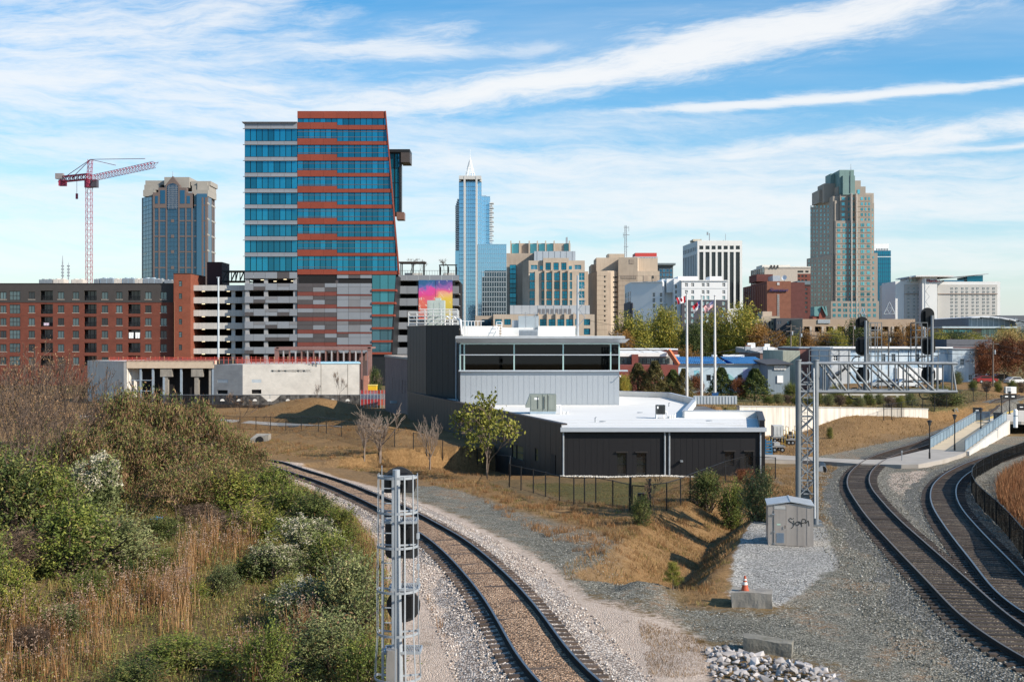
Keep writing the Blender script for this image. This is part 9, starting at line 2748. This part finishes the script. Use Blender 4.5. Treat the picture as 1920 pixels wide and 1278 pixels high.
  for i in range(16):t=.25+.7*i/16;a=i*2.4;L=.42*(1-t)+.08;tips_+=[(L*u*math.cos(a),L*u*math.sin(a),t+.2*u*L)for u in(.35,.7,1.0)]
  tp=np.repeat(np.array(tips_+[(0,0,.95)]),70,0);fol('needles',tp+q.normal(size=tp.shape)*.035,.17,G5,asp=.035,droop=-.7)
 PROTO[key]=P
 return P
NV=dict(olive=4,bright=3,dark=3,grey=3,plume=3,pods=4,thicket=4,twiggy=2,autumn=4,orange=2,rust=3,bronze_cone=3,cone=3,bare=3)
CNT={}
def plant(kind,name,label,cat,p,h,w=None,group=None,rot=None):
 """a plant of height h and width w standing at p"""
 CNT[kind]=CNT.get(kind,0)+1
 P=proto(kind,CNT[kind]%NV.get(kind,1))
 root=thing(name,label,cat,(0,0,0),group)
 root.location=p;root.rotation_euler=(0,0,rng.uniform(0,6.28)if rot is None else rot)
 base_w={'thicket':.9,'bare':.9,'autumn':.98,'orange':.98,'rust':.98,'willow':.98,'evergreen_round':.98,'pods':1.35,'leafy':1.1,'sapling':.9,'cone':.72,'bronze_cone':.72,'pine':.8}.get(kind,1.25)
 sx=(w/base_w)if w else h
 root.scale=(sx,sx,h)
 for nm,me in P:
  o=bpy.data.objects.new(nm,me);COL.objects.link(o);o.parent=root
  if nm=='twigs':o['kind']='stuff'
 return root
def at(px,pb,pt,wpx,kind,name,label,cat,group=None,d=None):
 if d is None:p=T(px,pb)
 else:x=GX(px,d);p=Vector((x,d,hz1(x,d)))
 h=(GZ(pt,p.y)-p.z)*(rng.uniform(.84,1.12)if kind=='pods' else 1);wpx*=.82 if kind=='pods' else 1
 return plant(kind,name,label,cat,p-Vector((0,0,.05)),h,wpx*p.y/F,group)
ORD='first second third fourth fifth sixth seventh eighth ninth tenth eleventh twelfth thirteenth fourteenth fifteenth sixteenth seventeenth eighteenth nineteenth twentieth'.split()
KN=dict(olive='olive green',grey='grey green',twiggy='brown twiggy',bright='yellow green',autumn='green gold',orange='orange brown',evergreen_round='dark evergreen')
at(683,856,768,62,'bare','bare_tree','multi stemmed bare tree, left of the pair by the pinkish brick building','tree')
at(712,862,755,120,'bare','bare_tree','wide spreading bare tree with a pale trunk in front of the pinkish brick building','tree')
at(806,880,776,62,'bare','bare_tree','narrow bare tree standing alone against the dark station wall','tree')
at(912,884,744,135,'leafy','leafy_tree','small tree with sparse yellow green leaves before the long dark wall','tree',None,87)
at(443,816,733,66,'sapling','sapling','twiggy young tree with few brown leaves behind the curved track','tree')
at(506,804,772,26,'sapling','sapling','tiny sapling by the fence on the grassy mound','tree')
at(635,762,694,34,'sapling','sapling','slim bare tree in front of the white block wall','tree',d=184)
at(592,760,718,24,'sapling','sapling','short bare tree left of the slim one at the white block wall','tree',d=184)
at(1200,984,926,60,'dark','bush','small dark bush beside the fence gate','bush')
at(1232,975,888,58,'sapling','sapling','thin leafless sapling just right of the fence gate','tree')
at(1327,956,882,98,'dark','bush','dark green spreading bush on the ditch bank','bush')
at(1374,992,900,84,'olive','bush','tall drooping bush in the ditch between its two neighbours','bush')
at(1420,978,876,96,'grey','bush','feathery pale green bush left of the relay hut','bush')
at(1398,905,878,54,'rust','bush','reddish topped bush against the dark station front','bush')
at(1262,1104,1050,42,'pine','pine_seedling','little bright green pine seedling at the ditch edge','pine')
at(1556,822,800,20,'bright','bush','tiny green bush on the straw coloured embankment','bush')
for px,pb,pt,w,k,lab in((1168,752,702,34,'autumn','golden bush at the corner of the glazed upper storey'),(1196,752,680,60,'bronze_cone','bronze evergreen just right of the glazed upper storey'),(1228,752,676,58,'bronze_cone','bronze evergreen in front of the brick workshop'),(1262,754,692,50,'cone','dark evergreen left of the first flagpole'),(1282,754,690,44,'bronze_cone','brownish evergreen right behind the first flagpole'),(1306,754,700,40,'rust','brown leaved shrub between the first two flagpoles'),(1352,756,688,58,'cone','pointed green evergreen right of the third flagpole'),(1386,756,710,44,'rust','purplish brown shrub between the two pointed evergreens'),(1416,757,690,66,'cone','pointed green evergreen below the right end of the blue roof'),(1240,755,712,40,'bronze_cone','low bronze evergreen before the brick workshop wall')):
 at(px,pb,pt,w,k,'evergreen' if 'cone' in k else 'shrub',lab,'tree' if 'cone' in k else 'shrub','trees in a row behind the station',d=165+rng.uniform(-2,4))
for k in range(15):
 px=1440+k*19;kind=('olive','grey','twiggy','bright','grey')[k%5]
 at(px,758,742-(k*7)%9,34,kind,'shrub',f'low {KN[kind]} shrub above the retaining wall, {ORD[k]} from the left','shrub','shrubs above the retaining wall',d=154+(k%3)*3)
at(1768,762,722,96,'dark','bush','big dark green bush under the right end of the gantry arm','bush',d=160)
at(1482,742,716,40,'olive','bush','green bush left of the gantry mast on the terrace','bush',d=176)
at(1570,745,720,44,'bright','bush','green bush under the middle of the gantry arm','bush',d=172)
at(1795,720,695,30,'grey','bush','pale bush by the end wall of the painted building','bush',d=222)
for k,(px,w)in enumerate(((1825,26),(1850,30),(1872,22),(1898,28),(1915,24))):at(px,725,712,w,('olive','twiggy','bright','olive','twiggy')[k],'shrub',f'scrubby shrub along the far car park edge, {ORD[k]} from the painted building','shrub','shrubs by the car park',d=200+3*k)
for px,pt,w,k,d,lab in((1186,588,96,'autumn',330,'brownish green tree in front of the beige precast tower'),(1246,571,92,'autumn',336,'bright yellow green tree in front of the white hotel'),(1302,606,74,'evergreen_round',326,'lower green tree behind the first two flagpoles'),(1346,578,112,'autumn',334,'broad green tree behind the third flagpole'),(1392,572,104,'autumn',328,'tall green gold tree left of the beige flats'),(1425,610,66,'orange',322,'gold tinged tree at the foot of the beige flats'),(1290,648,70,'orange',300,'low orange tree above the blue warehouse roof'),(1168,622,60,'orange',318,'thin brownish tree at the corner of the glazed storey'),(1545,618,58,'orange',330,'orange brown tree in front of the tan deck'),(1572,622,46,'autumn',326,'mixed green tree by the tan deck'),(1606,597,64,'evergreen_round',330,'dark evergreen tree in front of the tan deck'),(1512,620,40,'orange',320,'small rusty tree beside the charcoal flats'),(1682,610,44,'orange',330,'orange tree left of the zigzag aerial pole'),(1712,608,50,'orange',332,'reddish orange tree behind the zigzag aerial pole'),(1648,616,44,'orange',326,'orange tree behind the left signal heads'),(1892,616,80,'willow',300,'straw coloured weeping tree above the rusty trees'),(1850,640,66,'rust',232,'rust red tree right of the painted building'),(1884,634,78,'rust',234,'rust red tree behind the utility pole'),(1922,640,78,'rust',236,'rust red tree at the far end of the car park'),(1962,636,80,'rust',240,'rust red tree beyond the end of the car park'),(704,690,30,'evergreen_round',205,'dark round evergreen beside the yellow bin')):
 at(px,700,pt,w,k,'tree',lab,'tree','trees in town',d=d)
for k in range(26):
 px=1165+k*33;d=352+(k*37)%60
 at(px,700,628-(k*13)%16,70,('autumn','orange','autumn','evergreen_round')[k%4],'tree',f'{KN[("autumn", "orange", "autumn", "evergreen_round")[k % 4]]} street tree among the low town buildings, {ORD[k] if k < 20 else ORD[25 - k]} from the {"left" if k < 20 else "right"}','tree','street trees in town',d=d)
for px,w,nm in((768,36,'left'),(785,34,'middle'),(835,34,'right')):
 zz=GZ(515.5,297);p=Vector((GX(px,297),297,zz));plant('sapling','roof_tree',f'{nm} bare tree in the garage roof garden','tree',p,GZ(484,297)-zz,4.2)
for px,pb,pt,w in((-35,905,640,190),(10,912,646,150),(52,900,634,165),(92,915,650,150),(128,905,660,130),(160,902,686,120),(192,898,712,110),(30,945,715,150),(85,948,730,150),(140,935,740,120),(-20,960,740,150),(-70,930,640,180),(215,905,735,100),(60,925,690,160),(5,930,690,160)):
 at(px,pb,pt,w,'thicket','bare_bush','tall grey brown leafless bush at the back of the overgrown bank','bush','bare bushes on the overgrown bank')
for px,pb,pt,w in((236,915,738,150),(272,908,722,150),(305,915,752,150),(342,912,768,150),(378,906,786,140),(416,900,800,130),(448,905,824,110),(255,945,790,150),(312,952,802,170),(366,950,828,160),(412,942,846,130),(205,940,792,150),(160,950,800,140),(470,912,846,90),(330,975,850,150),(390,968,868,120)):
 at(px,pb,pt,w,'pods','pod_bush','arching green brown bush hung with dry seed pods on the left bank','bush','pod bearing bushes on the overgrown bank')
for px,pb,pt,w,k in((20,900,822,120,'pods'),(75,905,815,130,'pods'),(125,908,820,120,'olive'),(-30,905,818,130,'olive'),(170,905,800,120,'pods'),(210,890,760,110,'pods')):
 at(px,pb,pt,w,k,'pod_bush' if k=='pods' else 'shrub','green brown bush among the bare stems at the back of the bank','bush','bushes between the bare stems')
HERO=[(178,990,842,150,'plume','large shrub covered in cream white seed tufts below the bare bushes'),(20,1005,838,190,'dark','dark green shrub at the far left under the bare bushes'),(92,1000,868,160,'olive','olive green shrub left of the big cream tufted one'),(128,1085,945,200,'olive','broad olive shrub in the middle of the left bank'),(215,1065,968,170,'grey','soft grey green shrub right of the broad olive one'),(238,1098,1042,60,'cone','small dark conifer among the dry grass'),(18,1180,1055,130,'bright','yellow green shrub at the lower left edge'),(38,1085,985,150,'twiggy','brown twiggy bush at the left edge'),(-40,1120,960,150,'olive','olive shrub cut by the left edge of the view'),(432,972,882,160,'bright','bright yellow green shrub below the pod bushes'),(500,960,872,130,'olive','brownish olive shrub at the right of the pod bushes'),(548,990,908,120,'olive','olive shrub near the curved track'),(480,1020,942,130,'bright','yellowish shrub above the dry grass plumes'),(592,1006,925,120,'dark','dark green shrub beside the track ballast'),(636,1016,948,92,'bright','round pale olive shrub at the edge of the dirt path'),(576,1058,968,140,'plume','cream tufted shrub in the middle of the right hand shrubs'),(522,1092,1008,120,'plume','pale tufted shrub left of the cream tufted one'),(628,1085,1000,120,'olive','green shrub leaning toward the dirt path'),(656,1190,1034,160,'grey','large grey green shrub left of the caged signal mast'),(566,1180,1076,150,'plume','low tufted shrub left of the large grey green one'),(610,1262,1142,170,'grey','broad shrub at the bottom beside the signal mast'),(690,1300,1190,120,'olive','shrub at the very bottom next to the signal mast'),(500,1300,1165,130,'olive','dark olive shrub at the bottom edge'),(412,1120,1058,84,'grey','blue grey shrub among the dry plumes'),(330,1246,1190,170,'olive','low spreading green shrub on the lower bank'),(250,1300,1234,150,'dark','dark low shrub at the bottom edge'),(440,1256,1196,180,'olive','low mixed shrub right of the spreading green one'),(378,990,938,120,'twiggy','brown twiggy bush near the blue tarp'),(300,1010,965,110,'dark','dark shrub below the blue tarp'),(440,1010,960,100,'twiggy','grey brown twiggy bush above the plumes'),(120,1190,1130,120,'grey','small grey green shrub in the lower left grass'),(540,1140,1075,90,'bright','little bright shrub between the tufted ones'),(300,1075,1030,90,'olive','small olive shrub in the dry grass'),(470,1090,1035,90,'olive','small olive shrub behind the tufted pair'),(350,1130,1085,90,'bright','small yellow green shrub on the middle of the bank'),(170,1130,1070,120,'olive','olive shrub below the broad one'),(60,1230,1160,120,'twiggy','dry twiggy clump at the lower left')]
for px,pb,pt,w,k,lab in HERO:at(px,pb,pt,w*(1.22 if k in('olive','bright','grey','plume','dark')else 1),k,'conifer' if k=='cone' else 'shrub',lab,'shrub')
p=T(293,978);r=thing('tarpaulin','scrap of bright blue tarpaulin lying under the pod bushes','tarp',p);b=MB()
for i in range(5):
 for j in range(3):
  z=lambda a,c:.35+.18*math.sin(a*2.1+c*1.3)+.1*c
  P=[(p.x-.3+i*.11+a*.11,p.y+j*.12+c*.12,p.z+.3*z(i+a,j+c))for a,c in((0,0),(1,0),(1,1),(0,1))];b.quad(*P)
b.build('sheet',M('bright_blue_tarp',(.04,.22,.52),.5),r)
# grasses: too many to count
def grass_mesh(name,xy,h,w,mat,lean=.35,heads=None,q=NR,nb=1):
 n=len(xy);z=hz(xy[:,0],xy[:,1])
 a=q.uniform(0,6.283,n);L=h*q.uniform(.6,1.25,n);ln=lean*L*q.uniform(.2,1.2,n);b=q.uniform(0,6.283,n)
 base=np.stack([xy[:,0],xy[:,1],z-.03],1);s=np.stack([np.cos(a),np.sin(a),np.zeros(n)],1)*(w*.5)
 mid=base+np.stack([np.cos(b)*ln*.4,np.sin(b)*ln*.4,L*.6],1);tip=base+np.stack([np.cos(b)*ln,np.sin(b)*ln,L],1)
 V=np.stack([base-s,base+s,mid+s*.7,mid-s*.7,tip,tip],1).reshape(-1,3);k=np.arange(n)*6
 Fc=np.concatenate([np.stack([k,k+1,k+2,k+3],1),np.stack([k+3,k+2,k+4,k+5],1)])
 o=bpy.data.objects.new(name,np_mesh(name,V,Fc,mat));link(o);tag(o,kind='stuff')
 return tip
def fill(poly,n,clump=0,spread=.25):
 W=wp(poly)if max(p[0]for p in poly)>130 else poly
 xs=[p[0]for p in W];ys=[p[1]for p in W];out=np.zeros((0,2))
 while len(out)<n:
  c=np.stack([NR.uniform(min(xs),max(xs),n),NR.uniform(min(ys),max(ys),n)],1)
  out=np.concatenate([out,c[poly_sd(c[:,0],c[:,1],W)>0]])
 out=out[:n]
 if clump:out=np.repeat(out,clump,0)+NR.normal(size=(n*clump,2))*spread
 return out
def clear_mask(xy,m=2.4):
 return np.minimum(np.minimum(seg_dist(xy[:,0],xy[:,1],LN_L)[0],seg_dist(xy[:,0],xy[:,1],LN_A)[0]),seg_dist(xy[:,0],xy[:,1],LN_B)[0])>m
def clear(xy,m=2.4):
 d=np.minimum(np.minimum(seg_dist(xy[:,0],xy[:,1],LN_L)[0],seg_dist(xy[:,0],xy[:,1],LN_A)[0]),seg_dist(xy[:,0],xy[:,1],LN_B)[0]);return xy[d>m]
DRY=LEAF('dry_grass_blades',[(.05,(.12,.075,.03)),(.4,(.22,.13,.05)),(.75,(.35,.23,.10)),(1,(.48,.35,.18))],.8,.2)
PINK=LEAF('russet_grass_stalks',[(.05,(.10,.045,.016)),(.4,(.25,.125,.050)),(.75,(.38,.215,.095)),(1,(.50,.33,.18))],.8,.2)
HEAD=LEAF('fluffy_grass_heads',[(.05,(.20,.125,.085)),(.5,(.38,.255,.18)),(1,(.56,.42,.32))],.8,.3)
GRN=LEAF('green_grass_blades',[(.05,(.05,.055,.012)),(.45,(.15,.145,.036)),(.8,(.27,.235,.07)),(1,(.40,.33,.13))],.8,.25)
RUSTG=LEAF('rusty_meadow_stalks',[(.05,(.10,.040,.018)),(.45,(.24,.10,.042)),(.8,(.36,.18,.08)),(1,(.48,.29,.15))],.8,.2)
LEFTP=[(-60,880),(300,890),(470,880),(560,900),(650,950),(700,1020),(735,1120),(745,1230),(720,1330),(-80,1330)]
xy=clear(fill(LEFTP,34000));grass_mesh('grass',xy,.40,.022,GRN,.5)
xy=clear(fill(LEFTP,17000));grass_mesh('dry_grass',xy,.46,.018,DRY,.6)
def plumes(name,poly,n,clump,h,mat=PINK,head=True,spread=.16):
 W=fill(poly,n);k=np.array([mnoise.noise(Vector((x*.5,y*.5,8)))for x,y in W]);W=W[k>-.18]
 cnt=NR.randint(max(3,clump//3),int(clump*1.5),len(W));i_=np.repeat(np.arange(len(W)),cnt);hs_=NR.uniform(.45,1.15,len(W))[i_]
 xy=W[i_]+NR.normal(size=(len(i_),2))*spread*(.6+.8*NR.rand(len(i_)))[:,None];kk=clear_mask(xy);tip=grass_mesh(name,xy[kk],h*hs_[kk],.020,mat,.22)
 if head:
  t=tip[NR.rand(len(tip))<.42]
  t=np.repeat(t,9,0)+NR.normal(size=(len(t)*9,3))*np.array([.035,.035,.11])-np.array([0,0,.10])
  V,Fc=leaves(NR,t,.055,.5);o=bpy.data.objects.new('grass_plumes',np_mesh('grass_plumes',V,Fc,HEAD));link(o);tag(o,kind='stuff')
plumes('tall_grass',[(345,1020),(400,1005),(475,1005),(475,1065),(400,1085),(335,1085)],75,18,1.5)
plumes('tall_grass',[(300,1120),(350,1100),(360,1200),(300,1195)],40,22,1.5)
plumes('tall_grass',[(-40,1200),(60,1180),(190,1160),(200,1240),(90,1330),(-40,1330)],90,16,1.35)
plumes('tall_grass',[(150,1130),(300,1080),(345,1130),(250,1180),(170,1200)],60,15,1.1)
plumes('tall_grass',[(440,1290),(420,1240),(470,1240),(480,1320)],14,20,1.3)
plumes('tall_grass',[(545,1200),(600,1180),(590,1240),(540,1250)],14,20,1.1)
plumes('russet_grass',[(505,892),(570,905),(640,950),(700,1020),(735,1110),(742,1210),(722,1210),(705,1110),(672,1030),(610,960),(540,915)],210,14,.62,PINK,False,.2)
plumes('russet_grass',[(800,1100),(830,1130),(860,1210),(850,1220),(815,1150)],10,14,.45,PINK,False,.12)
def undergrowth(n,per,mats,poly,size):
 c=fill(poly,n);c=c[clear_mask(c,3.0)];k=np.array([mnoise.noise(Vector((x*.3,y*.3,3)))for x,y in c]);c=c[k>-.25]
 for i,mt in enumerate(mats):
  q=c[i::len(mats)];h_=NR.uniform(.12,.62,len(q));r_=NR.uniform(.15,.5,len(q));P=np.repeat(np.stack([q[:,0],q[:,1],hz(q[:,0],q[:,1])],1),per,0)
  P=P+NR.normal(size=P.shape)*np.repeat(np.stack([r_,r_,h_*.4],1),per,0)+np.array([0,0,.1])+np.repeat(h_,per)[:,None]*np.array([0,0,.4])
  Vv,Fc=leaves(NR,P,size,.4);o=bpy.data.objects.new('undergrowth',np_mesh('undergrowth',Vv,Fc,mt));link(o);tag(o,kind='stuff')
undergrowth(4600,26,[G1,G2,GB,G4,G5],LEFTP,.075)
undergrowth(1500,30,[G2,GB,G5],[(430,870),(500,885),(620,940),(700,1030),(735,1150),(740,1280),(560,1290),(480,1000)],.07)
xy=fill([(1836,912),(1870,888),(1930,862),(2100,830),(2100,1100),(1965,1096),(1900,1008),(1856,962),(1838,940)],30000);grass_mesh('rusty_meadow',clear(xy,3.2),.85,.035,RUSTG,.35)
for poly,n,mat,h in((Z_STRAW[0],34000,DRY,.17),(Z_STRAW[1],6000,DRY,.2),(Z_GREEN,4000,GRN,.12),(Z_GREEN,6000,DRY,.12),(Z_STRAW1,4500,DRY,.09),(Z_BACK,16000,DRY,.2)):
 xy=clear(fill(poly,n));xy=xy[poly_sd(xy[:,0],xy[:,1],Z_PAD)<-.2];m=np.array([mnoise.noise(Vector((x*.55,y*.55,1)))for x,y in xy])>-.12;grass_mesh('short_grass',xy[m],h,.022 if h>.12 else .014,mat,.7)
bk=np.stack([NR.uniform(22,95,42000),NR.uniform(100,200,42000)],1);d_,s_,a_=seg_dist(bk[:,0],bk[:,1],BANK);bk=clear(bk[(s_>0)&(d_>.6)&(d_<26)],2.6);grass_mesh('short_grass',bk,.26,.05,DRY,.7)
tf=np.concatenate([fill(Z_STRAW[0],1500),fill(Z_WEED,420),fill(Z_BACK,700)]);k=np.array([mnoise.noise(Vector((x*.4,y*.4,12)))for x,y in tf]);tf=clear(tf[k>-.05]);tf=tf[poly_sd(tf[:,0],tf[:,1],Z_PAD)<-.3];grass_mesh('grass_tufts',np.repeat(tf,16,0)+NR.normal(size=(len(tf)*16,2))*.10,.27,.018,PINK,.55)
tf=fill(Z_STRAW[0],700);grass_mesh('grass_tufts',np.repeat(tf,14,0)+NR.normal(size=(len(tf)*14,2))*.14,.16,.018,GRN,.6)
bx,by=NR.uniform(2,24,60000),NR.uniform(41,80,60000);dq,sq,aq=seg_dist(bx,by,DITCH);m=(dq<4.0)&(aq>.3)&((sq>0)|(dq<1.9));bx,by=bx[m],by[m]
for k_,(mt,hh)in enumerate(((DRY,.24),(PINK,.20),(GRN,.13))):grass_mesh('bank_grass',np.stack([bx[k_::3],by[k_::3]],1)[:9000 if k_<2 else 2500],hh,.020,mt,.8)
wd=clear(fill(Z_GRAVEL,2600),2.6);m=np.array([mnoise.noise(Vector((x*.28,y*.28,5)))for x,y in wd])>.08;grass_mesh('weeds',np.repeat(wd[m],5,0)+NR.normal(size=(m.sum()*5,2))*.07,.09,.012,PINK,.9)
